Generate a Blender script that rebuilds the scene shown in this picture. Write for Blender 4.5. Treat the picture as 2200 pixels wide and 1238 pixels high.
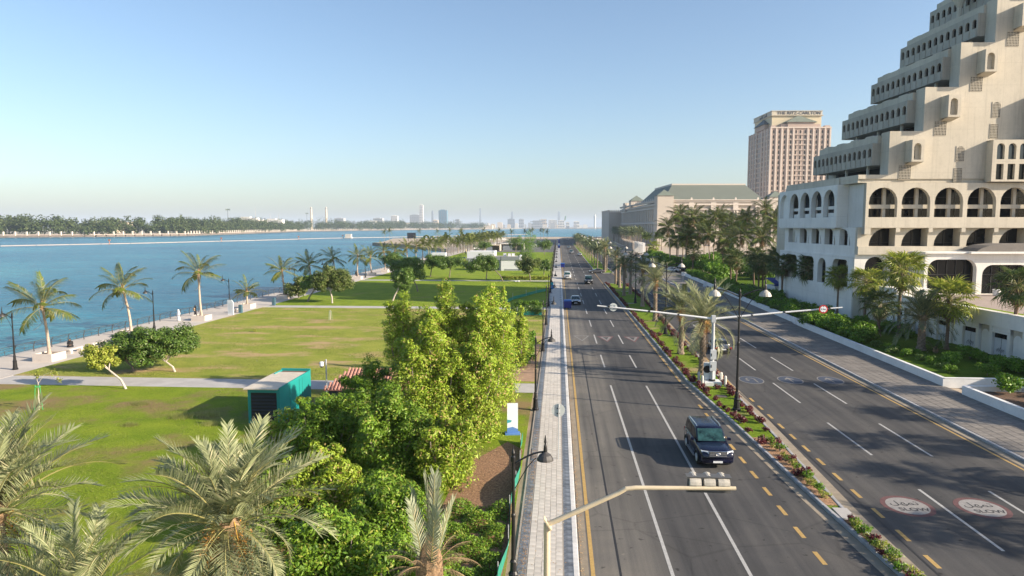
import bpy, math, random
import numpy as np
from mathutils import Vector, Matrix
PI = math.pi; R = math.radians
for o in list(bpy.data.objects): bpy.data.objects.remove(o)
scene = bpy.context.scene
COL = scene.collection
# ---------------------------------------------------------------- camera
cam_d = bpy.data.cameras.new('camera'); cam = bpy.data.objects.new('camera', cam_d); COL.objects.link(cam)
cam_d.sensor_width = 36.0; cam_d.lens = 24.006; cam_d.clip_start = 0.3; cam_d.clip_end = 60000
cam.location = (0, 0, 14.0); cam.rotation_euler = (R(90 - 5.1416), 0, R(3.884))
scene.camera = cam
# ---------------------------------------------------------------- world, sun, exposure
SUN_EL, SUN_AZ = 22.5, 105.0          # azimuth clockwise from +Y: the sun stands to the right, a little behind the camera
w = bpy.data.worlds.new('World'); scene.world = w; w.use_nodes = True
nt = w.node_tree; bg = nt.nodes['Background']
sky = nt.nodes.new('ShaderNodeTexSky'); sky.sky_type = 'NISHITA'; sky.sun_disc = False
sky.sun_elevation = R(SUN_EL); sky.sun_rotation = R(SUN_AZ); sky.altitude = 0
sky.air_density = 1.0; sky.dust_density = 1.4; sky.ozone_density = 2.3
nt.links.new(sky.outputs[0], bg.inputs[0]); bg.inputs[1].default_value = 0.102
sd = bpy.data.lights.new('sun', 'SUN'); sun = bpy.data.objects.new('sun', sd); COL.objects.link(sun)
sd.energy = 5.0; sd.angle = R(0.5); sd.color = (1.0, 0.86, 0.68)
a = R(SUN_AZ); e = R(SUN_EL)
to_sun = Vector((math.sin(a) * math.cos(e), math.cos(a) * math.cos(e), math.sin(e)))
sun.rotation_euler = to_sun.to_track_quat('Z', 'Y').to_euler()
vs = scene.view_settings; vs.view_transform = 'Standard'; vs.look = 'None'; vs.exposure = 1.02; vs.gamma = 1.0
vs.use_curve_mapping = False
scene.cycles.max_bounces = 6; scene.cycles.transparent_max_bounces = 6
scene.cycles.volume_bounces = 1

# ---------------------------------------------------------------- helpers
rng = np.random.default_rng(7)
MATS = {}
def nodes_of(name):
    m = bpy.data.materials.new(name); m.use_nodes = True
    t = m.node_tree; b = t.nodes['Principled BSDF']
    return m, t, b
def N(t, kind, **kw):
    n = t.nodes.new(kind)
    for k, v in kw.items(): setattr(n, k, v)
    return n
def noise(t, scale, detail=4, rough=.6, vec=None, dim='3D'):
    n = t.nodes.new('ShaderNodeTexNoise'); n.noise_dimensions = dim
    n.inputs['Scale'].default_value = scale; n.inputs['Detail'].default_value = detail; n.inputs['Roughness'].default_value = rough
    if vec is not None: t.links.new(vec, n.inputs['Vector'])
    return n
def ramp(t, fac, stops):
    r = t.nodes.new('ShaderNodeValToRGB'); el = r.color_ramp.elements
    while len(el) < len(stops): el.new(0.5)
    for q, (p, c) in zip(el, stops):
        q.position = p; q.color = (*c, 1) if len(c) == 3 else c
    t.links.new(fac, r.inputs[0]); return r
def mixc(t, fac, a, b, mode='MIX'):
    m = t.nodes.new('ShaderNodeMix'); m.data_type = 'RGBA'; m.blend_type = mode
    for sock, v in ((m.inputs[0], fac), (m.inputs[6], a), (m.inputs[7], b)):
        if hasattr(v, 'links'): t.links.new(v, sock)
        elif isinstance(v, (int, float)): sock.default_value = v
        else: sock.default_value = (*v, 1)
    return m.outputs[2]
def bumpn(t, b, h, strength=.3, dist=.02):
    n = t.nodes.new('ShaderNodeBump'); n.inputs['Strength'].default_value = strength; n.inputs['Distance'].default_value = dist
    t.links.new(h, n.inputs['Height']); t.links.new(n.outputs[0], b.inputs['Normal'])
def dark(c, k): return tuple(max(0, min(1, x * k)) for x in c)
def mat(name, c, rough=.7, var=.18, scale=2.0, c2=None, metal=0, bump=0, bscale=30, spec=.5, dist=.01, wear=0.0, coat=0):
    """plain surface: two-tone noise, fine relief, a little grime, a little difference from object to object"""
    if name in MATS: return MATS[name]
    m, t, b = nodes_of(name)
    tc = N(t, 'ShaderNodeTexCoord'); oi = N(t, 'ShaderNodeObjectInfo')
    n1 = noise(t, scale, 5, .65, tc.outputs['Object'])
    r1 = ramp(t, n1.outputs[0], [(.3, dark(c, 1 - var)), (.7, c2 or dark(c, 1 + var * .6))])
    col = r1.outputs[0]
    mr = N(t, 'ShaderNodeMapRange'); t.links.new(oi.outputs['Random'], mr.inputs[0]); mr.inputs[3].default_value = 1 - var * .5; mr.inputs[4].default_value = 1 + var * .25
    hv = N(t, 'ShaderNodeHueSaturation'); t.links.new(mr.outputs[0], hv.inputs['Value']); t.links.new(col, hv.inputs['Color']); col = hv.outputs[0]
    if wear:
        n2 = noise(t, scale * 4.3, 6, .75, tc.outputs['Object'])
        r2 = ramp(t, n2.outputs[0], [(.45, (0, 0, 0)), (.75, (wear, wear, wear))])
        col = mixc(t, r2.outputs[0], col, dark(c, .35))
    t.links.new(col, b.inputs['Base Color'])
    b.inputs['Roughness'].default_value = rough; b.inputs['Metallic'].default_value = metal; b.inputs['Specular IOR Level'].default_value = spec
    if coat: b.inputs['Coat Weight'].default_value = coat; b.inputs['Coat Roughness'].default_value = .04
    if bump:
        n3 = noise(t, bscale, 4, .7, tc.outputs['Object']); bumpn(t, b, n3.outputs[0], bump, dist)
    MATS[name] = m; return m
def foliage(name, c1, c2, c3=None, trans=.3, rough=.55):
    """leaves: colour differs from leaf to leaf and plant to plant, some light passes through"""
    if name in MATS: return MATS[name]
    m, t, b = nodes_of(name)
    g = N(t, 'ShaderNodeNewGeometry'); oi = N(t, 'ShaderNodeObjectInfo'); tc = N(t, 'ShaderNodeTexCoord')
    stops = [(0, c1), (.6, c2)] + ([(.86, c2), (.92, c3)] if c3 else [])
    r1 = ramp(t, g.outputs['Random Per Island'], stops)
    n1 = noise(t, .55, 3, .6, tc.outputs['Object'])
    mr = N(t, 'ShaderNodeMapRange'); t.links.new(n1.outputs[0], mr.inputs[0]); mr.inputs[1].default_value = .3; mr.inputs[2].default_value = .7; mr.inputs[3].default_value = .8; mr.inputs[4].default_value = 1.15
    m2 = N(t, 'ShaderNodeMapRange'); t.links.new(oi.outputs['Random'], m2.inputs[0]); m2.inputs[3].default_value = .85; m2.inputs[4].default_value = 1.12
    mu = N(t, 'ShaderNodeMath', operation='MULTIPLY'); t.links.new(mr.outputs[0], mu.inputs[0]); t.links.new(m2.outputs[0], mu.inputs[1])
    hv = N(t, 'ShaderNodeHueSaturation'); t.links.new(mu.outputs[0], hv.inputs['Value']); t.links.new(r1.outputs[0], hv.inputs['Color'])
    t.links.new(hv.outputs[0], b.inputs['Base Color']); b.inputs['Roughness'].default_value = rough; b.inputs['Specular IOR Level'].default_value = .35
    tr = N(t, 'ShaderNodeBsdfTranslucent'); br = mixc(t, .5, hv.outputs[0], (.9, 1, .2), 'MULTIPLY'); t.links.new(hv.outputs[0], tr.inputs[0])
    mx = N(t, 'ShaderNodeMixShader'); mx.inputs[0].default_value = trans
    t.links.new(b.outputs[0], mx.inputs[1]); t.links.new(tr.outputs[0], mx.inputs[2])
    t.links.new(mx.outputs[0], t.nodes['Material Output'].inputs[0])
    MATS[name] = m; return m

class MB:
    """collects faces; build() links them as ONE mesh object"""
    def __init__(s): s.v = []; s.f = []; s.m = []; s.cur = 0
    def add(s, vs, fs):
        k = len(s.v); s.v.extend([tuple(map(float, p)) for p in vs])
        for q in fs: s.f.append(tuple(k + i for i in q)); s.m.append(s.cur)
        return s
    def box(s, c, d, rz=0, taper=1.0, bevel=0):
        x, y, z = (q / 2 for q in d); tp = taper
        if bevel:
            b = bevel; pts = []
            for zz, (xx, yy) in ((-z, (x, y)), (z - b, (x, y)), (z, (x - b, y - b))):
                pts += [(-xx, -yy, zz), (xx, -yy, zz), (xx, yy, zz), (-xx, yy, zz)]
            fs = [(3, 2, 1, 0), (8, 9, 10, 11)]
            for l in (0, 4):
                for i in range(4): fs.append((l + i, l + (i + 1) % 4, l + 4 + (i + 1) % 4, l + 4 + i))
        else:
            pts = [(-x, -y, -z), (x, -y, -z), (x, y, -z), (-x, y, -z), (-x * tp, -y * tp, z), (x * tp, -y * tp, z), (x * tp, y * tp, z), (-x * tp, y * tp, z)]
            fs = [(3, 2, 1, 0), (4, 5, 6, 7), (0, 1, 5, 4), (1, 2, 6, 5), (2, 3, 7, 6), (3, 0, 4, 7)]
        ca, sa = math.cos(rz), math.sin(rz)
        return s.add([(c[0] + p[0] * ca - p[1] * sa, c[1] + p[0] * sa + p[1] * ca, c[2] + p[2]) for p in pts], fs)
    def b2(s, x0, x1, y0, y1, z0, z1): return s.box(((x0 + x1) / 2, (y0 + y1) / 2, (z0 + z1) / 2), (x1 - x0, y1 - y0, z1 - z0))
    def tube(s, pts, rad, n=8, cap=True):
        pts = [Vector(p) for p in pts]; k = len(pts)
        if not hasattr(rad, '__len__'): rad = [rad] * k
        vs = []; up = None
        for i, p in enumerate(pts):
            d = (pts[min(i + 1, k - 1)] - pts[max(i - 1, 0)]).normalized()
            if up is None: up = Vector((0, 0, 1)) if abs(d.z) < .9 else Vector((1, 0, 0))
            a_ = d.cross(up).normalized(); b_ = a_.cross(d).normalized(); up = b_
            for j in range(n):
                t = 2 * PI * j / n; vs.append(p + (a_ * math.cos(t) + b_ * math.sin(t)) * rad[i])
        fs = []
        for i in range(k - 1):
            for j in range(n):
                q = (j + 1) % n; fs.append((i * n + j, i * n + q, (i + 1) * n + q, (i + 1) * n + j))
        if cap: fs += [tuple(range(n))[::-1], tuple((k - 1) * n + j for j in range(n))]
        return s.add(vs, fs)
    def lathe(s, prof, n=16, c=(0, 0, 0)):
        vs = [(c[0] + r * math.cos(2 * PI * j / n), c[1] + r * math.sin(2 * PI * j / n), c[2] + z) for r, z in prof for j in range(n)]
        k = len(prof); fs = []
        for i in range(k - 1):
            for j in range(n):
                q = (j + 1) % n; fs.append((i * n + j, i * n + q, (i + 1) * n + q, (i + 1) * n + j))
        fs += [tuple(range(n))[::-1], tuple((k - 1) * n + j for j in range(n))]
        return s.add(vs, fs)
    def prism(s, poly, z0, z1):
        k = len(poly)
        vs = [(p[0], p[1], z0) for p in poly] + [(p[0], p[1], z1) for p in poly]
        return s.add(vs, [tuple(range(k))[::-1], tuple(range(k, 2 * k))] + [(i, (i + 1) % k, k + (i + 1) % k, k + i) for i in range(k)])
    def loft(s, rings, cap=True):
        n = len(rings[0]); vs = [p for r in rings for p in r]; fs = []
        for i in range(len(rings) - 1):
            for j in range(n):
                q = (j + 1) % n; fs.append((i * n + j, i * n + q, (i + 1) * n + q, (i + 1) * n + j))
        if cap: fs += [tuple(range(n))[::-1], tuple((len(rings) - 1) * n + j for j in range(n))]
        return s.add(vs, fs)
    def xf(s, M, start=0):
        for i in range(start, len(s.v)): s.v[i] = tuple(M @ Vector(s.v[i]))
        return s
    def mesh(s, name, mats, smooth=False):
        me = bpy.data.meshes.new(name); me.from_pydata(s.v, [], s.f)
        for q in (mats if isinstance(mats, (list, tuple)) else [mats]): me.materials.append(q)
        if len(set(s.m)) > 1: me.polygons.foreach_set('material_index', s.m)
        if smooth: me.polygons.foreach_set('use_smooth', [True] * len(s.f))
        me.update(); return me
    def build(s, name, mats, parent=None, smooth=False, **tagkw):
        return obj(name, s.mesh(name, mats, smooth), parent, **tagkw)
def obj(name, me, parent=None, loc=None, rz=None, mw=None, **kw):
    o = bpy.data.objects.new(name, me); COL.objects.link(o)
    if parent is not None: o.parent = parent
    if mw is not None: o.matrix_local = mw
    else:
        if loc is not None: o.location = loc
        if rz is not None: o.rotation_euler = (0, 0, rz)
    if kw: tag(o, **kw)
    return o
def tag(o, label=None, cat=None, group=None, kind=None):
    if label: o['label'] = label
    if cat: o['category'] = cat
    if group: o['group'] = group
    if kind: o['kind'] = kind
    return o
def thing(name, label, cat, loc=(0, 0, 0), rz=0, group=None):
    o = bpy.data.objects.new(name, None); COL.objects.link(o); o.empty_display_size = .2
    o.location = loc; o.rotation_euler = (0, 0, rz); return tag(o, label, cat, group)
def dup(root, loc, rz=0, label=None, group=None, scale=None):
    r = root.copy(); COL.objects.link(r); r.location = loc; r.rotation_euler = (0, 0, rz)
    if scale is not None: r.scale = (scale,) * 3
    if label: r['label'] = label
    if group: r['group'] = group
    for ch in root.children:
        c = ch.copy(); COL.objects.link(c); c.parent = r
        for g in ch.children:
            d = g.copy(); COL.objects.link(d); d.parent = c
    return r
def sheet(name, poly, z, m, kind='structure', parent=None, sub=None, skirt=0.0):
    """flat sheet from a polygon outline, optionally with a skirt going down"""
    b = MB(); k = len(poly); b.add([(p[0], p[1], z) for p in poly], [tuple(range(k))])
    if skirt:
        b.add([(p[0], p[1], z) for p in poly] + [(p[0], p[1], z - skirt) for p in poly], [((i + 1) % k, i, k + i, k + (i + 1) % k) for i in range(k)])
    o = b.build(name, m, parent)
    if kind and parent is None: o['kind'] = kind
    return o
def rect(x0, x1, y0, y1): return [(x0, y0), (x1, y0), (x1, y1), (x0, y1)]
def npmesh(name, V, F, mats, mi=None, smooth=False):
    """fast mesh from arrays; F is (n, k) with one k"""
    me = bpy.data.meshes.new(name); V = np.asarray(V, dtype=np.float32); F = np.asarray(F, dtype=np.int32)
    n, k = F.shape
    me.vertices.add(len(V)); me.vertices.foreach_set('co', V.ravel())
    me.loops.add(n * k); me.loops.foreach_set('vertex_index', F.ravel())
    me.polygons.add(n); me.polygons.foreach_set('loop_start', np.arange(0, n * k, k, dtype=np.int32))
    for q in (mats if isinstance(mats, (list, tuple)) else [mats]): me.materials.append(q)
    if mi is not None: me.polygons.foreach_set('material_index', np.asarray(mi, dtype=np.int32))
    if smooth: me.polygons.foreach_set('use_smooth', np.ones(n, dtype=bool))
    me.update(calc_edges=True); return me
def leaf_cloud(P, size, aspect=.5, up=.35, seed=1, fold=0.0, out=None):
    """one small pointed leaf (4 corners, kite shape) for every point of P; out biases the leaf faces outwards"""
    g = np.random.default_rng(seed); n = len(P)
    nor = g.normal(size=(n, 3)); nor[:, 2] = np.abs(nor[:, 2]) + up
    if out is not None: nor += out * 2.1
    nor /= np.linalg.norm(nor, axis=1)[:, None]
    t = g.normal(size=(n, 3)); t -= nor * np.sum(t * nor, 1)[:, None]; t /= np.linalg.norm(t, axis=1)[:, None] + 1e-9
    b = np.cross(nor, t); s = (size * g.uniform(.6, 1.35, n))[:, None]
    V = np.stack([P - t * s * .5, P + b * s * aspect * .5 + nor * s * fold, P + t * s * .55, P - b * s * aspect * .5 + nor * s * fold], 1).reshape(-1, 3)
    F = np.arange(4 * n).reshape(n, 4)
    return V, F
def lobes_points(lobes, per, seed, clump=.34, nclump=22, flat=1.0):
    """points of a crown: lobes carry sub-clumps near their surface, leaves fill the clumps, so outline and depth stay uneven"""
    g = np.random.default_rng(seed); Ps = []; Os = []
    for (cx, cy, cz, rx, ry, rz_) in lobes:
        k = nclump; d = g.normal(size=(k, 3)); d[:, 2] = d[:, 2] * .9 + .15; d /= np.linalg.norm(d, axis=1)[:, None]
        rr = g.uniform(.45, .95, k)[:, None]
        cc = np.array([cx, cy, cz]) + d * rr * np.array([rx, ry, rz_])
        cr = clump * g.uniform(.6, 1.3, k) * (rx * ry * rz_) ** (1 / 3)
        w_ = cr ** 2; cnt = g.multinomial(per, w_ / w_.sum())
        for i in range(k):
            q = g.normal(size=(cnt[i], 3)); q /= np.linalg.norm(q, axis=1)[:, None] + 1e-9
            rad = (g.uniform(.25, 1, cnt[i]) ** .45)[:, None]
            Ps.append(cc[i] + q * rad * cr[i] * np.array([1.1, 1.1, .85 * flat])); Os.append(q)
    return np.concatenate(Ps), np.concatenate(Os)
ONES = ['', 'first', 'second', 'third', 'fourth', 'fifth', 'sixth', 'seventh', 'eighth', 'ninth']; TENS = {2: 'twenty', 3: 'thirty', 4: 'forty', 5: 'fifty', 6: 'sixty', 7: 'seventy', 8: 'eighty', 9: 'ninety'}
TENTH = {2: 'twentieth', 3: 'thirtieth', 4: 'fortieth', 5: 'fiftieth', 6: 'sixtieth', 7: 'seventieth', 8: 'eightieth', 9: 'ninetieth'}
def ordw(n):
    """1 -> first, 42 -> forty-second, 117 -> one hundred and seventeenth"""
    if n > 100: return 'one hundred and ' + ordw(n - 100)
    if n == 100: return 'hundredth'
    if n <= 30: return NUM[n - 1]
    return TENTH[n // 10] if n % 10 == 0 else TENS[n // 10] + '-' + ONES[n % 10]
NUM = ['first', 'second', 'third', 'fourth', 'fifth', 'sixth', 'seventh', 'eighth', 'ninth', 'tenth', 'eleventh', 'twelfth', 'thirteenth', 'fourteenth', 'fifteenth', 'sixteenth', 'seventeenth', 'eighteenth', 'nineteenth', 'twentieth', 'twenty-first', 'twenty-second', 'twenty-third', 'twenty-fourth', 'twenty-fifth', 'twenty-sixth', 'twenty-seventh', 'twenty-eighth', 'twenty-ninth', 'thirtieth']
def text_mesh(name, s, size, mat_, depth=.0, align='CENTER', bold=0.0):
    cu = bpy.data.curves.new(name, 'FONT'); cu.body = s; cu.size = size; cu.extrude = depth; cu.align_x = align; cu.align_y = 'CENTER'; cu.offset = bold
    o = bpy.data.objects.new(name, cu); COL.objects.link(o)
    dg = bpy.context.evaluated_depsgraph_get(); me = bpy.data.meshes.new_from_object(o.evaluated_get(dg))
    bpy.data.objects.remove(o); me.name = name; me.materials.clear(); me.materials.append(mat_); return me
# ---------------------------------------------------------------- surface materials
def m_grass(name, g1, g2, dry, amount, yscale=1.0):
    m, t, b = nodes_of(name); tc = N(t, 'ShaderNodeTexCoord'); P_ = tc.outputs['Object']
    mp = N(t, 'ShaderNodeMapping'); mp.inputs['Scale'].default_value = (1, yscale, 1); t.links.new(P_, mp.inputs[0])
    n1 = noise(t, .35, 5, .6, P_); n2 = noise(t, 9, 6, .8, P_); n3 = noise(t, .13, 6, .62, mp.outputs[0]); n4 = noise(t, 45, 3, .8, P_)
    base = ramp(t, n1.outputs[0], [(.32, g1), (.68, g2)]).outputs[0]
    fine = ramp(t, n2.outputs[0], [(.3, (.5, .52, .5)), (.7, (1.38, 1.36, 1.3))]).outputs[0]
    base = mixc(t, 1.0, base, fine, 'MULTIPLY')
    fine2 = ramp(t, n4.outputs[0], [(.25, (.42, .46, .36)), (.75, (1.5, 1.48, 1.35))]).outputs[0]
    base = mixc(t, .8, base, fine2, 'MULTIPLY')
    mx = N(t, 'ShaderNodeMath', operation='MULTIPLY_ADD'); t.links.new(n2.outputs[0], mx.inputs[0]); mx.inputs[1].default_value = .22; t.links.new(n3.outputs[0], mx.inputs[2])
    f = ramp(t, mx.outputs[0], [(amount, (0, 0, 0)), (amount + .13, (.85, .85, .85))]).outputs[0]
    t.links.new(mixc(t, f, base, dry), b.inputs['Base Color']); b.inputs['Roughness'].default_value = .9; b.inputs['Specular IOR Level'].default_value = .1
    bumpn(t, b, n4.outputs[0], .9, .05); MATS[name] = m; return m
GRASS_NEAR = m_grass('grass_near', (.14, .215, .016), (.235, .30, .03), (.25, .16, .095), .60)
GRASS_DRY = m_grass('grass_dry', (.20, .25, .04), (.30, .315, .065), (.44, .30, .17), .615, 1.9)
GRASS_FAR = m_grass('grass_far', (.16, .235, .022), (.235, .305, .035), (.30, .23, .11), .70, 2.0)
GRASS_MED = m_grass('grass_median', (.12, .20, .016), (.175, .25, .024), (.38, .26, .175), .64)
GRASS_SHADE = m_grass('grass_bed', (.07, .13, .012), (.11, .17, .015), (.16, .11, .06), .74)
def m_asphalt(name, c, warm):
    m, t, b = nodes_of(name); tc = N(t, 'ShaderNodeTexCoord'); P_ = tc.outputs['Object']
    mp = N(t, 'ShaderNodeMapping'); mp.inputs['Scale'].default_value = (1.4, .035, 1); t.links.new(P_, mp.inputs[0])
    s = noise(t, 1.0, 4, .6, mp.outputs[0]); big = noise(t, .11, 5, .65, P_); f = noise(t, 16, 4, .8, P_); g = noise(t, 70, 2, .8, P_)
    c0 = ramp(t, big.outputs[0], [(.32, dark(c, .78)), (.5, c), (.7, warm)]).outputs[0]
    c1 = mixc(t, .75, c0, ramp(t, s.outputs[0], [(.3, (.58, .59, .62)), (.7, (1.4, 1.37, 1.3))]).outputs[0], 'MULTIPLY')
    c2 = mixc(t, .8, c1, ramp(t, f.outputs[0], [(.25, (.72, .72, .72)), (.75, (1.22, 1.22, 1.22))]).outputs[0], 'MULTIPLY')
    vo = N(t, 'ShaderNodeTexVoronoi', feature='DISTANCE_TO_EDGE'); vo.inputs['Scale'].default_value = .16; wv = mixc(t, .08, P_, noise(t, 1.2, 5, .7, P_).outputs['Color'], 'ADD'); t.links.new(wv, vo.inputs['Vector'])
    ck = ramp(t, vo.outputs['Distance'], [(.0, (.55, .55, .55)), (.012, (1, 1, 1))]).outputs[0]
    c2 = mixc(t, .45, c2, ck, 'MULTIPLY')
    sp = noise(t, 2.3, 3, .5, P_); c2 = mixc(t, 1.0, c2, ramp(t, sp.outputs[0], [(.27, (.45, .45, .46)), (.34, (1, 1, 1)), (.70, (1, 1, 1)), (.76, (1.35, 1.32, 1.25))]).outputs[0], 'MULTIPLY')   # drips and dusty spots
    sx = N(t, 'ShaderNodeSeparateXYZ'); t.links.new(P_, sx.inputs[0])      # the dusty kerbside lane is paler and its paving older
    wob = N(t, 'ShaderNodeMath', operation='MULTIPLY_ADD'); t.links.new(big.outputs[0], wob.inputs[0]); wob.inputs[1].default_value = 2.2; t.links.new(sx.outputs[0], wob.inputs[2])
    mr = N(t, 'ShaderNodeMapRange'); t.links.new(wob.outputs[0], mr.inputs[0]); mr.inputs[1].default_value = 4.6; mr.inputs[2].default_value = 6.4; mr.inputs[3].default_value = 1; mr.inputs[4].default_value = 0
    c2 = mixc(t, mr.outputs[0], c2, mixc(t, 1.0, c2, (1.95, 1.87, 1.7), 'MULTIPLY'))
    t.links.new(c2, b.inputs['Base Color']); b.inputs['Roughness'].default_value = .85; b.inputs['Specular IOR Level'].default_value = .25
    bumpn(t, b, g.outputs[0], .5, .01); MATS[name] = m; return m
ASPHALT = m_asphalt('asphalt', (.070, .069, .070), (.096, .091, .086))
def m_water():
    m, t, b = nodes_of('sea_water'); tc = N(t, 'ShaderNodeTexCoord'); P_ = tc.outputs['Object']
    mp = N(t, 'ShaderNodeMapping'); mp.inputs['Scale'].default_value = (.55, 1.0, 1); mp.inputs['Rotation'].default_value = (0, 0, R(24)); t.links.new(P_, mp.inputs[0])
    w1 = noise(t, .42, 6, .72, mp.outputs[0]); w2 = noise(t, .12, 3, .6, mp.outputs[0]); big = noise(t, .011, 5, .55, mp.outputs[0])
    sm = N(t, 'ShaderNodeMath', operation='MULTIPLY_ADD'); t.links.new(w2.outputs[0], sm.inputs[0]); sm.inputs[1].default_value = 1.6; t.links.new(w1.outputs[0], sm.inputs[2])
    c = ramp(t, big.outputs[0], [(.34, (.012, .10, .175)), (.52, (.02, .15, .22)), (.68, (.055, .235, .27))]).outputs[0]
    c = mixc(t, .75, c, ramp(t, w1.outputs[0], [(.32, (.42, .50, .58)), (.5, (.95, .96, .98)), (.70, (1.7, 1.6, 1.5))]).outputs[0], 'MULTIPLY')
    t.links.new(c, b.inputs['Base Color']); b.inputs['Roughness'].default_value = .25; b.inputs['IOR'].default_value = 1.33; b.inputs['Specular IOR Level'].default_value = .16
    bumpn(t, b, sm.outputs[0], 1.0, .42); return m
WATER = m_water()
SAND = mat('sand', (.42, .34, .25), .95, .2, .08, bump=.4, bscale=3)
DIRT = mat('dirt', (.25, .19, .13), .95, .3, .4, c2=(.33, .25, .17), bump=.5, bscale=12, dist=.03)
MULCH = mat('mulch', (.26, .13, .07), .95, .55, 9, c2=(.48, .28, .15), bump=.9, bscale=25, dist=.04)
CONC = mat('path_concrete', (.44, .42, .40), .85, .16, .7, bump=.2, bscale=20, wear=.12)
PROM = mat('promenade_paving', (.52, .47, .42), .85, .13, .4, bump=.2, bscale=20, wear=.10)
PAVER = mat('paver_light', (.52, .485, .44), .85, .22, 1.7, bump=.35, bscale=25, wear=.16)
JOINT = mat('paver_joint', (.26, .235, .21), .95, .25, 4)
GRANITE = mat('granite_dark', (.075, .085, .10), .42, .5, 3.0, c2=(.24, .26, .29), bump=.2, bscale=12)
EDGING = mat('edging_grit', (.36, .32, .28), .9, .3, 14, bump=.3, bscale=40)
KERBW = mat('kerb_white', (.60, .59, .575), .8, .2, 3, wear=.25)
KERBG = mat('kerb_grey', (.36, .36, .37), .85, .25, 1.6, wear=.22, bump=.3, bscale=15)
RPAVE = mat('paver_grey', (.215, .195, .175), .9, .35, .8, wear=.30, bump=.4, bscale=14)
RJOINT = mat('paver_joint_dark', (.06, .055, .05), .95, .3, 4)
GUTTER = mat('gutter_sand', (.30, .25, .185), .95, .25, 1.3, bump=.3, bscale=12, wear=.2)
WHITEP = mat('road_paint_white', (.43, .425, .41), .8, .2, 5, wear=.75)
YELLOWP = mat('road_paint_yellow', (.46, .30, .10), .8, .2, 5, wear=.6)
WALLW = mat('planter_wall_white', (.76, .755, .74), .8, .10, .6, wear=.16)
LAWN_SOIL = mat('soil', (.13, .075, .045), .95, .4, 6, bump=.6, bscale=18, dist=.03)

# ---------------------------------------------------------------- sea and land
sea = sheet('sea', rect(-13800, 13800, -570, 21400), -1.7, WATER)
land = sheet('ground', [(-59.5, -300), (-59.5, 310), (-61, 370), (-70, 426), (-98, 475), (-113, 497), (-150, 556), (-158, 575), (-165, 640), (-196, 800), (-130, 905), (-60, 930), (50, 930), (75, 1010), (85, 1300), (300, 2400), (9000, 2400), (9000, -300)], -.03, SAND, skirt=2.5)
FARG = mat('far_ground', (.30, .26, .20), .95, .25, .02)
far_pts = [(-2600, 560), (-801, 932), (-701, 989), (-623, 1109), (-701, 1547), (-785, 2020), (-797, 2129), (-647, 3147), (-382, 3746), (-250, 4700), (400, 4700), (1500, 4300), (9000, 3800), (13500, 21000), (-13500, 21000), (-9000, 560)]
sheet('far_shore_land', far_pts, 1.2, FARG, skirt=3.4)
# ---------------------------------------------------------------- road and its paint
road = sheet('road', [(.9, -60), (28.4, -60), (28.4, 760), (40, 830), (75, 890), (120, 900), (120, 925), (30, 915), (5, 870), (.9, 800)], .0, ASPHALT)
paint = {}
def dash(x, y0, y1, wd, m, name='lane_line', x1=None):
    b = MB(); x1 = x if x1 is None else x1; h = wd / 2
    b.add([(x - h, y0, .006), (x + h, y0, .006), (x1 + h, y1, .006), (x1 - h, y1, .006)], [(0, 1, 2, 3)])
    return b.build(name, m, road)
for x in (4.68, 7.81):
    dash(x, 4, 59.9, .15, WHITEP)
    y = 67.6; k = 0
    while y < 420: dash(x, y, y + 6.8, .15, WHITEP); y += 14.0
for x in (19.31, 22.89):
    y = 4.8
    while y < 300: dash(x, y, y + 7, .15, WHITEP); y += 12.5
dash(1.48, 4, 560, .17, YELLOWP, 'edge_line')
dash(26.9, 4, 400, .15, YELLOWP, 'edge_line')
dash(11.05, 61.5, 500, .13, YELLOWP, 'edge_line', 10.75)
dash(15.25, 58, 70, .16, YELLOWP, 'edge_line', 15.75); dash(15.75, 70, 400, .16, YELLOWP, 'edge_line', 17.1)
y = 6.0
while y < 54: dash(11.15, y, y + 1.15, .2, YELLOWP, 'turn_lane_dash', 11.12); y += 2.45
y = 6.0
while y < 57: dash(15.72, y, y + 1.15, .2, YELLOWP, 'turn_lane_dash'); y += 2.45
TAR = mat('tar_seam', (.022, .022, .024), .7, .3, 6)
dash(15.38, 4, 58, .10, TAR, 'tar_seam', 15.38); dash(2.55, 4, 75, .09, TAR, 'tar_seam', 2.7)
b = MB()
for (xa, ya, xb, yb, wd) in [(1.0, 4, 1.0, 300, .32)]:
    b.add([(xa, ya, .004), (xa + wd, ya, .004), (xb + wd, yb, .004), (xb, yb, .004)], [(0, 1, 2, 3)])
b.build('gutter_dust', GUTTER, road)
def ellipse(rx, ry, n=32): return [(rx * math.cos(2 * PI * i / n), ry * math.sin(2 * PI * i / n)) for i in range(n)]
RED_P = mat('road_paint_red', (.145, .066, .066), .85, .25, 4, wear=.55); BLUE_P = mat('road_paint_blue', (.052, .070, .110), .85, .25, 4, wear=.3)
FADED = mat('road_paint_faded', (.22, .21, .20), .85, .2, 5, wear=.5); WORNW = mat('road_paint_worn', (.30, .285, .27), .85, .2, 5, wear=.45); BLACK_P = mat('road_paint_black', (.03, .03, .034), .85, .3, 5)
def flat(poly, z, m, name, at_, parent=road):
    q = MB(); q.add([(at_[0] + p[0], at_[1] + p[1], z) for p in poly], [tuple(range(len(poly)))]); return q.build(name, m, parent)
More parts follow.
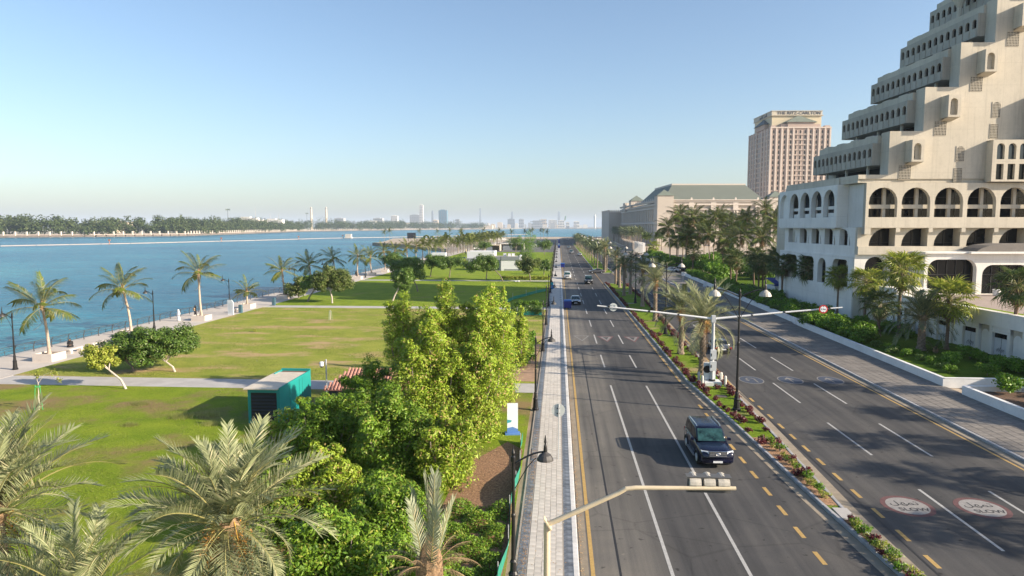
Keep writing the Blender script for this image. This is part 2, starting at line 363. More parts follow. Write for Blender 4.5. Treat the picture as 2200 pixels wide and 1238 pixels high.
for i, (cx, cy) in enumerate([(17.6, 34.5), (21.2, 34.5)]):
    d = flat(ellipse(1.22, 1.32), .006, RED_P, 'slow_marking', (cx, cy))
    q = MB(); q.add([(cx + p[0], cy + p[1], .010) for p in ellipse(.98, 1.06)], [tuple(range(32))]); q.build('white_disc', WORNW, d)
    tm = text_mesh('slow_lettering', 'SLOW', .52, BLACK_P, bold=.010); obj('slow_lettering', tm, d, mw=Matrix.Translation((cx + .12, cy - .45, .014)))
    tm = text_mesh('arabic_lettering', '\ufede\ufeec\ufee4\ufe97', .70, BLACK_P, bold=.004); obj('arabic_lettering', tm, d, mw=Matrix.Translation((cx - .05, cy + .34, .014)))
for i, (cx, cy) in enumerate([(17.7, 62.9), (21.25, 63.1), (24.9, 63.3)]):
    d = flat(ellipse(1.08, 1.6), .006, FADED, 'arrow_marking', (cx, cy))
    q = MB(); q.add([(cx + p[0], cy + p[1], .010) for p in ellipse(.99, 1.48)], [tuple(range(32))]); q.build('blue_disc', BLUE_P, d)
    if i: ar = [(-.07, -1.0), (.07, -1.0), (.07, .45), (.4, .1), (.4, .35), (0, 1.05), (-.4, .35), (-.4, .1), (-.07, .45)]
    else: ar = [(.28, -1.0), (.42, -1.0), (.42, .5), (.2, .85), (-.2, .85), (-.42, .5), (-.42, .0), (-.6, .0), (-.36, -.45), (-.1, .0), (-.28, .0), (-.28, .42), (-.12, .68), (.12, .68), (.28, .42)]
    q = MB(); q.add([(cx + p[0], cy + p[1], .014) for p in ar], [tuple(range(len(ar)))]); q.build('arrow', FADED, d)
for i, (cx, cy) in enumerate([(6.05, 85.0), (9.35, 85.0), (3.0, 85.4)]):
    m1, m2 = (RED_P, FADED) if i < 2 else (FADED, ASPHALT)
    d = flat([(-1.05, 2.1), (0, -2.2), (1.05, 2.1)], .006, m1, 'warning_triangle_marking', (cx, cy))
    q = MB(); q.add([(cx - .78, cy + 1.75, .010), (cx, cy - 1.5, .010), (cx + .78, cy + 1.75, .010)], [(0, 1, 2)]); q.build('triangle_fill', m2, d)
    q = MB(); q.add([(cx - .36, cy + 1.45, .014), (cx, cy - .55, .014), (cx + .36, cy + 1.45, .014)], [(0, 1, 2)]); q.build('triangle_centre', ASPHALT, d)
for yy in (190, 192.5, 195, 197.5):
    pass
# ---------------------------------------------------------------- left sidewalk: kerb, granite bands, pavers
SX0, SX1 = -1.72, .92
walk = sheet('sidewalk', rect(SX0, SX1, -40, 790), .118, JOINT, skirt=.2)
stone_meshes = {}
def unit(key, dx, dy, dz, m, bev=.008):
    if key not in stone_meshes: stone_meshes[key] = MB().box((0, 0, 0), (dx, dy, dz), bevel=bev).mesh(key, m)
    return stone_meshes[key]
def pavers(parent, name, x0, nx, px, y0, y1, py, gap, z, m, singles, stagger=True, thick=.05, stuffname='distant_pavers', seed=3):
    g = random.Random(seed); me = [unit('%s_%d' % (name, i), px - gap, py - gap, thick, m) for i in range(1)][0]
    far = MB(); cnt = 0; row = 0; y = y0
    while y < y1:
        for i in range(nx):
            yy = y + (py / 2 if stagger and i % 2 else 0); c = (x0 + px * (i + .5), yy + py / 2, z - thick / 2 + g.uniform(-.004, .004))
            if cnt < singles: obj(name, me, parent, loc=c); cnt += 1
            else: far.box(c, (px - gap, py - gap, thick))
        y += py; row += 1
    if far.v: tag(far.build(stuffname, m, parent), kind='stuff')
pavers(walk, 'paver', -1.20, 5, .292, 24.5, 118, .42, .012, .152, PAVER, 300)
pavers(walk, 'granite_block', -1.62, 1, .40, 24.5, 170, .55, .012, .150, GRANITE, 90, False, stuffname='distant_granite_blocks', seed=5)
pavers(walk, 'granite_block', .32, 1, .36, 24.5, 170, .55, .012, .150, GRANITE, 90, False, stuffname='distant_granite_blocks', seed=6)
far_walk = sheet('far_pavement', rect(-1.62, .68, 118.1, 790), .149, PAVER, parent=walk)
q = MB(); q.b2(-1.72, -1.63, -40, 400, .1, .147); q.b2(.265, .31, -40, 118, .1, .1495); q.b2(-1.255, -1.215, -40, 118, .1, .1495); q.build('grit_edging', EDGING, walk)
q = MB(); q.b2(-1.62, .68, -40, 24.4, .1, .148); q.build('near_pavement', PAVER, walk)
kerb = thing('kerb', None, None); kerb['kind'] = 'structure'
me = unit('kerb_white', .24, .985, .17, KERBW, .02)
for i in range(150): obj('kerb_stone', me, kerb, loc=(.80, 24 + i + .5, .07 + random.Random(i).uniform(-.004, .004)))
q = MB(); q.b2(.68, .92, 174, 780, 0, .155); q.b2(.68, .92, -40, 24, 0, .155); q.build('distant_kerb', KERBW, kerb)
# ---------------------------------------------------------------- median
def med_left(y):  return float(np.interp(y, [-40, 27.3, 34.8, 49.8, 61.5, 90, 170, 420, 760], [14.6, 13.72, 13.16, 12.38, 11.6, 11.6, 11.3, 11.3, 11.3]))
def med_right(y): return float(np.interp(y, [-40, 29, 33, 52.5, 70, 95, 127, 420, 760], [15.3, 14.22, 14.18, 14.8, 15.1, 15.5, 16.6, 16.9, 16.9]))
def med_poly(y0, y1, inset=0):
    ys = [y0] + [v for v in (27.3, 33, 34.8, 49.8, 52.5, 61.5, 70, 90, 95, 127, 170, 420) if y0 < v < y1] + [y1]
    return [(med_right(v) - inset, v) for v in ys] + [(med_left(v) + inset, v) for v in ys[::-1]]
MEDS = [(-40, 33.0), (33.0, 168.0), (206, 560)]
for (y0, y1) in MEDS:
    sheet('median_bed', [p for p in reversed(med_poly(y0, y1, .2))][::-1], .13, GRASS_MED, skirt=.15)
sheet('median_soil_strip', [(med_right(v) - .2, v) for v in (26, 33)] + [(med_left(v) + .2, v) for v in (33, 26)], .136, LAWN_SOIL)
ys_ = list(np.arange(34, 46, 1.0)); sheet('median_dry_patch', [(med_right(v) - .22, v) for v in ys_] + [(med_left(v) + .22, v) for v in ys_[::-1]], .137, MULCH)
mk = thing('median_kerb', None, None); mk['kind'] = 'structure'
me = unit('kerb_grey', .2, .985, .2, KERBG, .03); cnt = 0
for fn, s in ((med_left, 1), (med_right, -1)):
    y = 5.0
    while y < 560:
        if not (168 < y < 206):
            x = fn(y + .5); sl = math.atan((fn(y + 1) - fn(y)))
            if y < 155: obj('kerb_stone', me, mk, loc=(x + s * .1, y + .5, .07 + rng.uniform(-.008, .008)), rz=-sl)
        y += 1.0
q = MB()
for fn, s in ((med_left, 1), (med_right, -1)):
    for (y0, y1) in ((155, 168), (206, 560)):
        q.add([(fn(y0), y0, 0), (fn(y0) + s * .2, y0, 0), (fn(y1) + s * .2, y1, 0), (fn(y1), y1, 0), (fn(y0), y0, .17), (fn(y0) + s * .2, y0, .17), (fn(y1) + s * .2, y1, .17), (fn(y1), y1, .17)], [(4, 5, 6, 7), (0, 4, 7, 3), (1, 2, 6, 5), (0, 1, 5, 4), (3, 7, 6, 2)])
for y in (168, 206): q.b2(11.35, 16.7, y - .1, y + .1, 0, .168)
q.build('distant_kerb', KERBG, mk)
# sandy gutters beside the median
q = MB()
for (fn, o0, o1) in ((med_left, -.55, -.02), (med_right, .02, .62)):
    ys_ = [4, 27.3, 33, 34.8, 49.8, 52.5, 61.5, 70, 90, 95, 127, 165]
    for a_, b_ in zip(ys_, ys_[1:]):
        q.add([(fn(a_) + o0, a_, .0045), (fn(a_) + o1, a_, .0045), (fn(b_) + o1, b_, .0045), (fn(b_) + o0, b_, .0045)], [(0, 1, 2, 3)])
q.build('median_gutter', GUTTER, road)
slab = MB().b2(13.55, 14.25, 32.3, 33.6, 0, .19).build('median_slab', CONC, mk)
# ---------------------------------------------------------------- right sidewalk and lawns
rw = sheet('right_sidewalk', rect(28.05, 33.75, -40, 420), .115, RJOINT, skirt=.2)
pavers(rw, 'paving_slab', 28.1, 8, .695, 39.5, 100, .70, .03, .152, RPAVE, 300, True, .05, 'distant_paving_slabs', 9)
sheet('far_right_pavement', rect(28.1, 35.9, 100.9, 420), .149, RPAVE, parent=rw)
sheet('near_right_pavement', rect(28.1, 33.7, -40, 39.4), .149, RPAVE, parent=rw)
rk = thing('right_kerb', None, None); rk['kind'] = 'structure'
me = unit('kerb_right', .24, .985, .18, KERBG, .02)
for i in range(110): obj('kerb_stone', me, rk, loc=(27.93, 36 + i + .5, .07 + rng.uniform(-.006, .006)))
q = MB(); q.b2(27.81, 28.05, 146, 420, 0, .16); q.b2(27.81, 28.05, -40, 36, 0, .16); q.build('distant_kerb', KERBG, rk)
q = MB(); q.add([(27.2, 4, .0045), (27.8, 4, .0045), (27.8, 400, .0045), (27.2, 400, .0045)], [(0, 1, 2, 3)]); q.build('right_gutter', GUTTER, road)
sheet('garden_lawn', rect(33.95, 46, 61.3, 98.4), .50, GRASS_SHADE, skirt=.5)
sheet('garden_lawn', rect(33.95, 46, 20, 57.6), .50, LAWN_SOIL, skirt=.5)
sheet('garden_lawn', [(34.3, 100.2), (60, 100.2), (60, 200), (36, 200)], .42, GRASS_SHADE, skirt=.4)
sheet('garden_lawn', [(36.3, 226), (130, 226), (130, 312), (37, 312)], .42, GRASS_SHADE, skirt=.4)
sheet('forecourt', rect(35.9, 44, 200, 226), .02, ASPHALT)
sheet('side_street', rect(28, 120, 318, 345), .01, ASPHALT)
def low_wall(label, pts, h=.85, th=.28):
    t = thing('planter_wall', label, 'wall', (pts[0][0], pts[0][1], 0))
    o0 = Vector((pts[0][0], pts[0][1], 0))
    for i in range(len(pts) - 1):
        a_, b_ = Vector((*pts[i], 0)) - o0, Vector((*pts[i + 1], 0)) - o0; d = (b_ - a_); L_ = d.length; rz = math.atan2(d.y, d.x); mid = (a_ + b_) / 2
        MB().box((mid.x, mid.y, h / 2), (L_ + (th if i else 0), th - .004 * i, h - .003 * i), rz).build('wall', WALLW, t)
        MB().box((mid.x, mid.y, h + .02), (L_ + .06, th + .05, .05 + .004 * i), rz).build('coping', WALLW, t)
    return t
low_wall('long white planter wall between the paved sidewalk and the palm bed', [(40.5, 61.0), (33.6, 61.0), (33.8, 98.2), (38.2, 98.2)])
low_wall('nearest white planter wall at the right edge of the picture', [(38, 57.9), (33.6, 57.9), (33.6, 22)])
low_wall('white planter wall further down the street behind the date palms', [(38.3, 99.9), (34.15, 99.9), (35.7, 200), (38.5, 200)])
low_wall('far white planter wall beyond the hotel entrance with cars', [(39, 226), (36.1, 226), (36.5, 308)])
# ---------------------------------------------------------------- park: lawns, paths, promenade
sheet('lawn', rect(-50.9, -2.05, -30, 56.2), .13, GRASS_NEAR, skirt=.2)
sheet('lawn', rect(-50.9, -2.05, 59.7, 113.9), .13, GRASS_DRY, skirt=.2)
sheet('lawn', rect(-50.9, -2.05, 117.2, 172.9), .13, GRASS_FAR, skirt=.2)
sheet('lawn', rect(-50.9, -2.05, 176.4, 372), .13, GRASS_FAR, skirt=.2)
for (y0, y1) in ((56.2, 59.7), (113.9, 117.2), (172.9, 176.4)):
    sheet('park_path', rect(-51.2, -1.72, y0, y1), .10, CONC, skirt=.2)
sheet('lawn_edging', rect(-2.05, -1.72, -40, 372), .09, DIRT, skirt=.1)
sheet('promenade', rect(-59.4, -50.9, -60, 330), .12, PROM, skirt=2.4)
sheet('seaside_walk', rect(-57.2, -50.9, 330, 620), .10, PROM, skirt=.5)
sheet('parking_ground', rect(-50, -2.05, 374, 700), .06, mat('parking_tarmac', (.13, .125, .12), .9, .25, .2))
sheet('paved_yard', rect(-19.1, -9.5, 43.2, 54.5), .142, mat('yard_stone', (.17, .175, .185), .6, .35, 2.2, bump=.4, bscale=6), skirt=.1)
sheet('mulch_bed', [(-5.8, 26), (-2.15, 26), (-2.15, 41.5), (-3.2, 43), (-5.6, 38)], .137, MULCH)
sheet('dirt_verge', [(-4.6, 60.5), (-2.1, 60.3), (-2.1, 80), (-3.4, 79), (-4.2, 70)], .138, mat('pink_soil', (.36, .23, .15), .95, .25, 2, bump=.5, bscale=20))
# ================================================================ plants
F_DATE = foliage('date_leaflet', (.16, .185, .085), (.33, .355, .19), (.48, .45, .27), .22, .45)
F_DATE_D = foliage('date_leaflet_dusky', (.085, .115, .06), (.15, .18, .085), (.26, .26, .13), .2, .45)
F_COCO = foliage('coconut_leaflet', (.065, .10, .016), (.165, .195, .03), (.36, .30, .08), .28, .4)
F_FAN = foliage('fan_leaf', (.15, .20, .025), (.32, .37, .05), (.52, .48, .12), .35, .4)
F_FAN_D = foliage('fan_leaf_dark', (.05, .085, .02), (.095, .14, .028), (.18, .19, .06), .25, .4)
F_DEAD = foliage('dead_leaf', (.22, .15, .085), (.36, .26, .15), None, .1, .8)
F_CONO = foliage('conocarpus_leaf', (.17, .29, .02), (.38, .50, .045), (.46, .33, .12), .26, .5)
F_CONO_D = foliage('conocarpus_leaf_deep', (.075, .165, .011), (.185, .31, .026), (.29, .30, .055), .24, .5)  # conocarpus leaf darkened in colour for the shade low in the clump
F_PARK = foliage('park_tree_leaf', (.055, .12, .02), (.13, .22, .035), (.20, .24, .08), .25, .4)
F_PARK_L = foliage('park_tree_leaf_light', (.085, .14, .03), (.17, .22, .055), (.32, .33, .14), .28, .4)
F_HEDGE = foliage('hedge_leaf', (.07, .17, .01), (.16, .30, .02), (.26, .36, .05), .32, .45)
F_RED = foliage('red_shrub_leaf', (.075, .012, .018), (.17, .028, .035), (.26, .07, .05), .2, .45)
F_YEL = foliage('yellow_green_leaf', (.22, .28, .03), (.36, .40, .06), (.45, .42, .10), .3, .5)
F_FARW = foliage('far_wood_leaf', (.035, .065, .018), (.085, .12, .03), (.13, .15, .05), .15, .7)
STEM = mat('rachis', (.30, .27, .10), .6, .2, 3); STEM_D = mat('dry_rachis', (.36, .24, .13), .8, .25, 3)
BARK_DATE = mat('date_trunk', (.22, .165, .12), .95, .35, 6, c2=(.36, .28, .21), bump=.7, bscale=14, dist=.04)
BARK_COCO = mat('coconut_trunk', (.40, .315, .25), .9, .25, 2.2, c2=(.55, .44, .35), bump=.4, bscale=8, dist=.02)
BARK_FAN = mat('fan_palm_trunk', (.17, .115, .085), .95, .35, 4, c2=(.27, .185, .135), bump=.6, bscale=12, dist=.03)
BARK = mat('bark_grey', (.25, .21, .17), .9, .3, 5, bump=.5, bscale=16, dist=.02)
BARK_W = mat('bark_whitewashed', (.55, .47, .40), .9, .25, 4, bump=.4, bscale=14)
FIBRE = mat('palm_fibre', (.25, .15, .085), .95, .4, 14, c2=(.42, .28, .16), bump=.8, bscale=30, dist=.04)
DATES = foliage('date_fruit', (.26, .10, .02), (.44, .22, .04), (.50, .30, .07), .1, .5)
DATES_R = foliage('date_fruit_ripe', (.20, .05, .012), (.36, .12, .02), None, .1, .5)

def frond_mesh(name, L_, a0, bend, n, leaf, mleaf, mstem, seed, vee=.35, droop=.35, wid=.035, phi=(68, 28), start=.16, rr=.028, twist=0., lat=0.):
    """feather leaf growing along +X from the origin; a0 start angle, bend total downward bend"""
    g = random.Random(seed); S = 14; pts = []; p = Vector((0, 0, 0)); dirs = []
    for i in range(S + 1):
        t = i / S; an = a0 - bend * (t ** 1.5); az = lat * t * t
        d = Vector((math.cos(an) * math.cos(az), math.cos(an) * math.sin(az), math.sin(an))); dirs.append(d); pts.append(p.copy()); p = p + d * (L_ / S)
    b = MB(); b.tube(pts, [rr * (1 - .85 * i / S) for i in range(S + 1)], 4); b.m = [1] * len(b.f); b.cur = 0
    for k in range(n):
        t = start + (1 - start) * (k + .5) / n; f = t * S; i = min(int(f), S - 1); pos = pts[i].lerp(pts[i + 1], f - i); d = dirs[i]
        side = Vector((0, 0, 1)).cross(d).normalized(); up = d.cross(side).normalized()
        if twist: q = Matrix.Rotation(twist * t, 3, d); side = q @ side; up = q @ up
        prof = min(1, (t - start) * 5 + .35) * (1 - max(0, t - .55) ** 1.6 * 1.5); ll = leaf * max(.25, prof)
        ph = R(phi[0] + (phi[1] - phi[0]) * t)
        for s in (-1, 1):
            l_ = ll * g.uniform(.82, 1.12); ph_ = ph + g.uniform(-.12, .12); v_ = vee + g.uniform(-.18, .18)
            dd = (d * math.cos(ph_) + side * s * math.sin(ph_) * math.cos(v_) + up * math.sin(v_) * math.sin(ph_)).normalized()
            wv = up.cross(dd).normalized() * s * wid * .5 if abs(up.dot(dd)) < .98 else d * wid * .5
            wv = (wv + d * wid * .35)
            m_ = pos + dd * l_ * .5; e_ = pos + dd * l_ + Vector((0, 0, -droop * l_))
            m_ = m_ + Vector((0, 0, -droop * l_ * .12))
            b.add([pos - wv * .6, pos + wv * .6, m_ + wv, m_ - wv, e_], [(0, 1, 2, 3), (3, 2, 4)])
    return b.mesh(name, [mleaf, mstem])
def fan_mesh(name, pet, rad, nb, mleaf, mstem, seed, droop=.4, spread=150):
    g = random.Random(seed); b = MB(); S = 6; pts = [Vector((pet * i / S, 0, .10 * pet * math.sin(i / S * 2.0))) for i in range(S + 1)]
    b.tube(pts, [.022] * 7, 4); b.m = [1] * len(b.f); c = pts[-1]
    for k in range(nb):
        an = R(-spread + 2 * spread * k / (nb - 1)); l_ = rad * (1 - .18 * abs(an) / R(spread)) * g.uniform(.9, 1.08); da = R(spread) / nb * .95
        d = Vector((math.cos(an), math.sin(an), .12 + g.uniform(-.08, .08))); d1 = Vector((math.cos(an - da), math.sin(an - da), d.z + .05)); d2 = Vector((math.cos(an + da), math.sin(an + da), d.z + .05))
        m1 = c + d1 * l_ * .40; m2 = c + d2 * l_ * .40; mm = c + d * l_ * .42 - Vector((0, 0, .04)); e1 = c + d * l_ * .76 - Vector((0, 0, droop * l_ * .3)); e2 = c + d * l_ * 1.0 - Vector((0, 0, droop * l_ * 1.0))
        wv = (m2 - m1) * .22
        b.add([c, m1, mm, m2], [(0, 1, 2), (0, 2, 3)]); b.add([m1, mm, m2, e1 + wv, e1 - wv, e2], [(0, 1, 4), (1, 3, 4), (1, 2, 3), (4, 3, 5)])
    return b.mesh(name, [mleaf, mstem])
# shared frond meshes (each frond object uses one of these)
DATE = [frond_mesh('date_frond', 3.3, .35, bd, 48, .62, F_DATE, STEM, s, vee=.55, droop=.05, wid=.062, phi=(66, 34), lat=q, start=.1) for s, q, bd in ((1, .15, 1.0), (2, -.2, 1.3), (3, 0, .75))]
DATE_OLD = [frond_mesh('date_frond_old', 3.1, .15, 1.7, 46, .58, F_DATE, STEM, s, vee=.35, droop=.16, wid=.06, phi=(64, 34), lat=q, start=.1) for s, q in ((4, .2), (5, -.15))]
DATE_DK = [frond_mesh('date_frond_dusky', 3.2, .3, 1.2, 46, .58, F_DATE_D, STEM, s, vee=.45, droop=.10, wid=.07, phi=(64, 32), lat=q) for s, q in ((6, .2), (7, -.2))]
DATE_DEAD = [frond_mesh('date_frond_dry', 2.4, -.2, 1.0, 30, .42, F_DEAD, STEM_D, s, vee=-.1, droop=.5, wid=.035) for s in (8, 9)]
COCO = [frond_mesh('coconut_frond', 3.5, .35, bd, 50, .9, F_COCO, STEM, s, vee=-.2, droop=.42, wid=.10, phi=(72, 34), lat=q, rr=.035) for s, bd, q in ((11, .85, .25), (12, 1.15, -.2), (13, .6, .1))]
COCO_DK = [frond_mesh('coconut_frond_dark', 3.5, .35, bd, 44, .95, foliage('coconut_leaflet_dark', (.05, .085, .018), (.115, .155, .03), (.27, .24, .07), .25, .4), STEM, s, vee=-.2, droop=.42, wid=.13, phi=(72, 34), lat=q, rr=.035) for s, bd, q in ((16, .95, .25), (17, 1.2, -.2), (18, .7, .1))]
COCO_DEAD = [frond_mesh('coconut_frond_dry', 2.7, -.2, 1.2, 26, .6, F_DEAD, STEM_D, 15, vee=-.5, droop=.6, wid=.06)]
FAN = [fan_mesh('fan_frond', 1.3, 1.05, 17, F_FAN, STEM, s, dr) for s, dr in ((21, .35), (22, .55), (23, .8))]
FAN_DK = [fan_mesh('fan_frond_dark', 1.25, 1.0, 16, F_FAN_D, STEM, s, dr) for s, dr in ((24, .4), (25, .7))]
FAN_DEAD = [fan_mesh('fan_frond_dry', .8, .95, 14, F_DEAD, STEM_D, 26, 1.2, 100)]

def trunk_pts(h, lean, curve, seed, k=10):
    g = random.Random(seed); az = g.uniform(0, 2 * PI); return [Vector((lean[0] * (t ** 1.3) + curve * math.sin(t * PI) * math.cos(az), lean[1] * (t ** 1.3) + curve * math.sin(t * PI) * math.sin(az), h * t)) for t in [i / k for i in range(k + 1)]]
def scaly_trunk(h, r0, r1, lean, seed, n=12, ring=.11, amp=.16):
    k = max(6, int(h / ring)); pts = trunk_pts(h, lean, .05, seed, k); vs = []; fs = []
    for i, p in enumerate(pts):
        t = i / k; rr = r0 + (r1 - r0) * min(1, t * 1.6) + r0 * .35 * max(0, 1 - t * 9)
        for j in range(n):
            q = rr * (1 + (amp if (i + (j % 2) * 2) % 4 in (1,) else (-amp * .5 if (i + (j % 2) * 2) % 4 == 3 else 0))); a_ = 2 * PI * (j + .5 * (i % 2) * 0) / n
            vs.append((p.x + q * math.cos(a_), p.y + q * math.sin(a_), p.z))
    for i in range(k):
        for j in range(n):
            q = (j + 1) % n; fs.append((i * n + j, i * n + q, (i + 1) * n + q, (i + 1) * n + j))
    b = MB(); b.add(vs, fs); return b, pts[-1]
def ringed_trunk(h, r0, r1, lean, curve, seed, n=10):
    k = max(10, int(h / .16)); pts = trunk_pts(h, lean, curve, seed, k)
    rad = [(r0 + (r1 - r0) * min(1, i / k * 1.2) + r0 * .7 * max(0, 1 - i / k * 7) ** 2) * (1.05 if i % 2 else .97) for i in range(k + 1)]
    b = MB(); b.tube(pts, rad, n); return b, pts[-1]
def crown(root, top, fronds, n, seed, el0=82, el1=-25, sc=1.0, r=.12, name='frond', gap=0, az0=0.):
    g = random.Random(seed); out = []
    for i in range(n):
        t = (i + .5) / n; el = el0 + (el1 - el0) * t ** 1.05 + g.uniform(-8, 8); az = az0 + i * 2.39996 + g.uniform(-.25, .25)
        me = fronds[(i * 7 + seed) % len(fronds)]; s = sc * g.uniform(.86, 1.1) * (1 - .25 * max(0, .25 - t) * 4 * .6)
        mw = Matrix.Translation(top + Vector((math.cos(az) * r, math.sin(az) * r, -.25 * t))) @ Matrix.Rotation(az, 4, 'Z') @ Matrix.Rotation(-R(el) + .3, 4, 'Y') @ Matrix.Rotation(g.uniform(-.5, .5), 4, 'X') @ Matrix.Scale(s, 4)
        out.append(obj(name, me, root, mw=mw))
    return out
def fruit(root, top, n, seed, m=None, low=.9):
    g = np.random.default_rng(seed)
    for i in range(n):
        az = g.uniform(0, 2 * PI); c = np.array([math.cos(az) * .5, math.sin(az) * .5 - .1, -.5 - g.uniform(0, .5) * low])
        Pq = c + g.normal(size=(260, 3)) * np.array([.14, .14, .27]); V, F = leaf_cloud(Pq, .055, .8, 0, int(seed * 31 + i)); V = V + np.array(top)
        o = obj('date_bunch', npmesh('date_bunch', V, F, m or DATES), root); o['kind'] = 'stuff'
        b = MB(); b.tube([top + Vector((0, 0, -.1)), top + Vector((c[0] * .7, c[1] * .7, .05)), top + Vector((c[0], c[1], c[2] + .15))], .018, 5); b.build('stalk', mat('fruit_stalk', (.5, .3, .06), .6), o)
def date_palm(label, loc, h, seed, n=34, sc=1.0, group=None, dark_=False, r0=.27, fr=0, dead=3, el1=-28, lean=(0, 0), boots=True, name='date_palm'):
    t = thing(name, label, 'palm tree', loc, 0, group)
    b, top = scaly_trunk(h, r0, r0 * .82, lean, seed); b.build('trunk', BARK_DATE, t)
    q = MB(); q.lathe([(r0 * .8, -.5), (r0 * 1.35, -.2), (r0 * 1.2, .1), (r0 * .5, .35)], 10, top); q.build('crown_base', FIBRE, t)
    fl = DATE_DK if dark_ else DATE
    k = int(n * .72); crown(t, top, fl, k, seed, 84, 15, sc); crown(t, top, DATE_DK if dark_ else DATE_OLD, n - k, seed + 1, 12, el1, sc, az0=1.1)
    if dead: crown(t, top + Vector((0, 0, -.3)), DATE_DEAD, dead, seed + 2, -35, -60, sc, .2, 'dry_frond', az0=.7)
    if fr: fruit(t, top, fr, seed)
    return t
def coco_palm(label, loc, h, seed, n=17, sc=1.0, group=None, lean=(.3, 0), dead=2, dark_=False):
    t = thing('coconut_palm', label, 'palm tree', loc, 0, group)
    b, top = ringed_trunk(h, .17, .12, lean, .18, seed); b.build('trunk', BARK_COCO, t)
    q = MB(); q.lathe([(.12, -.45), (.2, -.1), (.17, .25), (.06, .6)], 8, top); q.build('crown_base', FIBRE, t)
    crown(t, top, COCO_DK if dark_ else COCO, n, seed, 86, -22, sc)
    if dead: crown(t, top + Vector((0, 0, -.15)), COCO_DEAD, dead, seed + 4, -40, -65, sc * .9, .14, 'dry_frond', az0=seed)
    return t
def fan_palm(label, loc, h, seed, n=30, sc=1.0, group=None, dark_=False, skirt=8, r0=.2, lean=(0, 0)):
    t = thing('fan_palm', label, 'palm tree', loc, 0, group)
    b, top = ringed_trunk(h, r0, r0 * .8, lean, .1, seed); b.build('trunk', BARK_FAN, t)
    crown(t, top, FAN_DK if dark_ else FAN, n, seed, 80, -38, sc, .1)
    if skirt: crown(t, top + Vector((0, 0, -.2)), FAN_DEAD, skirt, seed + 3, -50, -78, sc, .12, 'dry_frond')
    return t
def bunch_points(n, g, r, h): return g.normal(size=(n, 3)) * np.array([r, r, h])
# simple far palms: trunk and one joined crown, meshes shared
def far_crown_mesh(name, kind, n, seed, sc=1.0):
    g = random.Random(seed); V = []; Fq = MB()
    ml, ms = {'coco': (foliage('far_palm_leaflet', (.06, .09, .015), (.13, .16, .03), (.24, .21, .06), .2), STEM), 'date': (F_DATE_D, STEM), 'fan': (F_FAN_D, STEM)}[kind]
    for i in range(n):
        el = 80 + (-25 - 80) * ((i + .5) / n) ** .85 + g.uniform(-8, 8); az = i * 2.4 + g.uniform(-.3, .3)
        k0 = len(Fq.v)
        L_ = {'coco': 3.4, 'date': 3.0, 'fan': 2.0}[kind] * g.uniform(.85, 1.1); p = Vector((0, 0, 0)); an = .3; S = 7; pts = []
        for s in range(S + 1): pts.append(p.copy()); p = p + Vector((math.cos(an), 0, math.sin(an))) * L_ / S; an -= (1.4 if kind != 'fan' else .7) / S * (.5 + s / S)
        for s in range(S):
            for q in range(3):
                for sd in (-1, 1):
                    a0 = pts[s].lerp(pts[s + 1], q * .333); wd = (.8 if kind == 'coco' else .55) * (1 - .55 * s / S) * g.uniform(.8, 1.15) * (.5 if s == 0 else 1)
                    e_ = a0 + Vector((.28, sd * wd, -.28 * wd)); Fq.add([a0, a0 + Vector((.15, 0, 0)), e_], [(0, 1, 2)])
        Fq.xf(Matrix.Rotation(az, 4, 'Z') @ Matrix.Rotation(-R(el) + .3, 4, 'Y') @ Matrix.Scale(sc, 4), k0)
    return Fq.mesh(name, [ml, ms])
FARC = {k: [far_crown_mesh('far_%s_crown' % k, k, n_, s) for s in (1, 2, 3)] for k, n_ in (('coco', 17), ('date', 30), ('fan', 24))}
FART = {}
def far_palm(name, label, loc, h, kind, seed, group, sc=1.0):
    t = thing(name, label, 'palm tree', loc, seed * 1.7, group)
    if kind not in FART: FART[kind] = MB().tube([(0, 0, 0), (.05, 0, .5), (.1, .03, 1)], [.2, .15, .13], 7).mesh('far_%s_trunk' % kind, {'coco': BARK, 'date': BARK_DATE, 'fan': BARK_FAN}[kind])
    o = obj('trunk', FART[kind], t); o.scale = (1, 1, h)
    o = obj('crown', FARC[kind][seed % 3], t, loc=(.1, .03, h)); o.scale = (sc,) * 3
    return t

def branchy(b, base, pts_list, r0):
    for pts, r in pts_list: b.tube([Vector(p) for p in pts], r, 7)
def tree(label, loc, trunk, lobes, n, leaf, mleaf, seed, name='park_tree', group=None, mbark=None, clump=.34, nclump=22, cat='tree', aspect=.55, flat=1.0):
    """trunk: list of (points, radii); lobes in the tree's own coordinates"""
    t = thing(name, label, cat, loc, 0, group)
    b = MB()
    for pts, rad in trunk: b.tube(pts, rad, 7)
    cx = np.mean([[l[0], l[1], l[2]] for l in lobes], 0); top = trunk[0][0][-1]; g = random.Random(seed)
    for l in lobes:
        mid = Vector(((top[0] + l[0]) / 2 + g.uniform(-.15, .15), (top[1] + l[1]) / 2, (top[2] + l[2]) / 2 - .1)); r_ = trunk[0][1][-1]
        b.tube([top, mid, (l[0], l[1], l[2])], [r_ * .7, r_ * .5, r_ * .2], 5)
    b.build('trunk', mbark or BARK, t)
    Pq, Oq = lobes_points(lobes, n // len(lobes), seed, clump, nclump, flat)
    V, F = leaf_cloud(Pq, leaf, aspect, .3, seed, .08, Oq); obj('crown', npmesh('crown', V, F, mleaf), t)
    return t
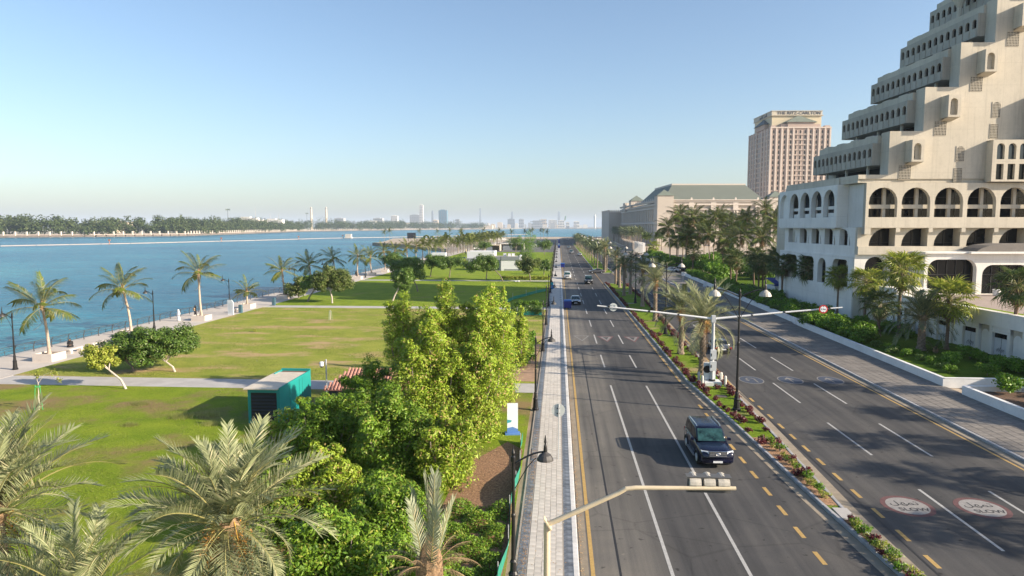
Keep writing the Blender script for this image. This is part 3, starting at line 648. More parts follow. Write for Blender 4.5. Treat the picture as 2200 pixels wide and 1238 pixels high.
def shrub_mesh(name, r, h, n, leaf, mleaf, seed, lob=5):
    g = random.Random(seed); L_ = [(g.uniform(-.45, .45) * r, g.uniform(-.45, .45) * r, h * g.uniform(.4, .62), r * g.uniform(.5, .7), r * g.uniform(.5, .7), h * g.uniform(.32, .45)) for _ in range(lob)]
    Pq, Oq = lobes_points(L_, n // lob, seed, .4, 12); Pq[:, 2] = np.maximum(Pq[:, 2], .03); V, F = leaf_cloud(Pq, leaf, .6, .3, seed, .05, Oq); return npmesh(name, V, F, mleaf)
STEMM = MB(); STEMM.tube([(0, 0, -.05), (.02, .02, .5)], [.04, .02], 5); STEMM.tube([(0, 0, 0), (.2, .1, .45)], [.03, .012], 5); STEMM.tube([(0, 0, 0), (-.18, -.12, .4)], [.03, .012], 5)
STEM_ME = STEMM.mesh('shrub_stems', BARK)
def shrub(name, label, loc, me, seed, group, sc=1.0, cat='shrub'):
    t = thing(name, label, cat, loc, seed * 1.3, group); t.scale = (sc, sc, sc * (1 + .15 * math.sin(seed * 3.1)))
    obj('foliage', me, t); obj('stems', STEM_ME, t); return t
# ---------------------------------------------------------------- near date palms along the bottom edge
PB = [('big date palm with orange fruit bunches at the bottom left of the picture', (-9.9, 19.2, 0), 5.2, 101, 74, .97, 7, (0, 0)),
      ('date palm cut off by the left edge at the bottom corner', (-17.4, 19.3, 0), 5.3, 102, 66, 1.05, 3, (0, 0)),]
for lb, lc, h, sd_, n_, sc_, fr_, ln in PB: date_palm(lb, lc, h, sd_, n_, sc_, fr=fr_, r0=.3, dead=6, el1=-52)
t = date_palm('small upright date palm in front of the big fruiting palm', (-12.4, 16.3, 0), 4.3, 103, 32, .85, r0=.24, dead=2, el1=10)
t = date_palm('short date palm peeking in at the bottom left corner', (-14.6, 16.2, 0), 3.0, 107, 24, .9, r0=.24, dead=2, el1=-10)
# recently planted palm with its few leaves tied upright
t = thing('tied_date_palm', 'freshly planted date palm with leaves tied upright above a cut trunk', 'palm tree', (-3.25, 16.6, 0))
b, top = scaly_trunk(5.1, .29, .27, (0, 0), 55); b.build('trunk', mat('cut_trunk', (.42, .27, .16), .9, .25, 5, bump=.5, bscale=14), t)
q = MB(); q.lathe([(.27, -.35), (.36, 0), (.34, .45), (.2, .95), (.1, 1.1)], 12, top); q.build('fibre_collar', FIBRE, t)
TIED = [frond_mesh('tied_frond', 2.5, .1, .2, 46, .5, foliage('tied_leaflet', (.20, .23, .14), (.36, .39, .27), (.42, .38, .24), .2), STEM, s, vee=.3, droop=.03, wid=.055, phi=(46, 24)) for s in (61, 62)]
for i in range(7):
    az = i * 2.4 + .4; obj('frond', TIED[i % 2], t, mw=Matrix.Translation(top + Vector((math.cos(az) * .12, math.sin(az) * .12, .0))) @ Matrix.Rotation(az, 4, 'Z') @ Matrix.Rotation(-R(84 - (i % 3) * 5), 4, 'Y') @ Matrix.Rotation(1.2 * i, 4, 'X') @ Matrix.Scale(.85 if i % 3 else 1.0, 4))
for i in range(22):
    az = i * 2.39; obj('dry_frond', DATE_DEAD[i % 2], t, mw=Matrix.Translation(top + Vector((math.cos(az) * .25, math.sin(az) * .25, .1 + .03 * (i % 9)))) @ Matrix.Rotation(az, 4, 'Z') @ Matrix.Rotation(-R(70 - (i % 5) * 16), 4, 'Y') @ Matrix.Scale(.34 + .06 * (i % 3), 4))
# ---------------------------------------------------------------- tall conocarpus trees beside the left sidewalk
def conocarpus(label, loc, h, r, n, seed, mleaf=None, plumes=9):
    g = random.Random(seed); t = thing('conocarpus_tree', label, 'tree', loc, 0, 'bushy trees beside the left sidewalk'); b = MB(); Ps = []; Os = []
    for i in range(plumes):
        a_ = i * 2.4; q = 0 if i == 0 else r * .74 * math.sqrt(i / plumes); px, py = q * math.cos(a_), q * math.sin(a_)
        hh = h * (1 if i == 0 else g.uniform(.7, 1.0) * (1 - .2 * (q / r) ** 2)); w_ = r * g.uniform(.40, .54)
        b.tube([(px * .1, py * .1, -.1), (px * .5, py * .5, hh * .3), (px, py, hh * .7), (px * 1.05, py * 1.05, hh * .94)], [.09, .07, .045, .012], 6)
        lob = []; z = .5; k = 0
        while z < hh:
            f = z / hh; ww = w_ * (1.05 - .62 * max(0, f - .5) / .5) * g.uniform(.8, 1.2); lob.append((px * (.4 + .6 * f) + g.uniform(-.2, .2) * w_, py * (.4 + .6 * f) + g.uniform(-.2, .2) * w_, z, ww, ww, ww * 1.05)); z += ww * .75
        Pq, Oq = lobes_points(lob, int(1.35 * n / plumes / len(lob)), seed * 17 + i, .5, 9); Ps.append(Pq); Os.append(Oq)
    b.build('trunk', BARK, t); Pq = np.concatenate(Ps); Oq = np.concatenate(Os); k = Pq[:, 2] > .05; V, F = leaf_cloud(Pq[k], .17, .42, .45, seed, .06, Oq[k]); obj('crown', npmesh('crown', V, F, mleaf or F_CONO), t); return t
CON = [('tallest bushy green tree nearest the sidewalk, at the back of the clump', -5.3, 53.0, 9.4, 2.3, 34000, None),
       ('tall pointed green tree at the back middle of the clump', -8.9, 53.5, 9.2, 2.7, 38000, None),
       ('broad green tree at the back left of the clump beside the tiled roof', -12.6, 55.0, 8.2, 2.4, 26000, None),
       ('dense green tree in the middle of the clump', -8.2, 43.5, 8.3, 3.0, 42000, None),
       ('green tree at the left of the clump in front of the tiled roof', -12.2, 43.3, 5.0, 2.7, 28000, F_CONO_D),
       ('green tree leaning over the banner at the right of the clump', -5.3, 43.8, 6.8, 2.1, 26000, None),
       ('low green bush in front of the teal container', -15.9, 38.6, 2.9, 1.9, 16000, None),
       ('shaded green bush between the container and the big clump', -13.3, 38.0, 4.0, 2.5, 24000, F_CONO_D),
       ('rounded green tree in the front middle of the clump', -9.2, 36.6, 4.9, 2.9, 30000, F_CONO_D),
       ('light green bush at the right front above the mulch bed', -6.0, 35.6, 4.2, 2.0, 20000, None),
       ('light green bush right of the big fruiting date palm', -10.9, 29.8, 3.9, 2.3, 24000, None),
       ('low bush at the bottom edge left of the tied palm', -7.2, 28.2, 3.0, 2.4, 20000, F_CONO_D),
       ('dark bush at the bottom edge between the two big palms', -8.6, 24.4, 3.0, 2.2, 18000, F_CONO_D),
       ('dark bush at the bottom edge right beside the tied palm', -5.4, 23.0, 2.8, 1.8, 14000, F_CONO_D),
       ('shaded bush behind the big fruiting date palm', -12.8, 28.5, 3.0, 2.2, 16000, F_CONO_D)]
for i, (lb, x, y, h, r, n_, m_) in enumerate(CON): conocarpus(lb, (x, y, .1), h, r, n_, 300 + i, m_)
for i, (lb, x, y, h, r, n_, m_) in enumerate([('slim green tree behind the clump against the lawn', -5.0, 62, 8.3, 1.1, 9000, None), ('small green tree beside the pavement behind the tall clump', -3.6, 66.5, 6.0, 1.0, 8000, None), ('low bushy hedge tree along the pavement behind the clump', -3.4, 72, 3.0, 1.2, 7000, F_CONO_D)]):
    conocarpus(lb, (x, y, .1), h, r, n_, 340 + i, m_, 5)
g = np.random.default_rng(5)   # low ground cover beside the mulch
Pq = np.column_stack([g.uniform(-5.4, -2.35, 15000), g.uniform(24, 32.5, 15000), .15 + .55 * g.uniform(0, 1, 15000) ** .6]); Pq[:, 2] *= .6 + .5 * np.sin(Pq[:, 0] * 3) * np.sin(Pq[:, 1] * 2.3)
V, F = leaf_cloud(Pq, .12, .55, .8, 9, .05); tag(obj('ground_cover', npmesh('ground_cover', V, F, F_CONO_D)), 'low green ground cover beside the mulch at the pavement', 'plants', kind='stuff')
n_ = 60000; Pq = np.column_stack([g.uniform(-40, -5, n_), 60 - 36 * g.uniform(0, 1, n_) ** .8, np.full(n_, .16)]); cl = np.sin(Pq[:, 0] * .9 + np.sin(Pq[:, 1] * .7) * 2) + np.sin(Pq[:, 1] * .8); Pq = Pq[(cl > -.1) & ~((Pq[:, 1] > 55.9))]
V, F = leaf_cloud(Pq, .11, .16, -.4, 10, 0); tag(obj('grass_tufts', npmesh('grass_tufts', V, F, foliage('grass_blade', (.15, .21, .03), (.27, .31, .06), None, .3, .6))), 'short grass blades standing out of the near lawn', 'grass', kind='stuff')
for i, (x, y, s) in enumerate([(-27.3, 46.8, 1.0), (-25.6, 47.6, .8), (-32.5, 50.2, .7), (-24.3, 45.3, .7), (-29.8, 44.7, .6)]):
    P2 = np.column_stack([x + g.normal(size=260) * .5 * s, y + g.normal(size=260) * .3 * s, np.full(260, .3)]); b = MB()
    for p in P2:
        d = g.normal(size=2) * .16; h_ = g.uniform(.25, .6) * s; b.add([(p[0] - .012, p[1], .13), (p[0] + .012, p[1], .13), (p[0] + d[0], p[1] + d[1], .13 + h_)], [(0, 1, 2)])
    t = thing('tall_grass_clump', 'pale tall grass clump on the near lawn, %s' % ['the widest one', 'right of the widest one', 'farthest from the container', 'nearest to the container shadow', 'nearest to the camera'][i], 'grass clump', (x, y, 0)); b.xf(Matrix.Translation((-x, -y, 0))); b.build('blades', foliage('tall_grass', (.28, .30, .07), (.42, .42, .14), None, .3), t)['kind'] = 'stuff'
# ---------------------------------------------------------------- promenade palms in planters, lamps follow in the next part
PROMY = [67.0, 82.6, 97.6, 112.6, 128.4, 144, 160, 177.5, 191, 206, 221, 236.5, 252]
PH = [5.2, 5.6, 6.6, 2.5, 5.1, 5.3, 5.9, 5.6, 4.9, 5.9, 5.5, 6.2, 6.4]
PLEAN = [(-.5, 0), (-.9, 0), (-.15, 0), (.0, 0), (-.25, 0), (-.7, 0), (-.8, 0), (0, 0), (-.3, 0), (-.4, 0), (-.5, 0), (0, 0), (.2, 0)]
PLANTER = mat('planter_stone', (.58, .515, .46), .85, .12, 1.2, bump=.2, bscale=18, wear=.12); SOIL_T = mat('planter_soil', (.20, .14, .095), .95, .3, 8, bump=.5, bscale=20)
for i, (y, h) in enumerate(zip(PROMY, PH)):
    x = -53.0 if i != 1 else -54.2
    lab = '%s coconut palm from the left along the promenade' % NUM[i]
    coco_palm(lab, (x, y, .62), h, 400 + i * 3, 17 if i not in (3,) else 13, 1.06 if i not in (3,) else .84, 'coconut palms along the promenade', PLEAN[i], dead=0 if i == 3 else 2)
    t = thing('palm_planter', 'square stone planter box under the %s promenade palm from the left' % NUM[i], 'planter', (x, y, .12), 0, 'planter boxes along the promenade')
    q = MB(); s_ = 1.05
    for (a0, a1, b0, b1) in ((-s_, s_, -s_, -s_ + .16), (-s_, s_, s_ - .16, s_), (-s_, -s_ + .16, -s_ + .16, s_ - .16), (s_ - .16, s_, -s_ + .16, s_ - .16)): q.b2(a0, a1, b0, b1, 0, .78)
    q.build('box', PLANTER, t); MB().b2(-.89, .89, -.89, .89, .3, .62).build('soil', SOIL_T, t)
k = 0
for i, y in enumerate(list(np.arange(264, 560, 9.0))):
    for x in ((-53.5, -48.5) if i % 2 else (-53.0, -44.0)) if y > 330 else (-53.2,):
        far_palm('coconut_palm', 'coconut palm in the far part of the promenade row, %s past the kiosk' % ordw(k + 1), (x + rng.uniform(-.8, .8), y, .1), rng.uniform(5.8, 8.0), 'coco', k + 3, 'far promenade palms', 1.4); k += 1
for i in range(16):
    far_palm('coconut_palm', 'small far coconut palm on the sandy spit or car park, %s from the left' % ordw(i + 1), ((-165, -150, -142, -128, -118, -100, -92, -80, -66, -44, -35, -27, -20, -12, -30, -18)[i], (640, 600, 690, 720, 740, 700, 640, 730, 760, 640, 720, 660, 760, 720, 800, 830)[i], .1), 8.5 + (i * 37 % 10) / 5, 'coco', i + 50, 'palms on the spit', 1.35)
# ---------------------------------------------------------------- park trees
def ptree(label, loc, px, py, h, r, hs, n, seed, m_=None, leaf=.22, bark=None, r0=.14, lean=(0, 0), nl=6):
    g = random.Random(seed); zt = hs; top = (lean[0], lean[1], zt)
    lob = [(lean[0] + px + g.uniform(-.55, .55) * r, lean[1] + py + g.uniform(-.4, .4) * r, zt + (h - zt) * g.uniform(.25, .68), r * g.uniform(.42, .62), r * g.uniform(.42, .62), (h - zt) * g.uniform(.28, .42)) for _ in range(nl)]
    tr = [([(0, 0, -.1), (lean[0] * .35 + .08, lean[1] * .3, zt * .5), top], [r0, r0 * .8, r0 * .65])]
    return tree(label, loc, tr, lob, n, leaf, m_ or F_PARK, seed, mbark=bark, clump=.42, nclump=16)
PT = [('low spreading tree with dark glossy leaves beside the first path', (-36.6, 62.2, .1), -.6, .4, 4.3, 3.5, 1.0, 22000, F_PARK, BARK_W, (-.9, 0)),
      ('low spreading tree with a twin trunk left of its darker neighbour', (-40.6, 62.0, .1), -.4, .3, 4.1, 3.1, 1.0, 17000, F_PARK, BARK, (-.7, 0)),
      ('small leaning tree with yellow-green leaves and a white crooked trunk', (-36.9, 55.2, .1), -.8, .2, 3.9, 1.5, 1.6, 6000, F_YEL, BARK_W, (-1.7, .3)),
      ('large round tree with pale leaves left of the second path', (-41.0, 121, .1), .1, .4, 7.3, 3.9, 2.2, 15000, F_PARK_L, BARK_W, (-.3, 0)),
      ('dark tree with a leaning trunk beside the planters', (-46.4, 123, .1), .4, .2, 5.6, 2.9, 2.2, 10000, F_PARK, BARK, (1.4, 0)),
      ('low round shrub tree beside the fifth promenade palm', (-50.2, 128.5, .1), 0, 0, 4.0, 2.3, .5, 7000, F_PARK_L, BARK, (0, 0)),
      ('dark green tree with a pale leaning trunk on the middle lawn', (-31.0, 125.6, .1), .1, .2, 6.4, 2.9, 2.0, 12000, F_PARK, BARK_W, (1.0, 0)),
      ('big dark green tree behind the leaning one on the middle lawn', (-30.0, 144, .1), -1.2, .4, 7.2, 4.2, 2.4, 14000, F_PARK, BARK, (-.9, 0)),
      ('flat-topped dark tree between the promenade and the third path', (-48.0, 194, .1), -.3, 0, 6.6, 4.6, 2.8, 11000, F_PARK, BARK, (.3, 0)),
      ('dark tree just right of the flat-topped one', (-42, 190, .1), -.2, 0, 5.8, 3.8, 2.4, 8000, F_PARK, BARK, (.3, 0)),
      ('dark round tree in front of the small white kiosk', (-35.4, 187, .1), .2, 0, 6.4, 4.3, 2.6, 10000, F_PARK, BARK, (.4, 0)),
      ('dark round tree on the far lawn left of the white pavilions', (-29.6, 184, .1), .2, 0, 6.4, 3.9, 2.6, 10000, F_PARK, BARK, (.3, 0)),
      ('broad dark tree with a leaning trunk in front of the white pavilion', (-14.0, 172.5, .1), -3.0, 0, 6.8, 4.9, 3.0, 12000, F_PARK, BARK, (-2.2, 0)),
      ('dark tree left of the broad leaning one by the pavilion', (-19.0, 179, .1), -.1, 0, 5.6, 3.0, 2.2, 7000, F_PARK, BARK, (.2, 0)),
      ('round pale green tree near the pavement by the pavilion', (-7.1, 174, .1), -.3, 0, 6.4, 3.6, 2.2, 9000, F_PARK_L, BARK, (-.4, 0)),
      ('small yellow-green bush between the pavilion and its annex', (-31, 226, .1), 0, 0, 3.2, 1.9, .6, 3000, F_YEL, BARK, (0, 0)),
      ('dark tree at the far lawn edge right of the promenade palms', (-36.5, 330, .1), 0, 0, 7.0, 4.6, 2.6, 6000, F_PARK, BARK, (.3, 0)),
      ('dark tree behind the green net at the car park edge', (-22, 350, .1), 0, 0, 8.5, 5.0, 2.6, 6000, F_PARK, BARK, (.3, 0)),
      ('small tree by the pavement in front of the tiled hut', (-4.2, 198, .1), 0, 0, 4.4, 2.2, 1.2, 4000, F_PARK, BARK, (0, 0)),
      ('dark tree beside the car park at the end of the far lawn', (-7, 340, .1), 0, 0, 8.5, 4.6, 2.5, 6000, F_PARK, BARK, (0, 0))]
for i, (lb, lc, px, py, h, r, hs, n_, m_, bk, ln) in enumerate(PT): ptree(lb, lc, px, py, h, r, hs, n_, 500 + i, m_, .2 if lc[1] < 100 else .3, bk, .11 if i in (0, 1, 2) else .17, ln)
conocarpus('tall bright green bushy tree behind the white pavilion', (-11.5, 262, .1), 11.5, 4.8, 16000, 360, F_HEDGE, 7)
conocarpus('round green bush at the foot of the tall tree behind the pavilion', (-12.5, 246, .1), 6.0, 4.0, 8000, 361, F_PARK, 6)
HM = [shrub_mesh('hedge_a', 1.3, 1.7, 1500, .2, F_HEDGE, 71), shrub_mesh('hedge_b', 1.2, 1.5, 1500, .2, F_HEDGE, 72), shrub_mesh('hedge_dark', 1.2, 1.4, 1400, .2, F_PARK, 73)]
RM = [shrub_mesh('red_a', .36, .5, 420, .09, F_RED, 74, 4), shrub_mesh('red_b', .4, .45, 420, .09, F_RED, 75, 4)]
YM = [shrub_mesh('yellow_a', .9, 1.0, 700, .16, F_YEL, 76)]
WM = [shrub_mesh('weed_a', .4, .55, 260, .1, F_YEL, 77, 4), shrub_mesh('weed_b', .45, .5, 300, .1, F_HEDGE, 78, 4)]
for i in range(13): shrub('hedge_plant', 'yellow-green hedge plant behind the third path, %s from the left' % ordw(i + 1), (-14.2 + i * .95, 169.2 + .2 * (i % 2) + 9.0, .12), YM[0], i, 'yellow hedge row behind the third path', 1.15)
for i in range(9): shrub('hedge_plant', 'shrub inside the green net beside the pavement, %s from the camera' % ordw(i + 1), (-6.6 + (i % 3) * 1.6, 107 + (i // 3) * 4.2, .12), HM[2 if i < 6 else 0], i + 3, 'shrubs inside the green net', .9)
for i in range(7): shrub('hedge_plant', 'bright green shrub beside the pavement behind the tall clump, %s from the camera' % ordw(i + 1), (-3.2 - .3 * (i % 2), 74 + i * 2.4 - 6, .12), HM[i % 2], i + 9, 'shrubs beside the left pavement', .72)
for i, (x, y, s) in enumerate([(-40, 87, .5), (-5.2, 87, .6)]): shrub('weed', 'small weedy bush on the dry lawn, %s' % ('towards the sea' if i == 0 else 'near the pavement'), (x, y, .12), WM[0], i, None, s + .4)
def sapling(label, loc, h, col, leafy):
    t = thing('staked_sapling', label, 'sapling', loc); b = MB(); b.tube([(0, 0, 0), (.05, 0, h * .5), (.02, .05, h * .8)], [.045, .035, .02], 6)
    if leafy: b.tube([(.02, .05, h * .75), (.5, .1, h * 1.0), (1.4, .1, h * 1.12)], [.02, .014, .006], 5); b.tube([(.02, .05, h * .75), (-.15, .1, h * .95), (.1, 0, h * 1.05)], [.02, .012, .006], 5); b.tube([(1.0, .1, h * 1.07), (1.35, .1, h * .95), (1.7, .1, h * .78)], [.01, .008, .005], 4)
    b.build('trunk', BARK_W, t)
    for a_ in (0, 2.1, 4.2): MB().tube([(.3 * math.cos(a_), .3 * math.sin(a_), 0), (.16 * math.cos(a_), .16 * math.sin(a_), h * .72)], .025, 6).build('stake', col, t)
    MB().lathe([(.2, 0), (.2, .05), (.17, .05), (.17, 0)], 10, (0, 0, h * .66)).build('tie', col, t)
    if leafy:
        g_ = np.random.default_rng(3); Pq = np.concatenate([np.array(c) + g_.normal(size=(60, 3)) * .12 for c in ((.1, 0, h * 1.03), (1.3, .1, h * 1.05), (1.6, .1, h * .85), (-.1, .1, h * .93))]); V, F = leaf_cloud(Pq, .12, .6, .3, 4); obj('leaves', npmesh('leaves', V, F, F_YEL), t)
sapling('thin sapling held by bright green stakes on the near lawn', (-39.3, 48.3, .12), 2.7, mat('green_stake', (.06, .36, .12), .5), True)
sapling('thin bare sapling with grey-green stakes on the dry lawn', (-33.8, 98.7, .12), 2.0, mat('grey_stake', (.32, .38, .28), .6), False)
# ---------------------------------------------------------------- median planting
MP = [('date palm with orange dates beside the white sign gantry', 13.5, 64.3, 5.2, 9, False, 1.3), ('second date palm of the median just behind the gantry palm', 13.4, 74.8, 4.9, 5, True, 1.2),
      ('light date palm with a swollen trunk foot on the median lawn', 14.25, 100.9, 6.1, 2, False, 1.1), ('dark date palm behind the light one on the median', 14.7, 119.7, 6.4, 1, True, 1.12),
      ('date palm left of the lamp post in the fourth gap of the median', 13.2, 138, 6.2, 1, True, 1.0), ('dark date palm at the right edge of the median', 14.9, 142, 6.6, 0, True, .95),
      ('slim date palm at the near end of the median gap', 14.0, 156.5, 5.2, 0, True, .8), ('date palm nearest to the crossing grey car on the median', 13.9, 166, 6.6, 0, True, 1.0)]
for i, (lb, x, y, h, fr_, dk, sc_) in enumerate(MP): date_palm(lb, (x, y, .13), h, 600 + i * 3, 36 if i < 4 else 30, sc_, 'date palms of the median', dk, fr=fr_, dead=2, el1=-22, r0=.3)
date_palm('tall light date palm just past the median gap', (14.2, 210, .13), 7.6, 660, 34, 1.1, 'date palms of the median', False, fr=1)
k = 0
for i, y in enumerate(np.arange(218, 540, 9.0)):
    far_palm('date_palm', 'date palm in the dense far row of the median, %s past the gap' % ordw(i + 1), (12.9 if i % 2 else 15.3, y, .13), 5.6 + (i * 7 % 5) * .35, 'date', i, 'far date palms of the median', 1.15)
for fn, s in ((med_left, .42), (med_right, -.42)):
    y = 35.0; k = 0
    while y < 168:
        if not (s < 0 and 61 < y < 64):
            ok = ((y > 46) or (k % 3 == 0)) and (k * 7919) % 13 > 1
            if ok: shrub('red_shrub', '%s dark red shrub along the %s median kerb' % (ordw(k + 1), 'left' if s > 0 else 'right'), (fn(y) + s * rng.uniform(.8, 1.35), y + rng.uniform(-.3, .3), .13), RM[k % 2], k, 'red shrubs edging the median', rng.uniform(.65, 1.35))
        y += .95 if y < 110 else 1.25; k += 1
for i, x in enumerate((12.2, 12.9, 14.6, 15.0)): shrub('red_shrub', 'dark red shrub in the cross hedge at the second median lamp, %s from the left' % ordw(i + 1), (x, 87.2, .13), RM[i % 2], i, 'red shrubs in the cross hedge', 1.15)
for i in range(9): shrub('red_shrub', 'dark red shrub around the base of the sign gantry, %s of the ring' % ordw(i + 1), (12.5 + (i % 3) * 1.1, 58.6 + (i // 3) * 1.7 if i % 3 else 57.5 + (i // 3) * 1.2, .13), RM[i % 2], i + 5, 'red shrubs around the gantry', 1.0)
for i in range(34):
    y = 24.5 + i * .36 if i < 22 else 35 + (i - 22) * .8; m_ = (RM[0], WM[0], WM[1])[i % 3] if i < 22 else WM[i % 2]
    shrub('median_plant', 'small plant in the narrow near end of the median, %s from the camera' % ordw(i + 1), ((med_left(y) + med_right(y)) / 2 + rng.uniform(-.14, .14), y, .13), m_, i, 'small plants in the narrow median end', rng.uniform(.6, 1.0))
# ---------------------------------------------------------------- right side: hedges and palms
def hedge_run(pts, label, group, me_ids, step=1.35, sc=1.0):
    k = 0
    for a_, b_ in zip(pts, pts[1:]):
        L_ = math.dist(a_, b_); n_ = int(L_ / step)
        for i in range(n_):
            f = i / n_; shrub('hedge_plant', label + ', %s in line' % ordw(k + 1), (a_[0] + (b_[0] - a_[0]) * f + rng.uniform(-.5, .5), a_[1] + (b_[1] - a_[1]) * f, .45), HM[me_ids[k % len(me_ids)]], k, group, sc * rng.uniform(.8, 1.2)); k += 1
hedge_run([(35.0, 95.5), (35.8, 80)], 'bright green hedge shrub along the long white planter wall', 'hedge along the long planter wall', (0, 1), 1.0, 1.2)
hedge_run([(36.6, 97), (37.4, 83)], 'bright green hedge shrub in the second row behind the long planter wall', 'second hedge row behind the long planter wall', (0, 1), 1.3, 1.15)
hedge_run([(35.6, 101), (36.6, 150), (37.2, 198)], 'dark green hedge shrub behind the further white planter wall', 'hedge behind the further planter wall', (2, 0), 1.6, 1.15)
hedge_run([(38.2, 101), (39.5, 150)], 'green hedge shrub in the back row behind the further planter wall', 'back hedge row', (0, 2), 1.9, 1.25)
hedge_run([(39, 228), (40, 306)], 'tall bright green hedge shrub beyond the hotel entrance', 'hedge beyond the entrance', (0, 1), 2.1, 2.1)
hedge_run([(41, 175), (46, 200), (43, 226)], 'tall bright green bush beside the hotel entrance', 'bushes beside the hotel entrance', (0, 1), 2.0, 2.3)
hedge_run([(45, 228), (60, 260)], 'green bush below the coconut palms beyond the entrance', 'bushes below the coconut palms', (0, 1), 2.2, 2.6)
hedge_run([(36.2, 79), (36.6, 63)], 'low green shrub behind the long white planter wall', 'low shrubs of the palm bed', (2, 0), 1.9, .55)
hedge_run([(41.8, 96), (43, 84)], 'green shrub at the foot of the fan palms', 'shrubs at the foot of the fan palms', (0, 1), 1.7, .85)
hedge_run([(42.6, 72), (43, 62)], 'light green shrub along the store doors', 'shrubs along the store doors', (1, 0), 1.6, .9)
for i, (x, y, s) in enumerate([(38.6, 68.6, .85), (39.6, 71, .7), (37.4, 73.5, .55), (36.8, 76.5, .5), (41.5, 66, .9), (38.9, 63.8, .8)]): shrub('garden_shrub', 'light green shrub in the palm bed, %s' % ['second from the near end', 'third from the near end', 'below the dark date palm', 'smallest by the wall', 'next to the store doors', 'at the near end beside the wall corner'][i], (x, y, .5), HM[i % 2], i, None, s)
for i, (x, y, s) in enumerate([(36.6, 57.0, 1.1), (39.6, 55.5, 1.0), (37.6, 53.2, 1.15), (40.5, 51, 1.0), (36.4, 50, .95), (38.8, 47.8, 1.1), (42.5, 58, 1.0)]): shrub('garden_shrub', 'dusty green shrub in the nearest planter at the right edge, %s from its far end' % ordw(i + 1), (x, y, .5), HM[(i + 1) % 3], i + 4, 'shrubs in the nearest planter', s)
FP = [('fan palm in front of the building corner, left of two', 43.1, 108, .5, 5.9, False, .98), ('light fan palm before the lit facade beside the building corner', 43.5, 99.6, .5, 5.8, False, 1.12),
      ('tall fan palm behind the dark date palm in the long bed', 42.0, 86.5, .5, 8.2, False, 1.3), ('short fan palm left of the dark date palm in the long bed', 39.6, 86.5, .5, 4.2, True, 1.0),
      ('light fan palm right of the dark date palm in the long bed', 42.8, 77.6, .5, 5.8, False, 1.25), ('fan palm on the terrace cut off by the right edge', 46.6, 72.5, 4.5, 3.6, True, 1.1)]
for i, (lb, x, y, z_, h, dk, sc_) in enumerate(FP): fan_palm(lb, (x, y, z_), h, 700 + i * 5, 38, sc_ * 1.15, 'fan palms in front of the stepped building', dk, 10)
date_palm('dark broad date palm in the middle of the long palm bed', (39.8, 77.0, .5), 3.7, 731, 52, 1.3, dark_=True, r0=.42, dead=2, el1=-15)
date_palm('small stemless date palm at the foot of the dark one', (40.6, 75.6, .5), .3, 732, 16, .5, dark_=True, r0=.2, dead=0, el1=10)
FD = [(43.0, 121, 6.6), (41.4, 129, 6.8), (43.2, 136, 6.6), (44.0, 127.5, 7.4), (42.5, 148, 6.2), (43.8, 156, 7.0), (41.6, 163, 6.0), (42.6, 172, 6.6), (45.2, 144, 7.4), (44.6, 152, 5.6)]
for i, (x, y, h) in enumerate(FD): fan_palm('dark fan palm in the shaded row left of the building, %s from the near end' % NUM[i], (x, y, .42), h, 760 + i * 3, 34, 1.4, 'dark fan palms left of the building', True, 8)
WASH = [(41.5, 214, 6.0), (43.5, 236, 8.8), (41.5, 244, 8.6), (45.5, 246, 9.6), (40.5, 252, 8.8), (48.5, 250, 8.2), (47, 262, 9.0), (39.8, 290, 5.6), (53.0, 224, 7.5), (51, 216, 7.5)]
for i, (x, y, h) in enumerate(WASH): fan_palm('fan palm in the garden beyond the hotel entrance, %s of that cluster' % NUM[i], (x, y, .42), h, 800 + i * 3, 24, 1.5, 'fan palms beyond the entrance', i % 3 != 1, 6)
GC = [(1440, 488, 232), (1457, 463, 236), (1478, 482, 246), (1492, 466, 240), (1512, 474, 250), (1532, 470, 232), (1548, 462, 262), (1566, 488, 226), (1583, 476, 250), (1604, 470, 240), (1622, 490, 222), (1646, 452, 236), (1662, 474, 226), (1676, 492, 212), (1524, 503, 214), (1590, 508, 206), (1556, 512, 216), (1640, 510, 204), (1500, 500, 226), (1470, 508, 228)]
for i, (px, py, y) in enumerate(GC):   # crown height follows from how tall the palms stand above the hedge
    k_ = (px - 1100) / 1467.0; c_, s_ = math.cos(R(3.884)), math.sin(R(3.884)); x = (c_ * k_ - s_) / (c_ + s_ * k_) * y; h = 14 + (487 - py) / 1467.0 * y
    coco_palm('tall coconut palm before the green-roofed hall, %s of the group' % NUM[i], (x, y, .4), h - .4, 840 + i * 3, 26, 1.45, 'tall coconut palms before the green-roofed hall', (((i * 37) % 11 - 5) * .15, 0), 6, True)
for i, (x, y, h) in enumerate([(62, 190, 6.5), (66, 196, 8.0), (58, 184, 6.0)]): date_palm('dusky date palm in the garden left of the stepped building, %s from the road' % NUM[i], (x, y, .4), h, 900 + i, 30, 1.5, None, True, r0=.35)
hedge_run([(52, 190), (76, 204)], 'tall shaded garden bush left of the stepped building', 'bushes left of the stepped building', (0, 2), 2.4, 3.0)
hedge_run([(50, 178), (70, 186)], 'garden bush behind the dark fan palms', 'bushes behind the dark fan palms', (2, 0), 2.4, 2.4)
for i in range(44):
    far_palm('date_palm', 'dark date palm on the hall terrace, %s from its near end' % ordw(i + 1), (40 + (i % 2) * 5 + (i // 2) * .35 + 2.0, 392 + (i // 2) * 11.0, 1.2), 9.0 + (i * 5 % 4) * .5, 'date', i + 9, 'date palms on the hall terrace', 1.35)
for i in range(6):
    far_palm('date_palm', 'light fan-leaved palm at the near end of the hall terrace, %s from the road' % ordw(i + 1), (46 + i * 2.2, 372 + (i % 3) * 6, 1.0), 7.5, 'fan', i, 'light palms at the hall terrace end', 1.6)

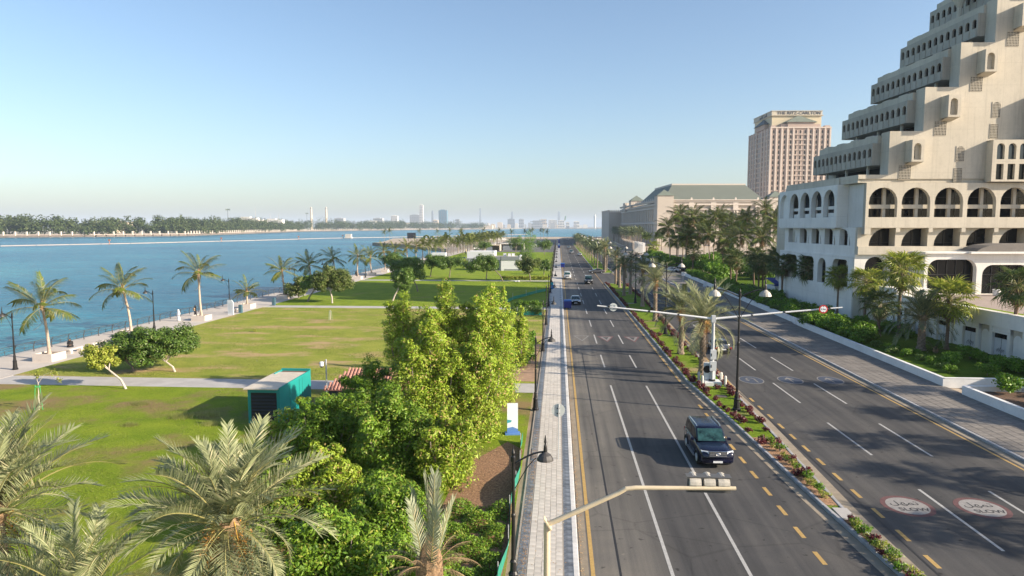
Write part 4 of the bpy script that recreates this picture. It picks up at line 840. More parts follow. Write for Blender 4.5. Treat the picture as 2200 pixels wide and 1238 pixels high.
for i, (x, y, h) in enumerate([(37.2, 27, 7.2), (38.2, 34.4, 6.4), (41.6, 39.6, 7.8), (45.5, 47, 7.0), (47, 55, 8.4)]):
    fan_palm('fan palm of the nearest planter past the right edge, %s from the camera' % NUM[i], (x, y, .5), h, 930 + i * 3, 26, 1.3, 'fan palms of the nearest planter', False, 8)

g = np.random.default_rng(77)   # fallen leaves along the pavement edges and on the mulch, scraps on the dry lawn
Pq = np.concatenate([np.column_stack([-1.25 - np.abs(g.normal(size=900)) * .22, g.uniform(24, 46, 900), np.full(900, .158)]), np.column_stack([.98 + np.abs(g.normal(size=500)) * .12, g.uniform(24, 60, 500), np.full(500, .012)]), np.column_stack([g.uniform(-1.6, .6, 260), g.uniform(24, 60, 260), np.full(260, .158)]), np.column_stack([g.uniform(-5, -2.2, 1400), g.uniform(27, 42, 1400), np.full(1400, .15)])])
V, F = leaf_cloud(Pq, .07, .6, 6, 5); tag(obj('fallen_leaves', npmesh('fallen_leaves', V, F, foliage('dry_leaf_litter', (.30, .16, .07), (.52, .33, .17), (.62, .50, .30), .05, .8))), 'dry fallen leaves along the left pavement and on the mulch', 'leaves', kind='stuff')
Pq = np.column_stack([g.uniform(-48, -6, 420), g.uniform(60, 112, 420), np.full(420, .15)]); V, F = leaf_cloud(Pq, .10, .7, 4, 6); tag(obj('lawn_litter', npmesh('lawn_litter', V, F, mat('litter_pale', (.55, .52, .45), .8, .2, 3))), 'pale scraps and dry leaves scattered on the dry lawn', 'litter', kind='stuff')
n_ = 90000; Pq = np.column_stack([g.uniform(-50, -3, n_), 60 + 53 * g.uniform(0, 1, n_) ** 1.4, np.full(n_, .17)]); cl = np.sin(Pq[:, 0] * .5 + np.sin(Pq[:, 1] * .35) * 2) + np.sin(Pq[:, 1] * .6 + Pq[:, 0] * .2) + g.normal(size=n_) * .5; Pq = Pq[cl > .4]
V, F = leaf_cloud(Pq, .13, .2, -.3, 12, 0); tag(obj('grass_tufts', npmesh('dry_grass_tufts', V, F, foliage('dry_grass_blade', (.15, .20, .03), (.30, .32, .08), None, .3, .6))), 'short grass blades standing out of the dry lawn', 'grass', kind='stuff')
# ================================================================ buildings
def m_concrete(name, c, stain):
    m, t, b = nodes_of(name); tc = N(t, 'ShaderNodeTexCoord'); P_ = tc.outputs['Object']
    mp = N(t, 'ShaderNodeMapping'); mp.inputs['Scale'].default_value = (1.1, 1.1, .09); t.links.new(P_, mp.inputs[0])
    n1 = noise(t, .16, 5, .65, P_); n2 = noise(t, 1.0, 6, .7, mp.outputs[0]); n3 = noise(t, 2.6, 5, .75, P_); n4 = noise(t, 11, 4, .7, P_)
    col = ramp(t, n1.outputs[0], [(.3, dark(c, .86)), (.7, dark(c, 1.06))]).outputs[0]
    col = mixc(t, ramp(t, n2.outputs[0], [(.50, (0, 0, 0)), (.78, (stain, stain, stain))]).outputs[0], col, dark(c, .52))
    col = mixc(t, ramp(t, n3.outputs[0], [(.52, (0, 0, 0)), (.8, (stain * .7,) * 3)]).outputs[0], col, dark(c, .6))
    sx = N(t, 'ShaderNodeSeparateXYZ'); t.links.new(P_, sx.inputs[0])
    def lines(sock, step):
        a_ = N(t, 'ShaderNodeMath', operation='PINGPONG'); t.links.new(sock, a_.inputs[0]); a_.inputs[1].default_value = step / 2
        q = N(t, 'ShaderNodeMath', operation='LESS_THAN'); t.links.new(a_.outputs[0], q.inputs[0]); q.inputs[1].default_value = .022; return q.outputs[0]
    j = N(t, 'ShaderNodeMath', operation='MAXIMUM'); t.links.new(lines(sx.outputs[2], 3.11), j.inputs[0]); t.links.new(lines(sx.outputs[0], 2.39), j.inputs[1])
    jj = N(t, 'ShaderNodeMath', operation='MULTIPLY'); t.links.new(j.outputs[0], jj.inputs[0]); jj.inputs[1].default_value = .28
    col = mixc(t, jj.outputs[0], col, dark(c, .45))
    t.links.new(col, b.inputs['Base Color']); b.inputs['Roughness'].default_value = .88; b.inputs['Specular IOR Level'].default_value = .25
    bumpn(t, b, n4.outputs[0], .2, .01); MATS[name] = m; return m
CONCR = m_concrete('cream_concrete', (.55, .50, .41), .6)
CONCR_S = m_concrete('strip_shade_concrete', (.43, .395, .335), .6)  # cream concrete with the shade of the window strips put into its colour
CONCR_W = m_concrete('white_render', (.78, .76, .72), .3)
GLASS = mat('dark_glass', (.010, .011, .012), .1, .3, .5, spec=.3)
GLASS_K = mat('shaded_glass', (.008, .009, .010), .5, .3, .5, spec=.1)
GLASS_B = mat('blue_glass', (.03, .045, .06), .06, .3, .5, spec=.7)
MULL = mat('dark_frame', (.03, .028, .026), .5, .2, 3)
DOORW = mat('store_door_white', (.60, .61, .64), .6, .08, 2, wear=.08); INK = mat('scribble_black', (.03, .03, .03), .8, .2, 3)
ROOFG = mat('canopy_roof_grey', (.17, .155, .14), .8, .15, 1.0)
class Fr:
    """a wall's own frame: s along it, z up, d outwards"""
    def __init__(s, o, e_, n_): s.o = Vector(o); s.e = Vector(e_); s.n = Vector(n_)
    def p(s, a_, z, d=0.): return s.o + s.e * a_ + s.n * d + Vector((0, 0, z))
def opening_path(c, hw, sill, top, kind, seg=10):
    l, r = c - hw, c + hw
    if kind == 'rect': arc = [(l, top), (r, top)]
    elif kind == 'round': zs = top - hw; arc = [(c - hw * math.cos(PI * i / seg), zs + hw * math.sin(PI * i / seg)) for i in range(seg + 1)]
    elif kind == 'point': zs = top - hw * 1.5; arc = [(l, zs), (l + hw * .18, zs + hw * .8), (c - hw * .35, top - hw * .22), (c, top), (c + hw * .35, top - hw * .22), (r - hw * .18, zs + hw * .8), (r, zs)]
    else:
        rr = {'lq': min(hw * 1.35, (top - sill) * .93), 'soft': hw * .42}.get(kind, min(hw * .9, (top - sill) * .7)); arc = []
        if kind in ('lq', 'both', 'soft'): arc += [(l + rr - rr * math.cos(PI / 2 * i / 6), top - rr + rr * math.sin(PI / 2 * i / 6)) for i in range(7)]
        else: arc += [(l, top)]
        if kind in ('rq', 'both', 'soft'): arc += [(r - rr + rr * math.sin(PI / 2 * i / 6), top - rr + rr * math.cos(PI / 2 * i / 6)) for i in range(7)]
        else: arc += [(r, top)]
    return arc
def arch_wall(b, fr, s0, s1, z0, z1, ops, th, d0=0., ends=True):
    """solid wall with real openings; ops = (centre, half width, sill, top, kind)"""
    P_ = fr.p; cur = s0
    def quad(a_, c_, e_, g_):
        for d, fl in ((d0, False), (d0 - th, True)):
            q = [P_(*a_, d), P_(*c_, d), P_(*e_, d), P_(*g_, d)]; b.add(q[::-1] if fl else q, [(0, 1, 2, 3)])
    for (c, hw, sill, top, kind) in ops:
        arc = opening_path(c, hw, sill, top, kind); l, r = c - hw, c + hw
        quad((cur, z0), (l, z0), (l, z1), (cur, z1)); quad((l, z0), (r, z0), (r, sill), (l, sill)) if sill > z0 + .01 else None
        for (xa, za), (xb, zb) in zip(arc, arc[1:]):
            if xb - xa > 1e-4: quad((xa, za), (xb, zb), (xb, z1), (xa, z1))
        loop = [(l, sill)] + arc + [(r, sill)]
        for (xa, za), (xb, zb) in zip(loop, loop[1:] + loop[:1]):
            if abs(xa - xb) + abs(za - zb) > 1e-4: b.add([P_(xa, za, d0), P_(xb, zb, d0), P_(xb, zb, d0 - th), P_(xa, za, d0 - th)], [(0, 1, 2, 3)])
        cur = r
    quad((cur, z0), (s1, z0), (s1, z1), (cur, z1))
    b.add([P_(s0, z1, d0), P_(s1, z1, d0), P_(s1, z1, d0 - th), P_(s0, z1, d0 - th)], [(0, 1, 2, 3)]); b.add([P_(s0, z0, d0), P_(s1, z0, d0), P_(s1, z0, d0 - th), P_(s0, z0, d0 - th)], [(3, 2, 1, 0)])
    for s in (s0, s1): b.add([P_(s, z0, d0), P_(s, z1, d0), P_(s, z1, d0 - th), P_(s, z0, d0 - th)], [(0, 1, 2, 3)])
    return b
def pane(fr, c, hw, sill, top, kind, d, m, parent, name='window', marg=.03):
    arc = opening_path(c, hw + marg, sill - marg, top + marg, kind); k = [(c - hw - marg, sill - marg)] + arc + [(c + hw + marg, sill - marg)]
    b = MB(); b.add([fr.p(x, z, d) for x, z in k], [tuple(range(len(k)))]); return b.build(name, m, parent)
def fbox(b, fr, s0, s1, z0, z1, d0, d1):
    q = [fr.p(s, z, d) for z in (z0, z1) for (s, d) in ((s0, d0), (s1, d0), (s1, d1), (s0, d1))]
    return b.add(q, [(3, 2, 1, 0), (4, 5, 6, 7), (0, 1, 5, 4), (1, 2, 6, 5), (2, 3, 7, 6), (3, 0, 4, 7)])
TH = R(3.2); EU = Vector((math.cos(TH), math.sin(TH), 0)); EV = Vector((-math.sin(TH), math.cos(TH), 0))
# ---------------------------------------------------------------- the stepped concrete building on the right
bld = thing('stepped_building', 'cream concrete stepped building with arcades and rows of small arched windows', 'building', (44.45, 103, 0), TH)
F_ = Fr((0, 0, 0), (1, 0, 0), (0, -1, 0))          # front frame: s = u, d towards the camera
def frontf(v): return Fr((0, v, 0), (1, 0, 0), (0, -1, 0))
def leftf(u): return Fr((u, 0, 0), (0, 1, 0), (-1, 0, 0))     # s = v, d to the road side
UM = 44.0
def each(name, m, parent, boxes):
    for q_ in boxes: MB().b2(*q_).build(name, m, parent)
# arcade storey, front
c0 = 2.5; ops = [(c0 + 4.73 * i, 2.05, 15.36, 19.64, 'round') for i in range(9)]
b = MB(); arch_wall(b, frontf(0), 0, UM, 13.82, 20.3, ops, .7); b.build('arcade_wall', CONCR, bld)
for o in ops:
    pane(frontf(2.6), o[0], 2.3, 15.2, 19.9, 'rect', 0, GLASS, bld)
    q = MB(); fbox(q, frontf(0), o[0] + .55, o[0] + 1.0, 13.9, 20.0, -1.6, -1.2); q.build('arcade_column', CONCR, bld)
    q = MB(); fbox(q, frontf(0), o[0] - 2.3, o[0] + 2.3, 16.62, 17.2, -1.75, -1.05); q.build('arcade_beam', CONCR, bld)
    q = MB(); fbox(q, frontf(2.55), o[0] - .65, o[0] - .55, 15.2, 19.9, 0, .06); fbox(q, frontf(2.55), o[0] - 2.3, o[0] + 2.3, 18.3, 18.37, 0, .06); q.build('window_frame', MULL, bld)
each('floor_slab', CONCR, bld, [(.02, UM, .72, 27.9, 13.72, 13.81), (-.95, UM, .72, 27.9, 20.36, 20.9)])
each('corbel', CONCR, bld, [(.02, .9, .02, .7, 12.85, 13.8)] + [(c0 + 4.73 * i + 2.05, c0 + 4.73 * i + 2.65, .02, .715, 13.2, 13.8) for i in range(9)])
# second storey, recessed, front
ops = [(3.0 + 4.73 * i, 1.9, 11.12, 13.78, 'lq') for i in range(9)]
b = MB(); arch_wall(b, frontf(.8), -.6, UM, 11.0, 13.9, ops, 1.7); b.build('second_storey_wall', CONCR, bld)
for o in ops:
    pane(frontf(2.6), o[0], 2.2, 10.9, 13.9, 'rect', 0, GLASS, bld)
    q = MB(); fbox(q, frontf(2.55), o[0] - .9, o[0] - .82, 11, 13.9, 0, .06); fbox(q, frontf(2.55), o[0] + .5, o[0] + .58, 11, 13.9, 0, .06); fbox(q, frontf(2.55), o[0] - 1.8, o[0] + 1.8, 11.62, 11.69, 0, .06); q.build('window_frame', MULL, bld)
q = MB(); q.b2(-.7, UM, .25, 27.9, 9.9, 11.1); q.build('second_floor_slab', CONCR, bld)
# third storey (lobby level), front left of the porch
ops = [(2.2, 1.55, 5.0, 9.55, 'both'), (5.9, 1.55, 5.0, 9.55, 'lq')]
b = MB(); arch_wall(b, frontf(.75), -.9, 8.0, 4.4, 9.95, ops, .8); b.build('lobby_wall', CONCR_W, bld)
for o in ops: pane(frontf(1.9), o[0], 1.9, 4.4, 9.9, 'rect', 0, GLASS, bld)
# left side of the arcade storey
u_a = -1.75; ops = [(8.05 + 4.55 * i, 1.93, 15.46, 19.75, 'round') for i in range(5)]
b = MB(); arch_wall(b, leftf(u_a), 5.3, 28.6, 13.85, 20.35, ops, .7); b.build('arcade_wall', CONCR_W, bld)
for i, o in enumerate(ops):
    if i < 4:
        pane(leftf(u_a + 2.0), o[0], 2.3, 15.3, 19.9, 'rect', 0, GLASS_B, bld)
        q = MB(); fbox(q, leftf(u_a), o[0] - 1.93, o[0] + 1.93, 16.7, 17.2, -1.35, -.75); fbox(q, leftf(u_a), o[0] - 1.93, o[0] + 1.93, 15.3, 16.15, -1.35, -.8); q.build('arcade_beam', CONCR_W, bld)
        q = MB(); fbox(q, leftf(u_a), o[0] - 1.2, o[0] - .9, 15.3, 19.5, -1.5, -1.0); q.build('arcade_column', CONCR_W, bld)
    else: pane(leftf(u_a + .6), o[0], 2.0, 15.3, 19.9, 'rect', 0, CONCR_W, bld, 'blind_panel')
each('corner_wall', CONCR_W, bld, [(u_a + .7, .0, 5.32, 5.9, 13.85, 20.33), (-.02, .6, .71, 5.3, 12.9, 20.28), (u_a + .7, 2, 28.0, 28.58, 13.9, 20.3)])
q = MB(); q.b2(u_a + .05, 2.0, 5.9, 28.0, 13.7, 13.84); q.build('floor_slab', CONCR_W, bld)
ops = [(4.4, 1.75, 11.15, 13.6, 'lq'), (9.4, 1.9, 11.15, 13.7, 'lq'), (14.4, 1.9, 11.15, 13.7, 'lq'), (19.3, 1.9, 11.15, 13.7, 'lq'), (24.4, 1.9, 11.15, 13.7, 'lq')]
b = MB(); arch_wall(b, leftf(-.75), 1.2, 28.0, 9.6, 13.86, ops, .8); b.build('second_storey_wall', CONCR_W, bld)
for o in ops: pane(leftf(.5), o[0], 2.0, 11.0, 13.9, 'rect', 0, GLASS_B, bld); q = MB(); fbox(q, leftf(.4), o[0] - .25, o[0] + .25, 11, 13.9, 0, .6); q.build('pier', CONCR_W, bld)
ops = [(5.0, 2.6, 4.9, 9.0, 'soft'), (11.4, 1.5, 4.9, 8.9, 'both'), (17.0, 2.6, 4.9, 9.0, 'soft'), (24.0, 2.6, 4.9, 9.0, 'soft')]
b = MB(); arch_wall(b, leftf(-1.0), .9, 29.5, 0, 9.62, ops, .8); b.build('side_wall', CONCR_W, bld)
for o in ops: pane(leftf(1.0), o[0], 2.4, 4.6, 9.3, 'rect', 0, GLASS, bld); q = MB(); fbox(q, leftf(.6), o[0] - .3, o[0] + .3, 4.6, 9.3, 0, .5); q.build('pier', CONCR_W, bld)
q = MB(); q.b2(1.5, UM, 3.0, 38, 0, 20.3); q.build('core', CONCR, bld)
q = MB(); q.b2(-.9, 8, .76, 1.7, 0, 4.4); q.build('base_wall', CONCR_W, bld)
# stepped tiers with cantilevered window strips
K = 7
q = MB(); q.b2(-1.0, UM, .5, 27, 20.9, 21.5); q.b2(u_a + .6, -1.0, 6.2, 27, 20.4, 21.45); q.build('terrace_parapet', CONCR, bld)
for k in range(K):
    Lk = 3.25 + 4.75 * k; zb = 21.5 + 6.22 * k; us = 2.0 + 4.8 * k; zs = 23.05 + 6.2 * k
    Rk = Lk + 2.3
    b = MB(); b.b2(Lk, UM, .5, 2.79, zb, zb + 6.22); b.build('tier_wall', CONCR, bld); b = MB(); b.b2(Rk, UM, 2.79, 26, zb, zb + 6.2); b.build('tier_core', CONCR, bld)
    if us > 30: continue
    # strip
    fr = leftf(us); nb = 13; bw = 20.4 / nb; ops = [(2.8 + bw * (i + .5), bw * .30, zs + 1.25, zs + 2.55, 'round') for i in range(nb)]
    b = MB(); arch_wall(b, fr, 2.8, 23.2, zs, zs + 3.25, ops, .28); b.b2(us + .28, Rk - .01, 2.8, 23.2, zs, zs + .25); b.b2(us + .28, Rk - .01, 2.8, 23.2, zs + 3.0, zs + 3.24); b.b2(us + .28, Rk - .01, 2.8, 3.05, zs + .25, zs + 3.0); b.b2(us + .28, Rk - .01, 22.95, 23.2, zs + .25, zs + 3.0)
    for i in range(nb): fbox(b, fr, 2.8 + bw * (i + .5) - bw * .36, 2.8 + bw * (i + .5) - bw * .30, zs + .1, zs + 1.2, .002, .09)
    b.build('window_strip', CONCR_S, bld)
    for o in ops: pane(leftf(us + .45), o[0], o[1] + .1, o[2] - .1, o[3] + .1, 'rect', 0, GLASS, bld, 'window')
    q = MB(); q.b2(us + .75, Lk + 4.7, 2.81, 22.6, zs + 3.25, zb + 5.9); q.build('strip_parapet', CONCR, bld)
    if k < K - 1:
        for j in range(4): q = MB(); y0 = 5 + j * 4.8; q.prism([(0, 0), (3.0, 0), (2.5, .34), (.5, .34)], 0, 1.0); q.xf(Matrix.Translation((us + 1.3, y0, zb + 5.89)) @ Matrix(((0, 0, 1, 0), (1, 0, 0, 0), (0, 1, 0, 0), (0, 0, 0, 1)))); q.build('roof_light', CONCR, bld)
    q = MB(); q.add([leftf(Rk - .012).p(v, z) for v, z in ((3.2, zb + .05), (22, zb + .05), (22, zb + 1.5), (3.2, zb + 1.5))], [(0, 1, 2, 3)]); q.build('recessed_glazing', GLASS_K, bld)
    each('strip_support', CONCR, bld, [(us + .6, us + .9, y_, y_ + .3, zb, zs) for y_ in (5.2, 12, 19)])
    # oriel box with an arched niche
    if 5.7 + 4.78 * k < UM - 3:
        ou = 5.55 + 4.78 * k; oz = 23.2 + 6.25 * k
        b = MB(); arch_wall(b, frontf(-1.3), ou, ou + 1.75, oz, oz + 3.1, [(ou + .80, .5, oz + .28, oz + 2.6, 'round')], .55); b.b2(ou, ou + 1.75, -.75, .498, oz, oz + 3.1); b.add([(ou, -1.3, oz), (ou + 1.75, -1.3, oz), (ou + 1.75, .498, oz - .3), (ou, .498, oz - .3)], [(3, 2, 1, 0)]); b.build('oriel_box', CONCR, bld)
        pane(frontf(-.755), ou + .80, .5, oz + .28, oz + 2.6, 'round', 0, CONCR, bld, 'niche_back'); q = MB(); fbox(q, frontf(-.76), ou + .35, ou + .72, oz + .5, oz + 2.2, 0, .01); q.build('niche_window', GLASS, bld)
        def screen(s0, s1, z0, z1, nx, nz, arch=False):
            fr = frontf(.5); q = MB(); fbox(q, fr, s0, s1, z0, z1, .004, .012); s = q.build('lattice_screen', MULL, bld)
            r = MB(); dx = (s1 - s0) / nx; dz = (z1 - z0) / nz
            for i in range(nx + 1): fbox(r, fr, s0 + dx * i - dx * .13, s0 + dx * i + dx * .13, z0 - .02, z1 + .02, .014, .06)
            for i in range(nz + 1): fbox(r, fr, s0 - .02, s1 + .02, z0 + dz * i - dz * .13, z0 + dz * i + dz * .13, .016, .062)
            r.build('lattice', CONCR, s)
            if arch:
                w_ = MB(); hw = (s1 - s0) / 2; c = (s0 + s1) / 2
                for sg in (-1, 1): pts = [(c + sg * hw * 1.05, z1 + .05), (c + sg * hw * 1.05, z1 - hw)] + [(c + sg * hw * math.cos(PI / 2 * i / 5), z1 - hw + hw * math.sin(PI / 2 * i / 5)) for i in range(6)] + [(c, z1 + .05)]; w_.add([fr.p(x, z, .066) for x, z in pts], [tuple(range(len(pts)))])
                w_.build('arched_head', CONCR, s)
        screen(ou - .75, ou + .95, oz - 2.35, oz - .35, 8, 9)
        if ou + 8.7 < UM - 6: screen(ou + 7.35, ou + 8.5, oz + .2, oz + 2.35, 6, 10, True); screen(ou + 7.2, ou + 8.35, oz - 2.75, oz - .75, 6, 9)
# projecting window block above the arcade on the right
for k in range(2):
    u0 = 17.2 + 4.78 * k * 1.0; z0 = 20.42 + 6.22 * k * 1.0
    if k: u0 = 22.6
    n_ = 8 if k == 0 else 5; ops1 = [(u0 + 1.15 + 1.62 * i, .52, z0 + .28, z0 + 2.5, 'rect') for i in range(n_)]; ops2 = [(u0 + 1.15 + 1.62 * i, .55, z0 + 3.15, z0 + 5.4, 'round') for i in range(n_)]; s1 = u0 + 1.62 * n_ + .7
    b = MB(); arch_wall(b, frontf(-.9), u0, s1, z0, z0 + 2.85, ops1, .5); arch_wall(b, frontf(-.9), u0, s1, z0 + 2.86, z0 + 5.9, ops2, .5); b.b2(u0, u0 + .4, -.4, .498, z0, z0 + 5.9); b.b2(u0, s1, -.4, .498, z0 + 5.6, z0 + 5.89); b.build('window_block', CONCR, bld)
    for o in ops1 + ops2: pane(frontf(-.45), o[0], .7, o[2] - .2, o[3] + .2, 'rect', 0, GLASS_B if o[2] > z0 + 2 else GLASS, bld)
q = MB(); q.tube([(19.3, 12, 40.0 + 6.2), (19.3, 12, 48.5)], [.35, .4], 8); q.tube([(19.3, 12, 48.5), (19.3, 12, 49.6), (19.3, 12, 50.2)], [.4, .9, 1.6], 8); q.build('flared_roof_pier', CONCR, bld)
# podium towards the camera with white store doors
fr = leftf(0.15)
b = MB(); b.b2(.15, UM, -48, .7, 0, 4.35); b.build('podium', CONCR, bld)
q = MB(); q.b2(-.25, .45, -48, -.2, 3.55, 5.0); q.build('podium_parapet', CONCR_W, bld); q = MB(); q.b2(-.3, .5, -48, -.2, 5.0, 5.08); q.build('podium_coping', CONCR_W, bld)
for j in range(9):
    v0 = -9.0 - 4.82 * j if j else -9.0
    d = MB(); fbox(d, fr, v0 - 2.15, v0, .1, 2.35, .05, .10); dd = d.build('store_door', DOORW, bld)
    q = MB(); fbox(q, fr, v0 - 2.15, v0, 2.38, 2.85, .04, .06); q.build('transom', GLASS, dd)
    q = MB(); fbox(q, fr, v0 - 2.1, v0 - .06, .1, .5, .102, .106); q.build('kick_plate', mat('kick_plate', (.25, .25, .26), .6), dd)
    q = MB(); fbox(q, fr, v0 - 1.10, v0 - 1.05, .1, 2.35, .102, .11); q.build('door_gap', MULL, dd)
    g_ = random.Random(j); q = MB()
    for s_ in range(5): x = v0 - 1.6 + s_ * .24; q.tube([fr.p(x, 1.1 + g_.uniform(-.1, .1), .115), fr.p(x + .1, 1.35 + g_.uniform(-.12, .12), .115), fr.p(x + .2, 1.1 + g_.uniform(-.2, .1), .115), fr.p(x + .12, .9, .115)], .016, 4)
    q.build('scribble', INK, dd)
    q = MB(); fbox(q, fr, v0 + .05, v0 + .5, 0, 3.6, 0, .35); fbox(q, fr, v0 - 2.6, v0 - 2.2, 0, 3.6, 0, .35); fbox(q, fr, v0 - 2.6, v0 + .5, 2.9, 3.56, 0, .3); q.build('door_surround', CONCR_W, bld)
    q = MB(); hw = .62; pts = [(v0 + 1.5 - hw, .1), (v0 + 1.5 + hw, .1)] + [(v0 + 1.5 + hw * math.cos(PI * i / 8), 2.4 + hw * math.sin(PI * i / 8)) for i in range(9)]; q.add([fr.p(x, z, .04) for x, z in pts], [tuple(range(len(pts)))]); q.build('blind_arch', CONCR_W, bld)
q = MB(); q.b2(.5, UM, -47, .6, 4.36, 4.40); q.build('terrace_floor', mat('terrace_paving', (.36, .29, .25), .9, .2, 1.5), bld)
q = MB(); q.b2(.7, 4.6, -30, -13.5, 4.4, 4.52); q.build('terrace_lawn', GRASS_FAR, bld)
q = MB(); q.b2(-.2, 4.6, -9.6, -5.2, 4.4, 5.75); q.build('terrace_block', CONCR_W, bld)
# porch with a barrel roof
ops = [(11.1, 3.45, 4.42, 9.35, 'soft'), (18.8, 3.45, 4.42, 8.6, 'soft'), (26.5, 3.45, 4.42, 8.6, 'soft'), (34.2, 3.45, 4.42, 8.6, 'soft')]
b = MB(); arch_wall(b, frontf(-3.0), 7.2, UM, 4.4, 10.2, ops, .8); b.b2(7.2, 7.9, -2.2, .2, 4.4, 10.2); b.build('porch_wall', CONCR_W, bld)
for o in ops:
    pane(frontf(-1.6), o[0], 3.5, 4.4, 9.6, 'rect', 0, GLASS, bld)
    q = MB()
    for j in range(-2, 3): fbox(q, frontf(-1.65), o[0] + j * 1.3 - .05, o[0] + j * 1.3 + .05, 4.4, 9.6, 0, .08)
    fbox(q, frontf(-1.65), o[0] - 3.4, o[0] + 3.4, 7.1, 7.18, 0, .08); q.build('window_frame', MULL, bld)
q = MB(); q.b2(13.0, UM, -4.0, .2, 10.2, 10.5); q.b2(7.0, 13.0, -3.4, .2, 10.21, 10.42); q.build('porch_eaves', CONCR_W, bld)
q = MB(); pr = [(13.8 + .0, 10.5), (14.4, 10.95), (15.6, 11.35), (17.5, 11.55), (UM, 11.55), (UM, 10.5)]; q.add([(x, -3.9, z) for x, z in pr] + [(x + (.0), -.2, z + .05) for x, z in pr], [tuple(range(6)), tuple(range(6, 12))[::-1]] + [(i, i + 6, (i + 1) % 6 + 6, (i + 1) % 6) for i in range(6)]); q.build('barrel_roof', ROOFG, bld)
t = thing('white_flower_pot', 'white stone flower pot on the terrace before the dark lobby glass', 'pot'); t.location = bld.matrix_basis @ Vector((9.6, -16.0, 4.4)) if False else Vector((44.45, 103, 0)) + EU * 16.0 + EV * -5.2 + Vector((0, 0, 4.42))
MB().lathe([(.28, 0), (.42, .1), (.5, .8), (.56, .85), (.5, .9)], 12).build('pot', WALLW, t)
t = thing('blue_canopy', 'blue fabric canopy over a low kiosk left of the stepped building', 'canopy', (44.6, 139.5, .4), TH)
MB().add([(-2.2, -2, 2.3), (2.2, -2, 2.3), (2.2, 3, 3.2), (-2.2, 3, 3.2), (-2.2, -2, 1.9), (2.2, -2, 1.9)], [(0, 1, 2, 3), (4, 5, 1, 0)]).build('cover', mat('blue_fabric', (.02, .05, .30), .6), t)
MB().b2(-2, 2, -1.8, 2.8, 0, 1.85).build('kiosk', CONCR_W, t)
# ---------------------------------------------------------------- hotel tower with its sign
PINK = mat('pink_stone', (.42, .325, .275), .85, .08, .08); PINK_L = mat('pale_stone', (.56, .48, .42), .85, .06, .08); SIGNB = mat('sign_band', (.50, .45, .36), .85, .06, .1)
COPPER = mat('grey_green_roof', (.155, .18, .145), .75, .12, .15); COPPER_D = mat('blue_green_roof', (.06, .10, .115), .7, .1, .2); WINB = mat('bronze_glass', (.05, .035, .028), .2, .3, 1); LETTER = mat('sign_letter', (.045, .05, .07), .6)
rt = thing('hotel_tower', 'tall pink stone hotel tower with a lettered roof sign', 'building', (192.6, 648, -6.3), TH); rt.scale = (1.45,) * 3
q = MB(); q.b2(0, 37.5, 0, 40, 0, 76); q.b2(.2, 3.4, .2, 3.4, 76, 77.4); q.b2(34, 37.3, .2, 3.4, 76, 77.4); q.b2(6.5, 31, .3, 3, 76, 78.3); q.build('wall', PINK, rt)
q = MB(); q.b2(2.0, 33.2, 4, 36, 76.02, 84.2); q.build('roof_block', mat('cream_panel', (.56, .48, .33), .8, .05, .3), rt)
q = MB(); q.b2(1.6, 33.4, 3.4, 37, 84.2, 86.8); q.build('sign_band', SIGNB, rt); q = MB(); q.b2(1.3, 33.7, 3.1, 37.3, 86.8, 87.05); q.b2(1.3, 34.3, 3.1, 37.3, 83.95, 84.21); q.build('sign_cornice', SIGNB, rt)
cols = [1.9, 5.35, 8.85, 12.65, 15.9, 18.7, 21.6, 25.0, 28.7, 32.35, 35.85]
fr = Fr((0, 0, 0), (1, 0, 0), (0, -1, 0)); rows = [73.3 - 3.2 * i for i in range(17)]
wm = MB(); pts = opening_path(0, .55, -1.0, 1.25, 'point'); k_ = [(-.55, -1.0)] + pts + [(.55, -1.0)]; wm.add([(x, -.03, z) for x, z in k_], [tuple(range(len(k_)))]); WIN_ME = wm.mesh('tower_window', WINB)
wm = MB(); wm.b2(-.75, .75, -.25, 0, -1.25, -1.02); wm.b2(-.78, -.6, -.14, 0, -1.02, 1.0); wm.b2(.6, .78, -.14, 0, -1.02, 1.0); SILL_ME = wm.mesh('tower_window_frame', PINK_L)
for r_ in rows:
    for c in cols: o = obj('window', WIN_ME, rt, loc=(c, -.0, r_)); obj('window_frame', SILL_ME, o)
each('pilaster', PINK_L, rt, [(c - .5, c + .5, -.55, -.001, 0, 76.2) for c in (0.15, 3.6, 7.1, 10.7, 14.3, 23.3, 26.8, 30.5, 34.1, 37.3)])
each('balcony_band', PINK_L, rt, [(10.7, 26.8, -.5, -.002, r_ - 1.75, r_ - 1.5) for r_ in rows]); each('cornice', PINK_L, rt, [(-.4, 37.9, -.7, -.003, 75.6, 76.4)])
each('side_band', PINK_L, rt, [(-.3, -.002, .3, 39.7, r_ - 1.7, r_ - 1.4) for r_ in rows]); each('pilaster', PINK_L, rt, [(-.5, -.001, c - .55, c + .55, 0, 76.1) for c in (.2, 4.8, 9.5, 15, 25, 30.5, 35.2, 39.8)])
LW = MB().add([(-.02, -.6, -1.0), (-.02, .6, -1.0), (-.02, .6, 1.1), (-.02, -.6, 1.1)], [(0, 3, 2, 1)]).mesh('tower_side_window', WINB)
for r_ in rows[:14]:
    for c in (2.4, 7.0, 11.0, 13.4, 16.4, 18.8, 21.2, 23.6, 27.6, 33, 37.4): obj('window', LW, rt, loc=(0, c, r_))
q = MB(); cx, cy = 18.75, 4; q.add([(9.0, -1.6, 79.3), (28.6, -1.6, 79.3), (28.6, 4.2, 79.3), (9.0, 4.2, 79.3), (17.5, 3.0, 83.6), (20, 3.0, 83.6)], [(0, 1, 5, 4), (1, 2, 5), (3, 0, 4), (3, 2, 1, 0), (2, 3, 4, 5)]); q.build('front_gable_roof', COPPER, rt); q = MB(); q.b2(10.4, 27.2, -.6, 4, 76.3, 79.3); q.build('gable_block', PINK, rt)
